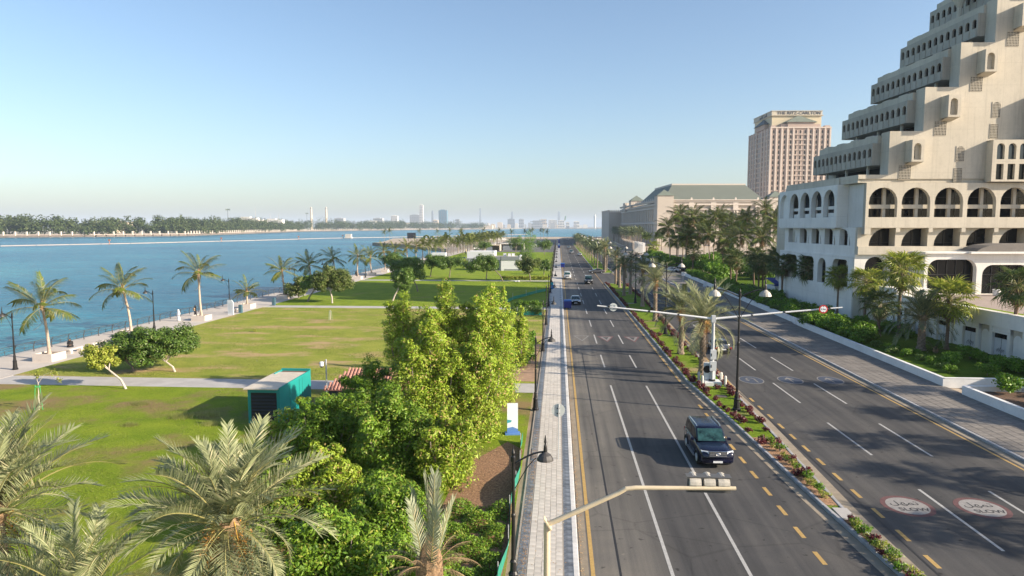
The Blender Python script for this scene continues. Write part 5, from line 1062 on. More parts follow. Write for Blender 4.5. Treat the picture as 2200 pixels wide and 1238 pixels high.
q = MB(); q.add([(-1.6, 8, 79.3), (-1.6, 28, 79.3), (2.0, 28, 79.3), (2.0, 8, 79.3), (1.8, 17, 83.4), (1.8, 19, 83.4)], [(1, 0, 4, 5), (0, 3, 4), (2, 1, 5), (0, 1, 2, 3)]); q.build('side_gable_roof', COPPER_D, rt); q = MB(); q.b2(-.6, 2, 9.5, 26.5, 76.3, 79.3); q.build('gable_block', PINK, rt)
obj('sign_lettering', text_mesh('sign_lettering', 'THE RITZ-CARLTON', 3.0, LETTER, .06, bold=.04), rt, mw=Matrix.Translation((18.6, 3.3, 85.45)) @ Matrix.Rotation(PI / 2, 4, 'X') @ Matrix.Diagonal((1.0, .82, 1, 1)))
obj('arabic_lettering', text_mesh('arabic_sign_lettering', '\ufee5\ufeee\ufe98\ufedf\ufead\ufe8e\ufedb \ufeb0\ufe98\ufef3\ufeae\ufedf\ufe8d', 2.9, LETTER, .06, bold=.04), rt, mw=Matrix.Translation((1.5, 19, 85.5)) @ Matrix.Rotation(-PI / 2, 4, 'Z') @ Matrix.Rotation(PI / 2, 4, 'X'))
# ---------------------------------------------------------------- the hall with a green roof
STONE = mat('hall_stone', (.53, .465, .395), .85, .08, .05); STONE_L = mat('hall_trim', (.60, .53, .46), .85, .06, .05)
hl = thing('banquet_hall', 'long pale stone hall with a green hipped roof and corner pavilions', 'building', (72.5, 497.8, 0), TH)
ops = [(14 + 15.8 * i, 3.4, 9, 24, 'round') for i in range(5)]; b = MB(); arch_wall(b, frontf(0), 0, 87, 0, 31, ops, 1.2); b.b2(1, 86, 1.3, 100, 0, 31.5); b.build('front_wall', STONE, hl)
for o in ops: pane(frontf(.9), o[0], o[1], o[2], o[3], 'round', 0, mat('hall_glass', (.11, .10, .095), .2, .2, .5), hl)
for c in (1.2, 6.2, 22, 37.6, 53.4, 69.2, 80.5, 85.8):
    q = MB()
    for s_ in (-.9, .9): q.tube([frontf(0).p(c + s_, 7, .7), frontf(0).p(c + s_, 25.6, .7)], .55, 8)
    fbox(q, frontf(0), c - 1.8, c + 1.8, 25.6, 31, 0, 1.5); fbox(q, frontf(0), c - 1.8, c + 1.8, 0, 7, 0, 1.5); q.box((c, -.6, 33.6), (1.6, 1.2, 2.2), 0, .5); q.build('paired_column', STONE_L, hl)
q = MB(); q.b2(-1.2, 88, -1.6, 1, 29.2, 30.4); q.b2(-1.2, 88, -1.2, 1, 31.2, 32.6); q.b2(-.8, 87.8, -.9, 1, 26.0, 26.8); q.b2(-1.6, 88.2, -2.0, .9, 32.6, 33.2); q.build('cornice', STONE_L, hl)
fl = leftf(0)
ops = [(14 + 8.2 * i, 1.5, 20, 25.5, 'round') for i in range(20)]; b = MB(); arch_wall(b, fl, 0, 188, 0, 31, ops, .8); b.b2(1, 60, 100, 188, 0, 31.4); b.build('side_wall', STONE, hl)
for o in ops: pane(leftf(.6), o[0], o[1], o[2], o[3], 'round', 0, WINB, hl)
each('side_pilaster', STONE_L, hl, [(-.9, -.002, 9.2 + 8.2 * i, 10.6 + 8.2 * i, 0, 27) for i in range(21)])
for i in range(21): MB().box((-.5, 9.9 + 8.2 * i, 33.9), (1.1, 1.1, 2.2), 0, .5).build('finial', STONE_L, hl)
each('side_cornice', STONE_L, hl, [(-d, -.003, -1, 188.5, z0, z1) for (z0, z1, d) in ((16, 17.2, .8), (27, 28, .9), (29.4, 30.4, 1.2), (31.6, 32.6, 1.4), (32.6, 33.1, 1.8))])
each('corner_pavilion', STONE, hl, [(-2.5, 9, -2.4, 9, 0, 36), (-2.4, 9, 116, 126, 31, 36.6), (-2.4, 9, 150, 162, 28, 36), (77, 88.4, -1.8, 9, 30, 35)])
for (x0, x1, y0, y1, z0, z1) in ((-3.1, 9.6, -3.0, 9.6, 36, 40.5), (-3.0, 9.6, 115.4, 126.6, 36.6, 41.5), (76.4, 89, -2.4, 9.6, 35, 39.6)): xm, ym = (x0 + x1) / 2, (y0 + y1) / 2; q = MB(); q.add([(x0, y0, z0), (x1, y0, z0), (x1, y1, z0), (x0, y1, z0), (xm, ym, z1)], [(0, 1, 4), (1, 2, 4), (2, 3, 4), (3, 0, 4), (3, 2, 1, 0)]); q.build('pavilion_roof', COPPER, hl)
q = MB(); q.add([(2.5, .9, 33.2), (74, .9, 33.2), (74, 104, 33.2), (2.5, 104, 33.2), (13, 22, 45), (67, 22, 45), (67, 86, 45), (13, 86, 45)], [(0, 1, 5, 4), (1, 2, 6, 5), (2, 3, 7, 6), (4, 5, 6, 7)]); q.build('roof', mat('sage_roof', (.14, .155, .125), .7, .06, .1), hl)
q = MB(); q.add([(2.5, .9, 33.2), (2.5, 104, 33.2), (13, 86, 45), (13, 22, 45)], [(0, 3, 2, 1)]); q.build('roof_side', mat('sage_roof', (.135, .165, .12)), hl); q = MB(); q.b2(12.6, 67.4, 21.6, 22.4, 44.6, 45.8); q.b2(12.6, 13.4, 22.4, 86, 44.6, 45.8); q.build('roof_ridge', STONE_L, hl)
# crenellated wing beyond the hall
wg = thing('crenellated_wing', 'low crenellated stone wing at the far left end of the hall', 'building', (72, 690, 0), TH)
MB().b2(-22, 2, 0, 60, 0, 29).build('wall', STONE, wg)
each('battlement', STONE_L, wg, [(-22 + i * 1.75, -21.1 + i * 1.75, -.4, 1, 29, 30.4) for i in range(14)] + [(-22.4, -21.4, i * 2.4, i * 2.4 + 1.2, 29, 30.4) for i in range(1, 25)] + [(-22.4, 2, -.5, .6, 27.6, 28.6)])
# terrace wall with columns before the hall
fw = thing('boundary_wall', 'pale stone boundary wall with square pillars before the hall', 'wall', (43.6, 395, 0), R(-1.6))
MB().b2(-.5, .5, 0, 200, 0, 4.6).build('wall', STONE_L, fw)
for i in range(26): MB().b2(-.75, .75, -.8 + i * 8, .8 + i * 8, 0, 5.4).build('pillar', STONE_L, fw)
fg = thing('gate_fence', 'white pillared fence with dark metal panels at the hall gate', 'fence', (43.4, 352, 0))
for i in range(7):
    MB().b2(-.7, .7, i * 6, i * 6 + 1.3, 0, 5.8).build('pillar', CONCR_W, fg)
    if i < 6: q = MB(); [q.b2(-.06, .06, i * 6 + 1.5 + j * .42, i * 6 + 1.62 + j * .42, .4, 4.6) for j in range(11)]; q.b2(-.08, .08, i * 6 + 1.3, i * 6 + 6, 4.3, 4.5); tag(q.build('bars', MULL, fg), kind='stuff')
# ================================================================ far shore, skyline, haze
# wooded far bank: one mass of crowns
def shore(t):
    P_ = [(-1250, 790), (-801, 932), (-701, 989), (-623, 1109), (-701, 1547), (-785, 2020), (-797, 2129), (-720, 2650), (-647, 3147), (-382, 3746)]
    d = [0]
    for a_, b_ in zip(P_, P_[1:]): d.append(d[-1] + math.dist(a_, b_))
    x = t * d[-1]; return float(np.interp(x, d, [p[0] for p in P_])), float(np.interp(x, d, [p[1] for p in P_])), d[-1]
g = np.random.default_rng(21); Ps = []; Os = []; SHL = shore(0)[2]
for i in range(760):
    t_ = g.uniform(0, 1) ** 1.5; x, y, L_ = shore(t_); back = g.uniform(5, 100) ** 1.0 if i % 3 else g.uniform(4, 25)
    x2, y2 = x - back * .75, y + back * .6; far = y > 2100
    if far and g.uniform() < .45: continue
    hh = g.uniform(16, 24) * (1.12 if t_ < .16 else 1.0) + back * .10; rr = g.uniform(10, 16)
    if y > 1400: hh *= 1.12; rr *= 1.3
    if far: hh *= 1.25; rr *= 1.6
    lob = [(x2 + g.uniform(-.5, .5) * rr, y2 + g.uniform(-.5, .5) * rr, 2 + hh * g.uniform(.22, .76), rr * .62, rr * .62, hh * .36) for _ in range(4)]
    Pq, Oq = lobes_points(lob, 96, int(1000 + i), .5, 7); Ps.append(Pq); Os.append(Oq)
Pq = np.concatenate(Ps); Oq = np.concatenate(Os); Pq[:, 2] = np.maximum(Pq[:, 2], 1.5)
V, F = leaf_cloud(Pq, 2.5, .8, .4, 22, .05, Oq * 1.0); tag(obj('far_wood', npmesh('far_wood', V, F, F_FARW)), 'dense belt of dark trees along the far bank', 'woods', kind='stuff')
FENCEW = mat('far_fence_white', (.66, .60, .52), .8, .08, .3); ROCK = mat('bank_rock', (.20, .165, .14), .95, .4, .25, bump=.8, bscale=1.2, dist=.3)
ff = thing('bank_fence', 'long white-pillared fence along the far bank', 'fence', (0, 0, 0)); me = MB().box((0, 0, 3.4), (1.9, 1.9, 6.6)).mesh('bank_pillar', FENCEW)
b = MB(); rb = MB(); prev = None; n_ = int(SHL / 14)
for i in range(n_ + 1):
    x, y, _ = shore(i / n_); x -= 2
    obj('pillar', me, ff, loc=(x, y, 0))
    if prev: mx, my = (x + prev[0]) / 2, (y + prev[1]) / 2; L_ = math.dist((x, y), prev); rz = math.atan2(y - prev[1], x - prev[0]); b.box((mx, my, 1.9), (L_, .9, 1.6), rz); rb.box((mx + 3, my - 2, -.2), (L_, 9, 3.0), rz, .75)
    prev = (x, y)
b.build('fence_panel', mat('far_fence_wall', (.34, .29, .25), .85, .1, .3), ff); rb.build('rock_bank', ROCK)['kind'] = 'structure'
bm_ = thing('floating_boom', 'long pale floating boom line across the water', 'boom', (0, 0, -1.7)); BOOM = mat('boom_float', (.36, .31, .29), .8, .1, 1)
bp = [(-700, 330), (-443, 515), (-391, 601), (-338, 744), (-305, 880), (-247, 970), (-164, 1140), (-60, 1330)]
fm = MB().tube([(-.49, 0, 0), (.49, 0, 0)], 1.0, 8).mesh('boom_float', BOOM); cnt = 0
for a_, b_ in zip(bp, bp[1:]):
    L_ = math.dist(a_, b_); k = max(1, int(L_ / 24)); rz = math.atan2(b_[1] - a_[1], b_[0] - a_[0])
    for i in range(k): f = (i + .5) / k; o = obj('float', fm, bm_, loc=(a_[0] + (b_[0] - a_[0]) * f, a_[1] + (b_[1] - a_[1]) * f, .3), rz=rz); o.scale = (L_ / k, .45, .45)
for i, (x, y) in enumerate([(-400, 585), (-350, 690), (-318, 820), (-290, 905)]):
    t = thing('marker_buoy', 'orange marker post on the floating boom, %s from the left' % NUM[i], 'buoy', (x, y, -1.6)); q = MB(); q.tube([(0, 0, 0), (0, 0, 3.2)], .25, 6); q.build('post', mat('buoy_orange', (.45, .16, .07), .7), t); MB().box((0, 0, 3.6), (2.2, .3, 1.2)).build('flag', mat('buoy_orange', (.45, .16, .07), .7), t)
t = thing('white_raft', 'small white raft moored on the boom line', 'raft', (-282, 905, -1.6)); MB().b2(-5, 5, -3, 3, 0, 1.2).build('hull', FENCEW, t); MB().b2(-4, 4, -2.2, 2.2, 1.2, 5.5).build('cabin', FENCEW, t)
# ---------------------------------------------------------------- skyline: px centre, px width, top row, distance (m), colours
SKYM = {'w': mat('sky_white', (.66, .63, .58), .8, .06, .02), 'g': mat('sky_grey', (.36, .37, .38), .8, .08, .02), 'b': mat('sky_blue_glass', (.10, .22, .30), .25, .15, .02), 'c': mat('sky_cream', (.60, .50, .38), .8, .06, .02), 'd': mat('sky_dark', (.22, .25, .28), .7, .1, .02)}
SKYG = mat('sky_window', (.16, .18, .20), .3, .2, .05)
def bearing(px, Yd, py=None):
    # direction of an image column at ground distance Yd along the street
    th = R(3.884); k = (px - 1100) / 1467.0; dx = math.cos(th) * k - math.sin(th); dy = math.cos(th) + math.sin(th) * k
    dx2 = dx; return dx / dy * Yd
def hz(py, Yd): return 14 + (487 - py) / 1467.0 * Yd
def tower(name, label, cat, px, wpx, top, Yd, m, floors=0, bays=0, base=0, depth=None, shape=None):
    x = bearing(px, Yd); w_ = wpx / 1467.0 * Yd; h = hz(top, Yd); d = depth or w_ * .8; t = thing(name, label, cat, (x, Yd, base))
    b = MB()
    if shape == 'taper': b.box((0, d / 2, h / 2), (w_, d, h), 0, .55)
    elif shape == 'step': b.b2(-w_ / 2, w_ / 2, 0, d, 0, h * .62); b.b2(-w_ * .28, w_ * .4, d * .1, d * .9, h * .62, h)
    elif shape == 'round': b.lathe([(w_ * .5, 0), (w_ * .5, h * .8), (w_ * .62, h * .82), (w_ * .62, h * .88), (w_ * .35, h * .9), (w_ * .3, h)], 12)
    else: b.b2(-w_ / 2, w_ / 2, 0, d, 0, h); b.b2(-w_ * .3, w_ * .2, d * .2, d * .7, h, h * 1.03 + 1)
    b.build('wall', m, t)
    if floors:
        fh = (h - 4) / floors; bw = w_ / bays
        wm_ = MB().b2(-bw * .3, bw * .3, -.5, -.1, -fh * .28, fh * .28).mesh('window', SKYG)
        for i in range(floors):
            for j in range(bays): obj('window', wm_, t, loc=(-w_ / 2 + bw * (j + .5), 0, 4 + fh * (i + .5)))
    return t
SK = [('white_tower', 'slender pale tower, tallest on the skyline', 'tower', 906, 8, 441, 4600, 'w', 14, 2, None), ('office_slab', 'wide grey block left of the tallest skyline tower', 'building', 893, 24, 462, 4700, 'g', 8, 6, None),
      ('glass_tower', 'broad blue glass tower right of the tallest skyline tower', 'tower', 952, 18, 452, 4400, 'b', 10, 4, None), ('slim_tower', 'slim grey tower between the tallest tower and the glass one', 'tower', 930, 4.5, 454, 6500, 'd', 0, 0, None),
      ('slim_tower', 'faint tall slim tower right of the glass tower', 'tower', 1032, 5.5, 448, 7600, 'd', 0, 0, 'taper'), ('sail_tower', 'faint sail-shaped tower in the haze above the bay', 'tower', 1100, 7, 455, 7400, 'd', 0, 0, 'taper'),
      ('slim_tower', 'faintest slim tower in the haze left of the flag', 'tower', 1200, 5, 456, 8200, 'd', 0, 0, None), ('office_slab', 'white skyline block with dark windows left of the grey slab', 'building', 848, 14, 464, 4200, 'w', 6, 5, None),
      ('office_slab', 'low grey skyline block under construction near the chimneys', 'building', 730, 20, 469, 3600, 'g', 4, 6, None), ('office_slab', 'grey glazed block left of the white skyline block', 'building', 813, 20, 469, 3900, 'g', 4, 6, None),
      ('low_block', 'white low block among the far bank trees', 'building', 800, 16, 475, 3300, 'w', 3, 4, None), ('low_block', 'grey stepped block right of the glass tower', 'building', 983, 11, 471, 4500, 'g', 4, 3, 'step'),
      ('low_block', 'cream block in front of the grey slab', 'building', 936, 11, 473, 4200, 'c', 3, 3, None), ('low_block', 'dark block below the faint sail tower', 'building', 1098, 15, 471, 5600, 'd', 3, 4, None), ('low_block', 'grey block right of the dark block by the bay', 'building', 1120, 11, 471, 5600, 'g', 3, 3, None),
      ('low_block', 'long grey waterfront block across the bay', 'building', 1152, 26, 474, 5200, 'g', 3, 8, 'step'), ('low_block', 'pale stepped waterfront block in the middle of the bay', 'building', 1166, 18, 471, 5400, 'c', 3, 5, 'step'), ('low_block', 'wide white waterfront block right of the stepped one', 'building', 1187, 18, 473, 5200, 'w', 4, 6, None), ('low_block', 'white waterfront block below the flag', 'building', 1205, 13, 474, 5100, 'w', 3, 4, None), ('low_block', 'small white waterfront block right of the flag', 'building', 1219, 7, 478, 5000, 'w', 2, 3, None), ('low_block', 'last white waterfront block before the minaret', 'building', 1238, 12, 476, 5000, 'w', 2, 4, None),
      ('minaret', 'white minaret on the far waterfront', 'tower', 1277, 4.0, 461, 4600, 'w', 0, 0, 'round'),
      ('low_block', 'sunlit cream hall at the end of the far bank', 'building', 1043, 30, 484.5, 3900, 'c', 0, 0, None), ('villa', 'long white villa on the far bank among the trees', 'building', 846, 40, 480, 3200, 'w', 2, 9, None), ('villa', 'white villa left of the long one on the far bank', 'building', 817, 22, 480, 3250, 'w', 2, 5, None)]
for (nm, lb, ct, px, wp, top, Yd, c, fl_, by, sh) in SK: tower(nm, lb, ct, px, wp, top, Yd, SKYM[c], fl_, by, 0, None, sh)
g = random.Random(31)
for i in range(46):
    px = 700 + i * 12.4 + g.uniform(-4, 4); tower('low_block', 'small pale block in the low hazy skyline, %s from the left' % ordw(i + 1), 'building', px, g.uniform(4, 12), g.uniform(478, 484.5), g.uniform(4900, 6500), SKYM[g.choice('wwcgg')], 0, 0)['group'] = 'small blocks of the low skyline'
for i, (px, top) in enumerate([(671, 445), (703, 445)]):
    Yd = 3000; x = bearing(px, Yd); h = hz(top, Yd); t = thing('chimney_stack', 'tall pale power station chimney, %s of the two' % ('left' if i == 0 else 'right'), 'chimney', (x, Yd, 0)); MB().lathe([(5.2, 0), (4.2, h * .9), (3.9, h)], 14).build('shaft', SKYM['c'], t); MB().lathe([(4.3, h * .93), (4.3, h * .97)], 14).build('band', SKYM['d'], t)
for i, (px, top, Yd) in enumerate([(495, 449, 1500), (664, 458, 2300)]):
    x = bearing(px, Yd); h = hz(top, Yd); t = thing('mast', 'palm-shaped antenna mast above the far trees, %s one' % ('left' if i == 0 else 'right'), 'mast', (x - 8, Yd + 12, 0)); MB().tube([(0, 0, 0), (0, 0, h)], [1.0, .8], 6).build('pole', SKYM['d'], t); q = MB()
    for j in range(12): a_ = j * .52; q.add([(0, 0, h), (math.cos(a_) * 5, math.sin(a_) * 5, h + 1.5 - (j % 2) * 2.5), (math.cos(a_ + .25) * 5, math.sin(a_ + .25) * 5, h + .2 - (j % 2) * 2.5)], [(0, 1, 2)])
    q.build('head', F_FARW, t)
for i, (px, top, Yd) in enumerate([(552, 440, 2600), (583, 458, 2500), (601, 459, 2500)]):
    x = bearing(px, Yd); h = hz(top, Yd); t = thing('lattice_mast', 'thin mast behind the far trees, %s of three' % NUM[i], 'mast', (x, Yd, 0)); MB().tube([(0, 0, 0), (0, 0, h)], [2.2, .5], 4).build('mast', SKYM['g'], t)
for i, (px, wp, top, Yd) in enumerate([(590, 38, 472, 1850), (535, 40, 468, 1750), (260, 40, 477, 1330), (240, 18, 480, 1300), (565, 12, 474, 1800)]):
    w_ = wp / 1467 * Yd; x = bearing(px, Yd); t = thing('villa', 'pale villa roof among the far bank trees, %s' % ['right of the first mast', 'below the first mast', 'left and cream', 'leftmost and small', 'small one between the white two'][i], 'building', (x, Yd, 0)); h = hz(top, Yd); MB().b2(-w_ / 2, w_ / 2, 0, 20, 0, h).b2(-w_ * .4, w_ * .1, 2, 14, h, h + 3).build('wall', SKYM['c' if i in (2, 3) else 'w'], t)
t = thing('giant_flag', 'huge green flag on a tall pole across the bay', 'flag', (bearing(1213, 5200), 5200, 0)); h = hz(462, 5200); MB().tube([(0, 0, 0), (0, 0, h)], [1.6, .9], 6).build('pole', SKYM['w'], t); MB().add([(0, 0, h - 2), (9, 3, h - 14), (5, 4, h - 42), (-6, 1, h - 46), (-3, 0, h - 24)], [(0, 1, 2, 3, 4)]).build('cloth', mat('flag_green', (.03, .12, .06), .8), t)
# spit with its screen, shade sails and beach
t = thing('viewing_screen', 'dark outdoor screen standing on the sandy spit', 'screen', (-142, 655, 0)); MB().b2(-4.2, 4.2, -.4, .4, 2.5, 8).build('panel', mat('screen_black', (.02, .022, .03), .4), t); MB().b2(-3.4, -3, -.2, .2, 0, 2.5).b2(3, 3.4, -.2, .2, 0, 2.5).build('legs', MULL, t)
for i, (x, y) in enumerate([(-62, 560), (-48, 545), (-76, 575)]):
    t = thing('shade_sail', 'white tent-like shade sail near the beach, %s' % ['middle one', 'right one', 'left one'][i], 'shade sail', (x, y, 0)); MB().add([(-9, -6, 3), (9, -6, 3.4), (9, 6, 3), (-9, 6, 3.4), (-3, 0, 7.5)], [(0, 1, 4), (1, 2, 4), (2, 3, 4), (3, 0, 4)]).build('sail', SKYM['w'], t); q = MB(); [q.tube([(sx * 9, sy * 6, 0), (sx * 9, sy * 6, 3.3)], .15, 6) for sx in (-1, 1) for sy in (-1, 1)]; q.build('poles', SKYM['w'], t)
sheet('spit_wall', [(-155, 562), (-113, 500), (-97, 478), (-92, 482), (-112, 510), (-150, 572)], .7, mat('spit_stone', (.34, .28, .22), .9, .2, .3), skirt=2.5)
# warm beach buildings far down the park
for i, (x, y, w_, d, h, c, lb) in enumerate([(-27, 400, 14, 9, 4.2, 'w', 'white beach pavilion with a grey door behind the promenade palms'), (-38, 392, 9, 6, 3.6, 'c', 'open timber beach shelter beside the white pavilion'), (-44, 420, 10, 6, 3.2, 'w', 'low white beach cabin under the far palms')]):
    t = thing('beach_pavilion', lb, 'pavilion', (x, y, 0)); q = MB(); q.b2(-w_ / 2, w_ / 2, 0, d, h - .5, h); q.b2(-w_ / 2, -w_ / 2 + .5, 0, d, 0, h - .5); q.b2(w_ / 2 - .5, w_ / 2, 0, d, 0, h - .5); q.b2(-w_ / 2, w_ / 2, d - .4, d, 0, h - .5); q.build('wall', SKYM[c], t); MB().b2(-w_ * .4, 0, .6, 1, 0, h * .7).build('door', SKYM['d'], t)
# ---------------------------------------------------------------- the air
hm = bpy.data.materials.new('haze'); hm.use_nodes = True; t_ = hm.node_tree; t_.nodes.remove(t_.nodes['Principled BSDF']); pv = t_.nodes.new('ShaderNodeVolumePrincipled')
pv.inputs['Color'].default_value = (.60, .70, .85, 1); pv.inputs['Density'].default_value = .00009; pv.inputs['Anisotropy'].default_value = 0.0
t_.links.new(pv.outputs[0], t_.nodes['Material Output'].inputs['Volume'])
hz_o = MB().b2(-13900, 13900, -580, 21500, -3.3, 205).build('haze', hm); hz_o['kind'] = 'stuff'; hz_o['label'] = 'thin pale haze in the air over the bay'; hz_o['category'] = 'haze'
# ================================================================ street furniture
IRON = mat('black_iron', (.018, .018, .019), .45, .25, 4, metal=.3); LAMPW = mat('lamp_shade_pale', (.42, .40, .36), .5, .1, 3); IRON_D = mat('lamp_shade_dark', (.05, .047, .045), .5, .2, 3)
GALV = mat('galvanised', (.52, .54, .56), .45, .12, 2, metal=.2); CREAM = mat('cream_paint', (.62, .52, .36), .5, .12, 2.2, wear=.18); BOXG = mat('cabinet_grey', (.50, .53, .55), .55, .08, 2)
def arc(p0, p1, lift, k=10): return [tuple(Vector(p0).lerp(Vector(p1), t) + Vector((0, 0, lift * math.sin(t * PI * .5) - lift * t))) for t in [i / k for i in range(k + 1)]]
def lamp_proto(name, label, h, arms, out, shade, scale=1.0, base=1.0):
    """fluted black post with curved arms and bell lamps"""
    t = thing(name, label, 'street lamp'); s = base
    MB().lathe([(.26 * s, 0), (.26 * s, .12), (.2 * s, .2), (.17 * s, .75), (.19 * s, .85), (.13 * s, .95), (.11 * s, 1.25), (.13 * s, 1.32), (.085 * s, 1.4)], 12).build('base', IRON, t)
    MB().lathe([(.085 * s, 1.38), (.07 * s, h * .55), (.085 * s, h * .56), (.085 * s, h * .575), (.06 * s, h * .585), (.055 * s, h - .3), (.09 * s, h - .28), (.09 * s, h - .1), (.05 * s, h - .05), (.07 * s, h + .05), (.02 * s, h + .2), (.005, h + .34)], 10).build('post', IRON, t)
    for sx in arms:
        e_ = (sx * out, 0, h + .12 * scale); q = MB(); q.tube(arc((sx * .05, 0, h - .35), e_, .45 * scale), .035 * scale, 6); q.tube(arc((sx * .07, 0, h - 1.3 * scale), (sx * out * .72, 0, h - .12), .6 * scale), .018 * scale, 5); q.tube([(sx * out * .55, 0, h - .2), (sx * out * .57, 0, h + .22)], .014, 4)
        a_ = q.build('arm', IRON, t)
        l = MB().lathe([(.31 * scale, -.32 * scale), (.29 * scale, -.24 * scale), (.22 * scale, -.12 * scale), (.12 * scale, -.05 * scale), (.07 * scale, 0)], 14, e_).build('lamp_shade', shade, t)
        MB().lathe([(.07 * scale, -.02), (.06 * scale, .2 * scale), (.03 * scale, .3 * scale), (.05 * scale, .36 * scale), (.015, .62 * scale)], 8, e_).build('finial', IRON, l)
    return t
WY = [24.6, 50.8, 75.5, 96.1, 118.6, 143.5, 166, 189, 212, 235, 258, 282, 306, 331, 356, 381, 406, 431]
p0_ = lamp_proto('sidewalk_lamp', 'black curved-arm lamp at the bottom edge of the left sidewalk', 5.45, (1,), 1.18, IRON_D); p0_.location = (-1.62, WY[0], .15); p0_['group'] = 'lamps along the left sidewalk'
for i, y in enumerate(WY[1:]): dup(p0_, (-1.66, y, .15), 0, '%s black curved-arm lamp along the left sidewalk, counted from the camera' % NUM[i + 1], 'lamps along the left sidewalk')
p1_ = lamp_proto('median_lamp', 'tall black double-arm lamp on the median, nearest to the camera', 9.0, (-1, 1), 1.85, LAMPW, 1.5, 1.25); p1_.location = (13.55, 51.8, .13); p1_['group'] = 'double-arm lamps of the median'
for i, y in enumerate([88.7, 124.7, 163, 214, 252, 290, 328, 366]): dup(p1_, (13.9 + .1 * i if i < 4 else 14.2, y, .13), 0, '%s tall black double-arm lamp on the median from the camera' % NUM[i + 1], 'double-arm lamps of the median')
p2_ = lamp_proto('promenade_lamp', 'first black promenade lamp from the left', 5.4, (-1,), 1.0, IRON_D); p2_.location = (-52.7, 62.1, .12); p2_['group'] = 'lamps along the promenade'
for i, y in enumerate([85, 105.6, 133, 152, 183, 212, 231, 262, 292, 322]): dup(p2_, (-52.6, y, .12), 0, '%s black promenade lamp from the left' % NUM[i + 1], 'lamps along the promenade')
# ---------------------------------------------------------------- promenade railing, benches, board, bins
RAILM = mat('railing_grey', (.055, .06, .065), .5, .2, 3)
rl = thing('promenade_railing', 'long dark metal railing along the edge of the water', 'railing', (-58.4, 0, .12))
pm = MB().tube([(0, 0, 0), (-.05, 0, .45), (.02, 0, .8), (.16, 0, 1.12)], [.06, .055, .05, .045], 6).mesh('rail_post', RAILM); sm = MB().tube([(0, 0, .25), (0, 0, .7)], .03, 5).mesh('rail_stud', RAILM)
y = 50.0
while y < 330: obj('post', pm, rl, loc=(0, y, 0)); obj('stud', sm, rl, loc=(0, y + 1.35, .05)) if y < 160 else None; y += 2.7
for z in (.30, .62, .92, 1.12): MB().tube([(.0 + (.14 if z > 1 else .02), 40, z), (.0 + (.14 if z > 1 else .02), 330, z)], .022 if z < 1 else .035, 5).build('rail', RAILM, rl)
def bench(label, x, y, rz=0): t = thing('stone_bench', label, 'bench', (x, y, .12), rz, 'stone benches along the promenade'); MB().box((0, 0, .46), (.55, 2.3, .14), bevel=.02).build('seat', PLANTER, t); [MB().box((0, s * .8, .2), (.5, .35, .4)).build('leg', PLANTER, t) for s in (-1, 1)]
for i, (x, y) in enumerate([(-53.4, 71.3), (-53.5, 75.2), (-53.2, 79.0), (-52.4, 107.4), (-53.0, 135.4), (-53.2, 140), (-53.4, 146), (-53.4, 169.4), (-53.6, 173)]): bench('pale stone bench on the promenade, %s from the left' % NUM[i], x, y)
t = thing('information_board', 'white upright information board with a cut corner on the promenade', 'sign', (-51.6, 103.9, .12), R(-8)); q = MB(); pts = [(-.5, 0), (.5, 0), (.5, 2.0), (.22, 2.35), (-.5, 2.35)]; q.add([(x, -.06, z) for x, z in pts] + [(x, .06, z) for x, z in pts], [tuple(range(5)), tuple(range(9, 4, -1))] + [(i, (i + 1) % 5 + 0, (i + 1) % 5 + 5, i + 5) for i in range(5)]); q.build('panel', mat('board_white', (.70, .74, .77), .5, .03, 1), t)
q = MB(); [q.b2(-.35, .3 - .07 * (i % 3), -.068, -.064, .4 + i * .16, .44 + i * .16) for i in range(10)]; q.build('text_lines', mat('board_print', (.42, .48, .52), .6), t)
def litter_bin(label, loc): t = thing('litter_bin', label, 'bin', loc); MB().box((0, 0, .55), (.5, .5, 1.1), bevel=.03).build('body', mat('bin_slate', (.06, .13, .17), .5), t); MB().box((0, 0, 1.22), (.54, .54, .16), taper=.8).build('lid', mat('bin_slate', (.06, .13, .17)), t)
litter_bin('slate blue litter bin where the second path meets the promenade', (-50.2, 117.0, .12)); litter_bin('slate blue litter bin beside the information board', (-51.2, 106.4, .12))
def wheelie(label, loc, s=1.0, rz=0):
    t = thing('waste_container', label, 'bin', loc, rz, 'blue waste containers at the kerb'); t.scale = (s,) * 3; BL = mat('container_blue', (.012, .025, .19), .45, .15, 3)
    MB().box((0, 0, .72), (1.2, .95, 1.15), taper=1.12).build('body', BL, t); MB().add([(-.7, -.55, 1.3), (.7, -.55, 1.3), (.7, .55, 1.3), (-.7, .55, 1.3), (-.6, -.4, 1.5), (.6, -.4, 1.5), (.6, .45, 1.55), (-.6, .45, 1.55)], [(0, 1, 5, 4), (1, 2, 6, 5), (2, 3, 7, 6), (3, 0, 4, 7), (4, 5, 6, 7)]).build('lid', mat('container_lid', (.03, .12, .38), .4, .1, 3), t)
    for sx in (-1, 1):
        for sy in (-1, 1): MB().tube([(sx * .5, sy * .36 - .04, .08), (sx * .5, sy * .36 + .04, .08)], .08, 8).build('wheel', IRON, t)
wheelie('large blue waste container at the left kerb in front of the silver sedan', (1.62, 116.8, 0), 1.0, .05)
wheelie('blue waste container at the left kerb behind the white four-wheel drive', (1.5, 234, 0), 1.05)
for i, y in enumerate((440, 575, 640)): wheelie('distant blue waste container at the left kerb, %s of the far ones' % NUM[i], (.4, y, .15), 1.3)
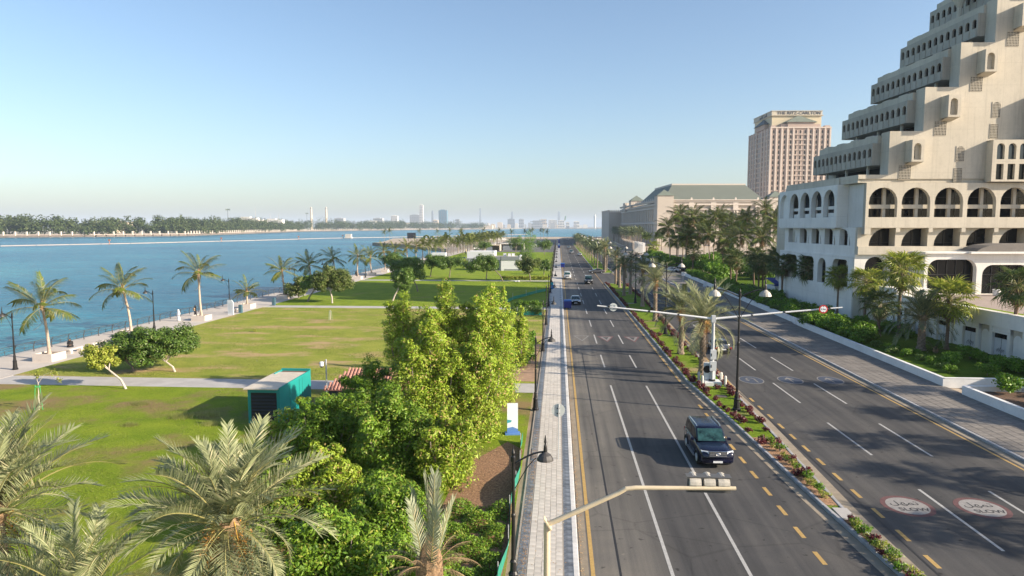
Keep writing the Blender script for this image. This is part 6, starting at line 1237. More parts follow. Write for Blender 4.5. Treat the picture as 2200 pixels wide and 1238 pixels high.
# ---------------------------------------------------------------- sign gantry on the median
t = thing('sign_gantry', 'white T-shaped gantry with two round height signs on the median', 'gantry', (13.55, 60.2, .13))
MB().tube([(0, 0, .4), (0, 0, 6.15)], [.17, .13], 12).build('mast', GALV, t); MB().box((0, 0, 5.85), (.36, .36, .62), bevel=.03).build('mast_head', GALV, t)
for nm, e_ in (('arm', (-10.1, .15, 6.9)), ('arm', (10.95, .15, 6.92))): q = MB(); q.tube([(math.copysign(.1, e_[0]), 0, 5.85), tuple(Vector((0, 0, 5.85)).lerp(Vector(e_), .5) + Vector((0, 0, .03))), e_], [.10, .08, .055], 8); a_ = q.build('arm', mat('gantry_white', (.62, .63, .64), .5, .06, 2), t); [MB().lathe([(.1, 0), (.12, .03), (.12, .1), (.1, .13)], 8, tuple(Vector((0, 0, 5.80)).lerp(Vector(e_), f))).build('bracket', IRON, a_) for f in (.3, .55, .9)]
def disc(parent, c, r, m, yoff, th=.03, name='sign_disc'): q = MB(); k = 24; q.add([(c[0] + r * math.cos(2 * PI * i / k), yoff, c[2] + r * math.sin(2 * PI * i / k)) for i in range(k)] + [(c[0] + r * math.cos(2 * PI * i / k), yoff + th, c[2] + r * math.sin(2 * PI * i / k)) for i in range(k)], [tuple(range(k)), tuple(range(2 * k - 1, k - 1, -1))] + [(i, k + i, k + (i + 1) % k, (i + 1) % k) for i in range(k)]); return q.build(name, m, parent)
SREAR = mat('sign_rear', (.50, .53, .52), .5, .06, 2); SRED = mat('sign_red', (.50, .03, .03), .45, .08, 3); SWH = mat('sign_white', (.74, .76, .78), .45, .04, 3)
disc(t, (-8.68, 0, 6.78), .36, SREAR, .16, name='sign_back'); q = MB(); q.b2(-8.85, -8.8, .1, .155, 6.62, 6.98); q.b2(-8.56, -8.51, .1, .155, 6.62, 6.98); q.build('sign_clamp', GALV, t)
d = disc(t, (9.25, 0, 6.78), .37, SRED, -.12, name='height_sign'); disc(d, (9.25, 0, 6.78), .265, SWH, -.128, .006, 'sign_face')
obj('sign_text', text_mesh('height_text', '5.5m', .21, INK, .002), d, mw=Matrix.Translation((9.25, -.134, 6.78)) @ Matrix.Rotation(PI / 2, 4, 'X')); q = MB()
for s in (1, -1): q.add([(9.25 - .06, -.132, 6.78 + s * .26), (9.25 + .06, -.132, 6.78 + s * .26), (9.25, -.132, 6.78 + s * .18)], [(0, 1, 2)])
q.build('height_arrow', INK, d)
MB().box((0, -.27, 2.75), (.5, .26, .82), bevel=.02).build('upper_cabinet', BOXG, t); MB().box((0, -.27, 1.72), (.55, .28, .82), bevel=.02).build('lower_cabinet', BOXG, t); MB().b2(-.2, -.14, -.42, -.4, 2.6, 2.85).b2(-.2, -.14, -.43, -.41, 1.6, 1.85).build('cabinet_lock', IRON, t)
MB().box((-.15, .35, 1.15), (.95, .5, 1.45), bevel=.03).build('service_cabinet', mat('cabinet_pale', (.58, .63, .64), .5, .06, 2), t); MB().lathe([(.33, 0), (.33, .02)], 16).xf(Matrix.Translation((-.42, .09, 1.35)) @ Matrix.Rotation(PI / 2, 4, 'X')).build('fan_grille', IRON, t)
MB().box((0, 0, .18), (1.5, 1.25, .36), bevel=.04).build('plinth', mat('plinth_pale', (.60, .62, .62), .7, .1, 2, wear=.2), t); MB().lathe([(.3, .36), (.3, .42), (.2, .5)], 12).build('foot_flange', IRON, t)
for sx in (-1, 1):
    for sy in (-1, 1): MB().lathe([(.12, 0), (.12, .85), (.09, .95), (.02, .98)], 10, (sx * .98, sy * .75, 0)).build('bollard', mat('bollard_white', (.62, .60, .55), .7, .12, 3, wear=.25), t)
# ---------------------------------------------------------------- cream signal mast reaching over the road
t = thing('traffic_signal', 'cream signal mast arm over the near lanes with three lamp heads seen from behind', 'traffic light', (-.30, 20.6, .15))
MB().tube([(0, 0, 0), (0, 0, 4.62)], [.115, .10], 14).build('pole', CREAM, t); q = MB(); q.add([(-.11, -.13, 4.78), (.12, -.13, 4.42), (.12, .13, 4.42), (-.11, .13, 4.78), (-.09, -.13, 4.82), (.15, -.13, 4.46), (.15, .13, 4.46), (-.09, .13, 4.82)], [(0, 1, 2, 3), (4, 7, 6, 5), (0, 4, 5, 1), (1, 5, 6, 2), (2, 6, 7, 3), (3, 7, 4, 0)]); q.build('flange', CREAM, t)
MB().tube([(.03, 0, 4.6), (1.2, 0, 5.17), (2.2, 0, 5.66), (2.42, 0, 5.80), (2.7, 0, 5.84), (4.2, 0, 5.87), (5.74, 0, 5.90)], [.085, .08, .07, .07, .068, .062, .06], 12).build('arm', CREAM, t); q = MB(); [q.tube([(.02, s * .1, 4.55), (.3, s * .05, 4.78)], .015, 4) for s in (-1, 1)]; q.build('gusset', CREAM, t)
q = MB(); q.b2(4.3, 5.62, .12, .15, 5.72, 6.18); q.b2(4.28, 5.64, .1, .42, 6.17, 6.19); q.b2(4.28, 5.64, .1, .2, 5.70, 5.72); hd = q.build('signal_frame', mat('signal_frame_dark', (.10, .10, .10), .6), t); VIS = mat('signal_housing_dusty', (.46, .43, .37), .8, .2, 9, wear=.4)
for i in range(3):
    x = 4.54 + i * .43; MB().lathe([(.05, -.19), (.16, -.17), (.17, 0), (.16, .17), (.05, .19)], 12).xf(Matrix.Translation((x, .13, 5.98)) @ Matrix.Rotation(PI / 2, 4, 'Y')).build('lamp_head', VIS, t)
    q = MB(); rings = [[Vector((x + .17 * math.cos(a_), .2 + dy, 6.0 + .19 * math.sin(a_))) for a_ in [PI * j / 8 for j in range(9)]] for dy in (0, .36)]; q.add(rings[0] + rings[1], [(j, j + 1, j + 10, j + 9) for j in range(8)]); q.add([p + Vector((0, .0, .012)) for p in rings[0] + rings[1]], [(j + 9, j + 10, j + 1, j) for j in range(8)])
    if i != 2 or True: q.build('visor', VIS, t)
# ---------------------------------------------------------------- round sign from behind, banner, nets
t = thing('round_sign', 'round road sign seen from behind on a thin pole on the left sidewalk', 'road sign', (.08, 39.9, .15)); MB().tube([(0, 0, 0), (0, 0, 3.35)], .03, 8).build('pole', GALV, t); disc(t, (-.03, 0, 2.95), .40, SREAR, .04, name='sign_plate'); q = MB(); q.b2(-.12, .06, .0, .04, 3.06, 3.1); q.b2(-.12, .06, .0, .04, 2.75, 2.79); q.build('bracket', IRON, t)
t = thing('banner_sign', 'white and blue standing banner half hidden by the bushy trees', 'banner', (-3.0, 44.7, .13), R(8)); MB().b2(-.36, .36, -.04, .04, .1, 2.1).build('panel', mat('banner_white', (.68, .74, .80), .5, .04, 1), t); q = MB(); q.add([(-.36, -.046, .1), (.36, -.046, .1), (.36, -.046, .35), (0, -.046, .5), (-.36, -.046, .42)], [(0, 1, 2, 3, 4)]); q.build('blue_wave', mat('banner_blue', (.10, .22, .50), .5), t); q = MB(); q.add([(-.36, -.046, .75), (-.1, -.046, .82), (-.05, -.046, .95), (-.36, -.046, 1.0)], [(0, 1, 2, 3)]); q.build('teal_mark', mat('banner_teal', (.05, .35, .40), .5), t); MB().b2(-.5, .5, -.3, .3, 0, .1).build('foot', mat('banner_blue', (.10, .22, .50)), t)
NET = mat('green_net', (.02, .24, .17), .7, .25, 2.5); 
t = thing('green_net_fence', 'low bright green net fence beside the mulch at the left pavement', 'fence', (0, 0, .13)); q = MB(); g_ = random.Random(4); pts = [(-2.2 - .1 * math.sin(i * .8), 22 + i * 1.1) for i in range(20)]
for (a_, b_), i in zip(zip(pts, pts[1:]), range(19)): h0, h1 = .55 + .25 * math.sin(i * .7), .55 + .25 * math.sin(i * .7 + .7); q.add([(a_[0], a_[1], 0), (b_[0], b_[1], 0), (b_[0] + .05, b_[1], h1), (a_[0] + .05, a_[1], h0)], [(0, 1, 2, 3)])
q.build('net', NET, t); [MB().tube([(p[0], p[1], 0), (p[0], p[1], .95)], .02, 5).build('stake', GALV, t) for p in pts[::3]]
t = thing('green_net_fence', 'long green net fence around the dark shrubs on the middle lawn', 'fence', (0, 0, .13)); q = MB(); pts = [(-9.8, 121), (-8.6, 129), (-6.4, 136), (-4.6, 142), (-2.6, 147)] ; pts2 = [(-9.4, 106), (-6.4, 106.3), (-2.5, 106.6)]
for P_ in (pts, pts2):
    for a_, b_ in zip(P_, P_[1:]): q.add([(a_[0], a_[1], 0), (b_[0], b_[1], 0), (b_[0], b_[1], .55), (a_[0], a_[1], .62)], [(0, 1, 2, 3)])
q.build('net', NET, t); [MB().tube([(p[0], p[1], 0), (p[0], p[1], 1.3)], .03, 5).build('stake', GALV, t) for p in pts + pts2]
t = thing('blue_notice', 'small tilted blue notice board standing on the left sidewalk', 'sign', (-.9, 146, .15)); MB().tube([(0, 0, 0), (0, 0, .9)], .03, 5).build('post', GALV, t); MB().add([(-.7, 0, .7), (.0, .1, .5), (.35, .1, 1.25), (-.35, 0, 1.5), (-.7, .05, .7), (.0, .15, .5), (.35, .15, 1.25), (-.35, .05, 1.5)], [(0, 1, 2, 3), (7, 6, 5, 4), (0, 4, 5, 1), (1, 5, 6, 2), (2, 6, 7, 3), (3, 7, 4, 0)]).build('board', mat('notice_blue', (.02, .20, .55), .5), t)
for i, (x, y, w_) in enumerate([(30.1, 167, .6), (29.0, 137, .5), (31, 255, .5), (30.5, 240, .5)]):
    t = thing('small_road_sign', 'small white rectangular sign on a post, %s along the right sidewalk' % NUM[i], 'road sign', (x, y, .15)); MB().tube([(0, .03, 0), (0, .03, 2.9)], .035, 6).build('post', GALV, t); MB().box((0, 0, 2.45), (.75, .03, .85)).build('plate', SWH, t)
MB().box((13.42, 56.0, .15), (.75, .75, .06)).build('manhole_cover', mat('manhole', (.10, .085, .075), .8, .3, 6), label='dark square manhole cover in the bare soil of the median', cat='manhole')
for i, (x, y, rz) in enumerate([(12.35, 60.9, 0), (14.9, 87.6, 0), (13.0, 124, 0), (14.2, 147.0, .2)]): MB().box((x, y, .16), (1.5, .35, .08), rz).build('concrete_strip', CONC, label='pale concrete strip across the median, %s from the camera' % NUM[i], cat='slab')
# ---------------------------------------------------------------- small park buildings
TEAL = mat('teal_paint', (.01, .27, .25), .55, .08, 1.0, wear=.05); LOUV = mat('louvre_black', (.008, .009, .012), .5, .2, 2)
t = thing('teal_container', 'teal green metal service container with a rusty pale roof and black louvres', 'container', (-20.5, 48.6, .13))
q = MB(); q.b2(-1.15, 1.15, -3.0, 3.0, .1, 2.55); q.build('body', TEAL, t); q = MB(); q.b2(-1.35, 1.07, -3.25, 2.3, 2.56, 2.63); q.build('roof_sheet', mat('rusty_roof', (.62, .55, .45), .7, .12, .6, wear=.45), t); q = MB(); q.b2(-1.15, 1.15, 2.9, 3.0, 2.55, 2.78); q.b2(1.08, 1.15, -3, 2.9, 2.55, 2.66); q.b2(-1.15, -1.08, 1.5, 2.9, 2.55, 2.7); q.build('roof_upstand', TEAL, t); q = MB(); q.b2(-1.0, 1.0, 2.3, 2.88, 2.56, 2.6); q.build('roof_gutter', mat('rust_brown', (.16, .09, .06), .9, .3, 4), t)
q = MB(); q.b2(-.92, .92, -3.02, -2.98, .25, 2.3); q.build('louvre_frame', LOUV, t); [MB().add([(-.88, -3.03, .35 + i * .24), (.88, -3.03, .35 + i * .24), (.88, -3.10, .30 + i * .24), (-.88, -3.10, .30 + i * .24), (-.88, -3.03, .42 + i * .24), (.88, -3.03, .42 + i * .24)], [(0, 1, 2, 3), (3, 2, 5, 4)]).build('louvre', LOUV, t) for i in range(8)]
[MB().b2(1.152, 1.158, y0, y0 + .02, .15, 2.5).build('panel_joint', IRON, t) for y0 in (-1.2, .6, 1.2)]
t = thing('tiled_hut', 'small hut with a red clay tile roof hidden among the bushy trees', 'hut', (-14.2, 50.2, .13)); MB().b2(-2.6, 2.6, -1.8, 1.8, 0, 1.9).build('wall', mat('hut_slate', (.07, .075, .085), .8), t); TILE = mat('clay_tile', (.42, .21, .165), .8, .25, 3); rf = MB().add([(-2.9, -2.1, 1.9), (2.9, -2.1, 1.9), (2.9, 2.1, 1.9), (-2.9, 2.1, 1.9), (-1.4, 0, 3.1), (1.4, 0, 3.1)], [(0, 1, 5, 4), (1, 2, 5), (2, 3, 4, 5), (3, 0, 4), (3, 2, 1, 0)]).build('roof', TILE, t)
tm = MB().tube([(0, 0, 0), (0, -.36, -.2)], [.1, .085], 6).mesh('clay_tile', TILE)
for r_ in range(6):
    for i in range(23):
        f = r_ / 6; x = -2.85 + i * .26; 
        if abs(x) < 2.9 - 1.5 * f: obj('roof_tile', tm, rf, loc=(x, -1.74 + r_ * .35, 2.14 + r_ * .2))
t = thing('camera_pole', 'short grey pole with a dome security camera by the container', 'camera', (-19.0, 54.2, .13)); MB().tube([(0, 0, 0), (0, 0, 2.75), (-.0, 0, 3.0)], .06, 8).build('pole', GALV, t); MB().tube([(0, 0, 2.8), (-.35, 0, 2.8)], .03, 6).build('arm', GALV, t); MB().lathe([(.17, 0), (.17, .3), (.1, .36)], 10, (-.38, 0, 2.45)).build('housing', SWH, t); MB().lathe([(.02, -.14), (.12, -.1), (.15, 0)], 10, (-.38, 0, 2.45)).build('dome', LOUV, t)
PAVW = mat('pavilion_white', (.66, .67, .69), .6, .05, .5); PAVG = mat('pavilion_grey', (.20, .22, .24), .6, .08, .5)
t = thing('white_kiosk', 'small white kiosk with a serving window near the promenade', 'kiosk', (-44.6, 252, .13)); q = MB(); q.b2(-2.6, 2.6, 0, 4, 0, 1.4); q.b2(-2.6, 2.6, 0, 4, 3.0, 4.1); q.b2(-2.6, -1.9, 0, 4, 1.4, 3.0); q.b2(1.9, 2.6, 0, 4, 1.4, 3.0); q.b2(-1.9, 1.9, 3.5, 4, 1.4, 3); q.build('wall', PAVW, t); q = MB(); q.b2(-1.9, 1.9, .5, .6, 1.4, 3); q.build('serving_window', GLASS_B, t); q = MB(); q.b2(-2.6, 1.5, -.02, 0, .2, 1.2); q.build('counter_front', PAVG, t); obj('kiosk_lettering', text_mesh('kiosk_lettering', 'ICE CREAM', .7, PAVG, .01), t, mw=Matrix.Translation((0, -.03, 3.6)) @ Matrix.Rotation(PI / 2, 4, 'X')) if False else None
t = thing('park_pavilion', 'long pale grey park pavilion left of the white one', 'pavilion', (-28.2, 247, .13)); q = MB(); q.b2(-5, 5, 0, 9, 0, 4.5); q.b2(4.4, 5.05, -.05, 9, 4.5, 5.0); q.b2(-5, 4.4, 8.5, 9, 4.5, 4.9); q.b2(-5, 4.4, 0, .3, 4.5, 4.85); q.build('wall', PAVW, t); MB().b2(-5.2, -2.2, -2.5, -.05, 0, 2.4).build('annex', PAVG, t); MB().b2(-6.6, -5.3, -2.5, -1, 0, 2.9).build('service_box', mat('service_blue', (.03, .06, .09), .5), t); [MB().b2(-4 + i * .8, -3.7 + i * .8, -2.54, -2.5, .6, 1.9).build('vent', PAVW, t) for i in range(2)]
t = thing('park_pavilion', 'white flat-roofed pavilion with a dark fascia in front of its neighbour', 'pavilion', (-17.5, 214.5, .13), R(2)); q = MB(); q.b2(-6, 5.3, .02, 7.5, 0, 4.3); q.b2(5.3, 5.9, -.1, 7.6, 0, 4.7); q.build('wall', PAVW, t); q = MB(); q.b2(-6, 5.3, -.15, 0, 3.35, 4.5); q.build('fascia', PAVG, t); q = MB(); q.b2(-5.9, -1, -.03, 0, .1, 3.3); q.build('window', GLASS_B, t); [MB().b2(x - .06, x + .06, -.18, -.02, 0, 4.5).build('frame_post', MULL, t) for x in (-6, -4.3, -2.6, -.6)]; MB().b2(-5.7, 5.2, .2, 7.3, 4.3, 4.42).build('roof_gravel', mat('roof_gravel', (.45, .41, .36), .9), t); q = MB(); [q.b2(x, x + .9, 3 + (i % 2), 4 + (i % 2), 4.42, 5.3) for i, x in enumerate((-3.5, .5, 2.0, 3.2))]; 
for i, x in enumerate((-3.5, .5, 2.0, 3.2)): MB().box((x, 3 + (i % 2), 4.86), (.9, 1, .9)).build('air_conditioner', PAVW, t)
MB().b2(.5, 5.2, -.02, 0, .1, .5).build('plinth', PAVG, t)
t = thing('tiled_hut', 'little stone hut with a pink tiled hip roof by the left pavement', 'hut', (-3.6, 219, .13)); MB().b2(-1.2, 1.2, -1.2, 1.2, 0, 1.8).build('wall', CONCR_W, t); MB().b2(-.4, .4, -1.22, -1.2, 0, 1.5).build('door', MULL, t); MB().add([(-1.5, -1.5, 1.8), (1.5, -1.5, 1.8), (1.5, 1.5, 1.8), (-1.5, 1.5, 1.8), (0, 0, 2.7)], [(0, 1, 4), (1, 2, 4), (2, 3, 4), (3, 0, 4), (3, 2, 1, 0)]).build('roof', mat('pink_tile', (.55, .35, .26), .8, .15, 3), t)
# ================================================================ vehicles
TYRE = mat('tyre', (.018, .018, .018), .85, .2, 8); RIM = mat('rim_silver', (.55, .56, .58), .3, .08, 4, metal=.8); TRIM = mat('black_trim', (.012, .012, .013), .5, .2, 4); CHROME = mat('chrome', (.72, .72, .73), .15, .05, 3, metal=.9); LENS = mat('headlamp_lens', (.72, .75, .78), .12, .05, 6, spec=.7); TAIL = mat('tail_lamp', (.35, .02, .02), .2, .1, 5); PLATE = mat('number_plate', (.72, .73, .74), .5, .05, 5); CABIN = mat('windscreen', (.006, .022, .025), .05, .6, 3.2, c2=(.03, .085, .085), spec=.6); SIDEG = mat('tinted_glass', (.012, .016, .018), .06, .2, 2, spec=.6)
def paint(name, c, coat=.8, metal=.25): return mat(name, c, .22, .05, 1.5, metal=metal, coat=coat, spec=.4)
def car(label, loc, rz, kind, pm, detail=2, group=None, cat='car', name='car'):
    """front towards local +Y"""
    D = {'suv': (4.98, 1.98, 1.90, 1.20, .40, 2.85), 'midsuv': (4.6, 1.86, 1.70, 1.06, .36, 2.7), 'sedan': (4.85, 1.85, 1.46, .97, .335, 2.8), 'hatch': (4.2, 1.75, 1.5, .98, .31, 2.55)}[kind]
    L_, W, H_, BZ, wr, wb = D; w = W / 2; t = thing(name, label, cat, loc, rz, group)
    def ring(y, ws, zb, zt, cr): a_ = w * ws; zs = zt + .02; return [(-a_ * .82, y, zb), (-a_ * .98, y, zb + .10), (-a_, y, zb + .28), (-a_, y, zt - .22), (-a_ * .975, y, zt - .07), (-a_ * .9, y, zt), (-a_ * .45, y, zt + cr), (a_ * .45, y, zt + cr), (a_ * .9, y, zt), (a_ * .975, y, zt - .07), (a_, y, zt - .22), (a_, y, zb + .28), (a_ * .98, y, zb + .10), (a_ * .82, y, zb)]
    tall = kind in ('suv', 'midsuv'); hd = BZ - (.05 if tall else .07); b = MB(); gz = wr * .68
    b.loft([ring(-L_ * .5, .84, gz + .22, BZ - .22, .0), ring(-L_ * .487, .93, gz + .08, BZ - .08, .01), ring(-L_ * .44, .985, gz, BZ - .01, .02), ring(-L_ * .2, 1.0, gz - .02, BZ, .02), ring(L_ * .12, 1.0, gz - .02, BZ - .01, .02), ring(L_ * .2, .995, gz - .02, hd - .0, .03), ring(L_ * .34, .985, gz, hd - .05, .045), ring(L_ * .44, .965, gz + .02, hd - (.09 if tall else .15), .04), ring(L_ * .483, .92, gz + .06, hd - (.17 if tall else .24), .02), ring(L_ * .5, .84, gz + .16, hd - (.30 if tall else .36), .0)]); b.build('body', pm, t, True)
    if kind == 'suv': yb0, yb1, yt0, yt1, wt = -L_ * .485, L_ * .205, -L_ * .44, L_ * .045, .80
    elif kind == 'midsuv': yb0, yb1, yt0, yt1, wt = -L_ * .485, L_ * .225, -L_ * .40, L_ * .03, .78
    elif kind == 'sedan': yb0, yb1, yt0, yt1, wt = -L_ * .40, L_ * .24, -L_ * .20, L_ * .02, .73
    else: yb0, yb1, yt0, yt1, wt = -L_ * .48, L_ * .27, -L_ * .36, L_ * .03, .75
    zb_, zt_ = BZ - .03, H_ - .05; wbm = .93
    def GH(u, v, face):  # point on the greenhouse: v up, u along
        if face == 'F': xb, xt = w * wbm, w * wt; return Vector(((2 * u - 1) * (xb + (xt - xb) * v), yb1 + (yt1 - yb1) * v, zb_ + (zt_ - zb_) * v))
        if face == 'B': xb, xt = w * wbm, w * wt; return Vector(((1 - 2 * u) * (xb + (xt - xb) * v), yb0 + (yt0 - yb0) * v, zb_ + (zt_ - zb_) * v))
        s = 1 if face == 'R' else -1; y0 = yb0 + (yt0 - yb0) * v; y1 = yb1 + (yt1 - yb1) * v; return Vector((s * (w * wbm + (w * wt - w * wbm) * v), y0 + (y1 - y0) * u, zb_ + (zt_ - zb_) * v))
    def rr(v, k=1.0, dz=0): y0 = yb0 + (yt0 - yb0) * v; y1 = yb1 + (yt1 - yb1) * v; xx = (w * wbm + (w * wt - w * wbm) * v) * k; m_ = (y0 + y1) / 2; hy = (y1 - y0) / 2 * k; z = zb_ + (zt_ - zb_) * v + dz; c = .12; return [(-xx, m_ - hy + c, z), (-xx + c * .6, m_ - hy, z), (xx - c * .6, m_ - hy, z), (xx, m_ - hy + c, z), (xx, m_ + hy - c, z), (xx - c * .6, m_ + hy, z), (-xx + c * .6, m_ + hy, z), (-xx, m_ + hy - c, z)]
    b = MB(); b.loft([rr(0), rr(.5), rr(.93), rr(1.0, .975, .015), rr(1.0, .86, .045), rr(1.0, .4, .055)]); b.build('roof', pm, t, True)
    def glass(face, u0, u1, v0, v1, m_, name): b = MB(); off = {'F': Vector((0, .012, .006)), 'B': Vector((0, -.012, .006)), 'R': Vector((.012, 0, .004)), 'L': Vector((-.012, 0, .004))}[face]; q = [GH(u0, v0, face), GH(u1, v0, face), GH(u1 + (0), v1, face), GH(u0, v1, face)]; b.add([p + off for p in q], [(0, 1, 2, 3) if face in 'FL' else (3, 2, 1, 0)]); return b.build(name, m_, t)
    glass('F', .05, .95, .08, .92, CABIN, 'windscreen'); glass('B', .08, .92, .25, .9, SIDEG, 'rear_window')
    cuts = ((.06, .27), (.295, .56), (.585, .90)) if tall else ((.10, .46), (.485, .86))
    for f in 'RL':
        for (a_, c_) in cuts: glass(f, a_, c_, .14, .88, SIDEG, 'side_window')
    for sx in (-1, 1):
        for yy in (-wb / 2 - .02, wb / 2 + .02):
            wh = MB().lathe([(wr * .6, -.12), (wr * .96, -.11), (wr, -.06), (wr, .06), (wr * .96, .11), (wr * .6, .12)], 18).xf(Matrix.Translation((sx * (w - .115), yy, wr)) @ Matrix.Rotation(PI / 2, 4, 'Y')).build('wheel', TYRE, t, True)
            if detail: q = MB(); q.lathe([(wr * .62, 0), (wr * .6, .02), (wr * .2, .01)], 14).xf(Matrix.Translation((sx * (w + .008), yy, wr)) @ Matrix.Rotation(sx * PI / 2, 4, 'Y')); [q.tube([(sx * (w + .022), yy, wr), (sx * (w + .018), yy + wr * .58 * math.cos(j * 1.2566), wr + wr * .58 * math.sin(j * 1.2566))], .025, 4) for j in range(5)]; q.build('rim', RIM, wh)
            q = MB(); pts = [(sx * (w + .012), yy + wr * 1.13 * math.cos(a_), wr + wr * 1.13 * math.sin(a_)) for a_ in [PI * j / 10 for j in range(11)]]; q.tube(pts, .035, 5); q.build('wheel_arch', TRIM, t)
    fz = hd - (.26 if tall else .30); fy = L_ * .485
    for sx in (-1, 1):
        MB().add([(sx * w * .50, fy + .055, fz + .04), (sx * w * .90, fy - .10, fz + .05), (sx * w * .93, fy - .16, fz + .17), (sx * w * .55, fy + .02, fz + .15), (sx * w * .5, fy - .1, fz + .04), (sx * w * .9, fy - .3, fz + .05), (sx * w * .93, fy - .3, fz + .17), (sx * w * .55, fy - .15, fz + .15)], [(0, 1, 2, 3), (4, 7, 6, 5), (0, 4, 5, 1), (1, 5, 6, 2), (2, 6, 7, 3), (3, 7, 4, 0)]).build('headlight', LENS, t)
        MB().box((sx * w * .80, -L_ * .49, BZ - .22), (w * .3, .09, .22)).build('tail_light', TAIL, t)
        MB().box((sx * (w + .11), L_ * .13, BZ + .07), (.2, .13, .16), bevel=.03).build('mirror', pm, t)
    g = MB(); g.b2(-w * .52, w * .52, fy - .02, fy + .068, fz - .13, fz + .17); gr = g.build('grille', TRIM, t)
    if kind == 'suv':
        for j in range(3): MB().b2(-w * .5, w * .5, fy + .06, fy + .095, fz - .10 + j * .09, fz - .045 + j * .09).build('grille_bar', CHROME, gr)
        q = MB()
        for (rx, rz_, dz) in ((.115, .075, 0), (.04, .07, 0), (.085, .03, .028)): q.tube([(rx * math.cos(a_), fy + .105, fz + .03 + dz + rz_ * math.sin(a_)) for a_ in [2 * PI * j / 18 for j in range(19)]], .011, 5)
        q.build('emblem', CHROME, gr); MB().b2(-w * .54, w * .54, fy + .03, fy + .085, fz + .155, fz + .185).build('grille_top', CHROME, gr)
        for sx in (-1, 1):
            MB().tube([(sx * w * .70, yt0 + .2, H_ - .0), (sx * w * .72, yt0 + .35, H_ + .05), (sx * w * .72, yt1 - .3, H_ + .05), (sx * w * .71, yt1 - .1, H_ - .01)], .028, 6).build('roof_rail', CHROME, t); MB().box((sx * (w + .03), -.05, gz + .08), (.14, 2.1, .05)).build('running_board', mat('board_grey', (.28, .28, .29), .5), t)
            q = MB(); [q.b2(sx * w * .80 - .13, sx * w * .80 + .13, fy - .02 - .06, fy + .0, fz - .34 + j * .055, fz - .315 + j * .055) for j in range(4)]; q.build('fog_trim', CHROME, t)
            MB().b2(sx * (w + .004) - .004, sx * (w + .004) + .004, -L_ * .38, L_ * .15, BZ - .13, BZ - .11).build('belt_trim', CHROME, t)
        MB().box((0, .25, H_ - .28), (.3, .5, .5), taper=.6).build('occupant_seat', CABIN, t) if False else None
        for yy in (-.95, .05): 
            for sx in (-1, 1): MB().b2(sx * (w + .005) - .004, sx * (w + .005) + .004, yy - .01, yy + .01, gz + .15, BZ - .1).build('door_seam', TRIM, t)
    MB().b2(-w * .7, w * .7, fy - .1, fy + .045, gz + .08, fz - .2).build('bumper_intake', TRIM, t); MB().b2(-.27, .27, fy + .05, fy + .075, gz + .13, gz + .25).build('number_plate', PLATE, t); MB().b2(-.27, .27, -L_ * .5 - .03, -L_ * .5, BZ - .42, BZ - .30).build('number_plate', PLATE, t)
    if detail:
        for f in (-1, 1):
            for (a_, c_) in cuts[1:] if tall else cuts: y_ = yb0 + (yb1 - yb0) * (a_ + .04); MB().b2(f * (w + .012) - .012, f * (w + .012) + .012, y_, y_ + .22, BZ - .17, BZ - .13).build('door_handle', CHROME if kind == 'suv' else pm, t)
    return t
NAVY = paint('navy_paint', (.004, .006, .024), .35, .0); WHITEC = paint('white_paint', (.62, .62, .61), .6, 0); SILVER = paint('silver_paint', (.34, .36, .38), .8, .6); BLACKC = paint('black_paint', (.014, .014, .016), 1.0, .2); GREYC = paint('grey_paint', (.12, .115, .12), .8, .4); SAND_C = paint('beige_paint', (.42, .38, .32), .6, .2); DKS = paint('dark_silver_paint', (.13, .135, .145), .9, .5)
car('dark navy blue four-wheel drive with chrome grille in the near lane', (9.20, 41.55, 0), PI + R(1.5), 'suv', NAVY, name='four_wheel_drive')
car('dark silver sedan seen from behind beyond the median palms', (18.1, 77.6, 0), 0, 'sedan', DKS)
car('silver sedan in the left lane behind the blue waste container', (3.15, 124.0, 0), PI, 'sedan', SILVER)
car('white four-wheel drive in the left lane near the kerb', (2.45, 183.5, 0), PI, 'suv', WHITEC, name='four_wheel_drive')
car('black four-wheel drive in the middle lanes behind the near one', (7.45, 168.8, 0), PI, 'suv', BLACKC, name='four_wheel_drive')
car('grey sedan turning sideways through the gap in the median', (11.5, 206.5, 0), PI / 2 + R(4), 'sedan', GREYC)
FARCARS = [('white sedan in the lane next to the median beyond the gap', 10.3, 330, 'sedan', WHITEC), ('pale four-wheel drive in the middle lane beyond the gap', 6.8, 358, 'suv', SILVER), ('silver sedan farther up the middle of the road', 6.7, 441, 'sedan', SILVER), ('white van-like car at the far end of the road', 9.2, 700, 'midsuv', WHITEC)]
for lb, x, y, kd, m_ in FARCARS: car(lb, (x, y, 0), PI, kd, m_, 0)
PARKED = [('white car parked at the hotel entrance beside the hedge', 35.2, 214, 'sedan', WHITEC, 1.2), ('dark car parked behind the white one at the hotel entrance', 38.0, 218, 'midsuv', BLACKC, 1.3), ('white pickup-like car at the entrance kerb', 34.6, 233, 'sedan', WHITEC, .4),
          ('white car parked at the edge of the far lawn', -11, 500, 'sedan', WHITEC, 1.57), ('silver car parked by the tall green tree', -28, 480, 'sedan', SILVER, 1.6), ('white car in the far car park right of the trees', -17, 470, 'midsuv', WHITEC, 1.57), ('beige car in the far car park', -27, 575, 'sedan', SAND_C, .2), ('white car farther back in the car park', -15, 600, 'hatch', WHITEC, .3)]
for lb, x, y, kd, m_, rz in PARKED: car(lb, (x, y, .05), rz, kd, m_, 0)
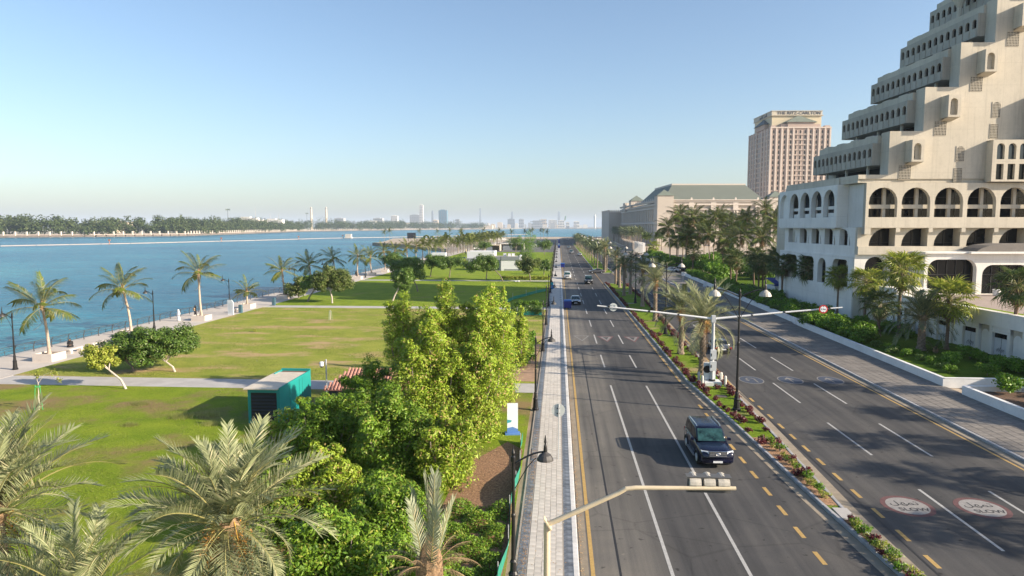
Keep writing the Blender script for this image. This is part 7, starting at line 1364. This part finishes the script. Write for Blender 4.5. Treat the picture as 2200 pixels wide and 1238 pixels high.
# white lorry on the beach walk
t = thing('food_truck', 'white food truck parked among the far promenade palms', 'truck', (-44, 360, .1), .2); MB().b2(-1.1, 1.1, -2.2, 2.6, .5, 3.0).build('box', WHITEC, t); MB().add([(-1.05, -3.6, .5), (1.05, -3.6, .5), (1.05, -2.2, .5), (-1.05, -2.2, .5), (-1, -3.1, 2.2), (1, -3.1, 2.2), (1.05, -2.2, 2.4), (-1.05, -2.2, 2.4)], [(0, 1, 5, 4), (1, 2, 6, 5), (3, 0, 4, 7), (4, 5, 6, 7)]).build('cab', WHITEC, t); MB().b2(-.9, .9, -3.45, -3.3, 1.5, 2.1).build('windscreen', SIDEG, t); [MB().tube([(sx * 1.0 - .1, yy, .45), (sx * 1.0 + .1, yy, .45)], .45, 12).build('wheel', TYRE, t) for sx in (-1, 1) for yy in (-2.6, 1.6)]
# ================================================================ people
SKIN = mat('skin', (.36, .22, .15), .6, .1, 5); THOBE = mat('white_cotton', (.72, .73, .76), .85, .08, 4); ABAYA = mat('black_cloth', (.012, .012, .015), .8, .3, 5); BAGB = mat('tan_bag', (.45, .30, .19), .7, .15, 6)
def ell(cx, cy, z, rx, ry, n=14): return [(cx + rx * math.cos(2 * PI * i / n), cy + ry * math.sin(2 * PI * i / n), z) for i in range(n)]
def person(label, loc, rz, robe, cover, h=1.72, sit=False, bag=False, arms='down', legs=None):
    t = thing('person', label, 'person', loc, rz); k = h / 1.72; fy = 1
    z0 = .0 if not sit else -.0
    hb = MB()   # one continuous body under the clothes: torso, neck, head
    if not sit: prof = [(0, 0, .02, .06, .09), (0, 0, .5, .12, .10), (0, 0, .9, .17, .12), (0, 0, 1.15, .16, .11), (0, .0, 1.38, .20, .11), (0, 0, 1.46, .10, .08), (0, 0, 1.50, .055, .06), (0, .01, 1.54, .06, .07), (0, .02, 1.60, .078, .095), (0, .01, 1.66, .076, .092), (0, 0, 1.71, .045, .055), (0, 0, 1.725, .01, .01)]; dz = 0
    else: prof = [(0, 0, .02, .2, .16), (0, 0, .25, .18, .13), (0, .02, .5, .19, .12), (0, .02, .62, .19, .11), (0, .03, .69, .09, .08), (0, .04, .73, .055, .06), (0, .05, .77, .06, .07), (0, .06, .83, .078, .095), (0, .05, .89, .076, .092), (0, .04, .94, .045, .055), (0, .04, .95, .01, .01)]
    hb.loft([ell(x, y, z * k, rx * k, ry * k) for x, y, z, rx, ry in prof]); hz_ = (1.60 if not sit else .83) * k; hy_ = .02 if not sit else .06
    hb.tube([(0, (hy_ + .085) * k, hz_ + .02), (0, (hy_ + .125) * k, hz_ - .015)], [.012, .018], 5); hb.build('body', SKIN, t, True)
    sh = (1.38 if not sit else .62) * k
    rb = MB()
    if not sit: rb.loft([ell(0, 0, z * k, rx * k, ry * k) for z, rx, ry in ((.04, .25, .22), (.35, .22, .19), (.8, .21, .165), (1.1, .2, .15), (1.36, .23, .14), (1.44, .15, .11), (1.485, .075, .075))], True)
    else: rb.loft([ell(0, y * k, z * k, rx * k, ry * k) for y, z, rx, ry in ((.16, .02, .34, .42), (.14, .16, .33, .40), (.06, .3, .25, .25), (.02, .5, .22, .16), (.02, .62, .22, .14), (.03, .68, .13, .1), (.04, .72, .075, .07))], True)
    for sx in (-1, 1):
        if arms == 'fwd' or sit: p = [(sx * .2 * k, 0, sh), (sx * .26 * k, .08 * k, sh - .26 * k), (sx * .12 * k, .3 * k, sh - .34 * k)]
        else: p = [(sx * .21 * k, 0, sh), (sx * .26 * k, -.01, sh - .3 * k), (sx * .25 * k, .06 * k, sh - .56 * k)]
        rb.tube(p, [.075 * k, .065 * k, .06 * k], 8)
        hd_ = MB(); e_ = Vector(p[2]); d_ = (e_ - Vector(p[1])).normalized(); hd_.loft([ell(e_.x + d_.x * s, e_.y + d_.y * s, e_.z + d_.z * s, r1, r2, 8) for s, r1, r2 in ((-.02, .028, .02), (.05, .045, .022), (.09, .04, .02))])
        for f in range(4): o_ = Vector(((f - 1.5) * .019, 0, 0)); hd_.tube([e_ + d_ * .08 + o_, e_ + d_ * (.13 + .012 * (f in (1, 2))) + o_, e_ + d_ * (.165 + .012 * (f in (1, 2))) + o_ + Vector((0, .012, 0))], [.009, .0085, .007], 5)
        hd_.tube([e_ + d_ * .03 + Vector((-sx * .04, 0, 0)), e_ + d_ * .075 + Vector((-sx * .06, .015, 0)), e_ + d_ * .1 + Vector((-sx * .058, .02, 0))], [.011, .01, .008], 5); hd_.build('hand', SKIN, t, True)
    rb.build('robe', robe, t, True)
    cv = MB(); cy = hy_ - .015; cv.loft([ell(0, cy, hz_ - .22 * k, .17 * k, .13 * k), ell(0, cy - .01, hz_ - .1 * k, .125 * k, .115 * k), ell(0, cy, hz_ + .02 * k, .105 * k, .115 * k), ell(0, cy, hz_ + .09 * k, .085 * k, .095 * k), ell(0, cy, hz_ + .135 * k, .02, .02)]); cv.build('head_cover', cover, t, True)
    MB().add([(-.055, hy_ + .118, hz_ - .07), (.055, hy_ + .118, hz_ - .07), (.06, hy_ + .125, hz_ + .03), (-.06, hy_ + .125, hz_ + .03)], [(0, 1, 2, 3)]).build('face', SKIN, t)
    for sx in (-1, 1):
        if not sit: q = MB(); q.loft([ell(sx * .09, .04 + s, .05, .045, .03, 8) if False else [(sx * .09 + .045 * math.cos(a_), .02 + s, .045 + .04 * math.sin(a_)) for a_ in [2 * PI * j / 8 for j in range(8)]] for s in (-.07, .05, .17)]); q.build('shoe', TRIM, t)
    if bag: MB().box((.0, .24, 1.05), (.34, .16, .42), bevel=.04).build('bag', BAGB, t)
    return t
person('person in a white robe and head cloth walking beside the railing', (-55.8, 96.3, .12), R(160), THOBE, THOBE, 1.74)
person('person in black holding a tan bag at the railing beside a palm', (-56.5, 102.3, .12), R(150), ABAYA, ABAYA, 1.66, arms='fwd', bag=True)
person('person in black seated on the promenade behind the first palm', (-56.4, 74.6, .12), R(215), ABAYA, ABAYA, 1.75, sit=True)
person('person in a long black robe standing at the railing near the eighth palm', (-55.8, 185.3, .12), R(200), ABAYA, ABAYA, 1.72)
person('person in dark clothes sitting in the planter under the fifth palm', (-52.4, 128.0, .72), R(180), ABAYA, ABAYA, 1.6, sit=True)
person('person in a turquoise top standing on the left sidewalk by the lamp', (-1.35, 152.4, .15), PI, mat('turquoise_cloth', (.03, .36, .42), .8), ABAYA, 1.72)
t = person('person in pale clothes reclining on the lawn before the yellow hedge', (-9.6, 169.6, .14), R(80), THOBE, THOBE, 1.7); t.rotation_euler = (R(-88), 0, R(80)); t.location.z = .36
for i, (x, y, c) in enumerate([(-49.5, 300, THOBE), (-47, 345, ABAYA), (-50.5, 372, mat('yellow_cloth', (.55, .42, .08), .8)), (-49, 415, THOBE), (-46.5, 385, ABAYA)]): person('far person in %s on the beach walk' % ['white near the kiosk', 'black by the food truck', 'yellow under the palms', 'white at the far shelter', 'black beside the one in yellow'][i], (x, y, .12), R(40 * i), c, ABAYA if i % 2 else THOBE, 1.7)
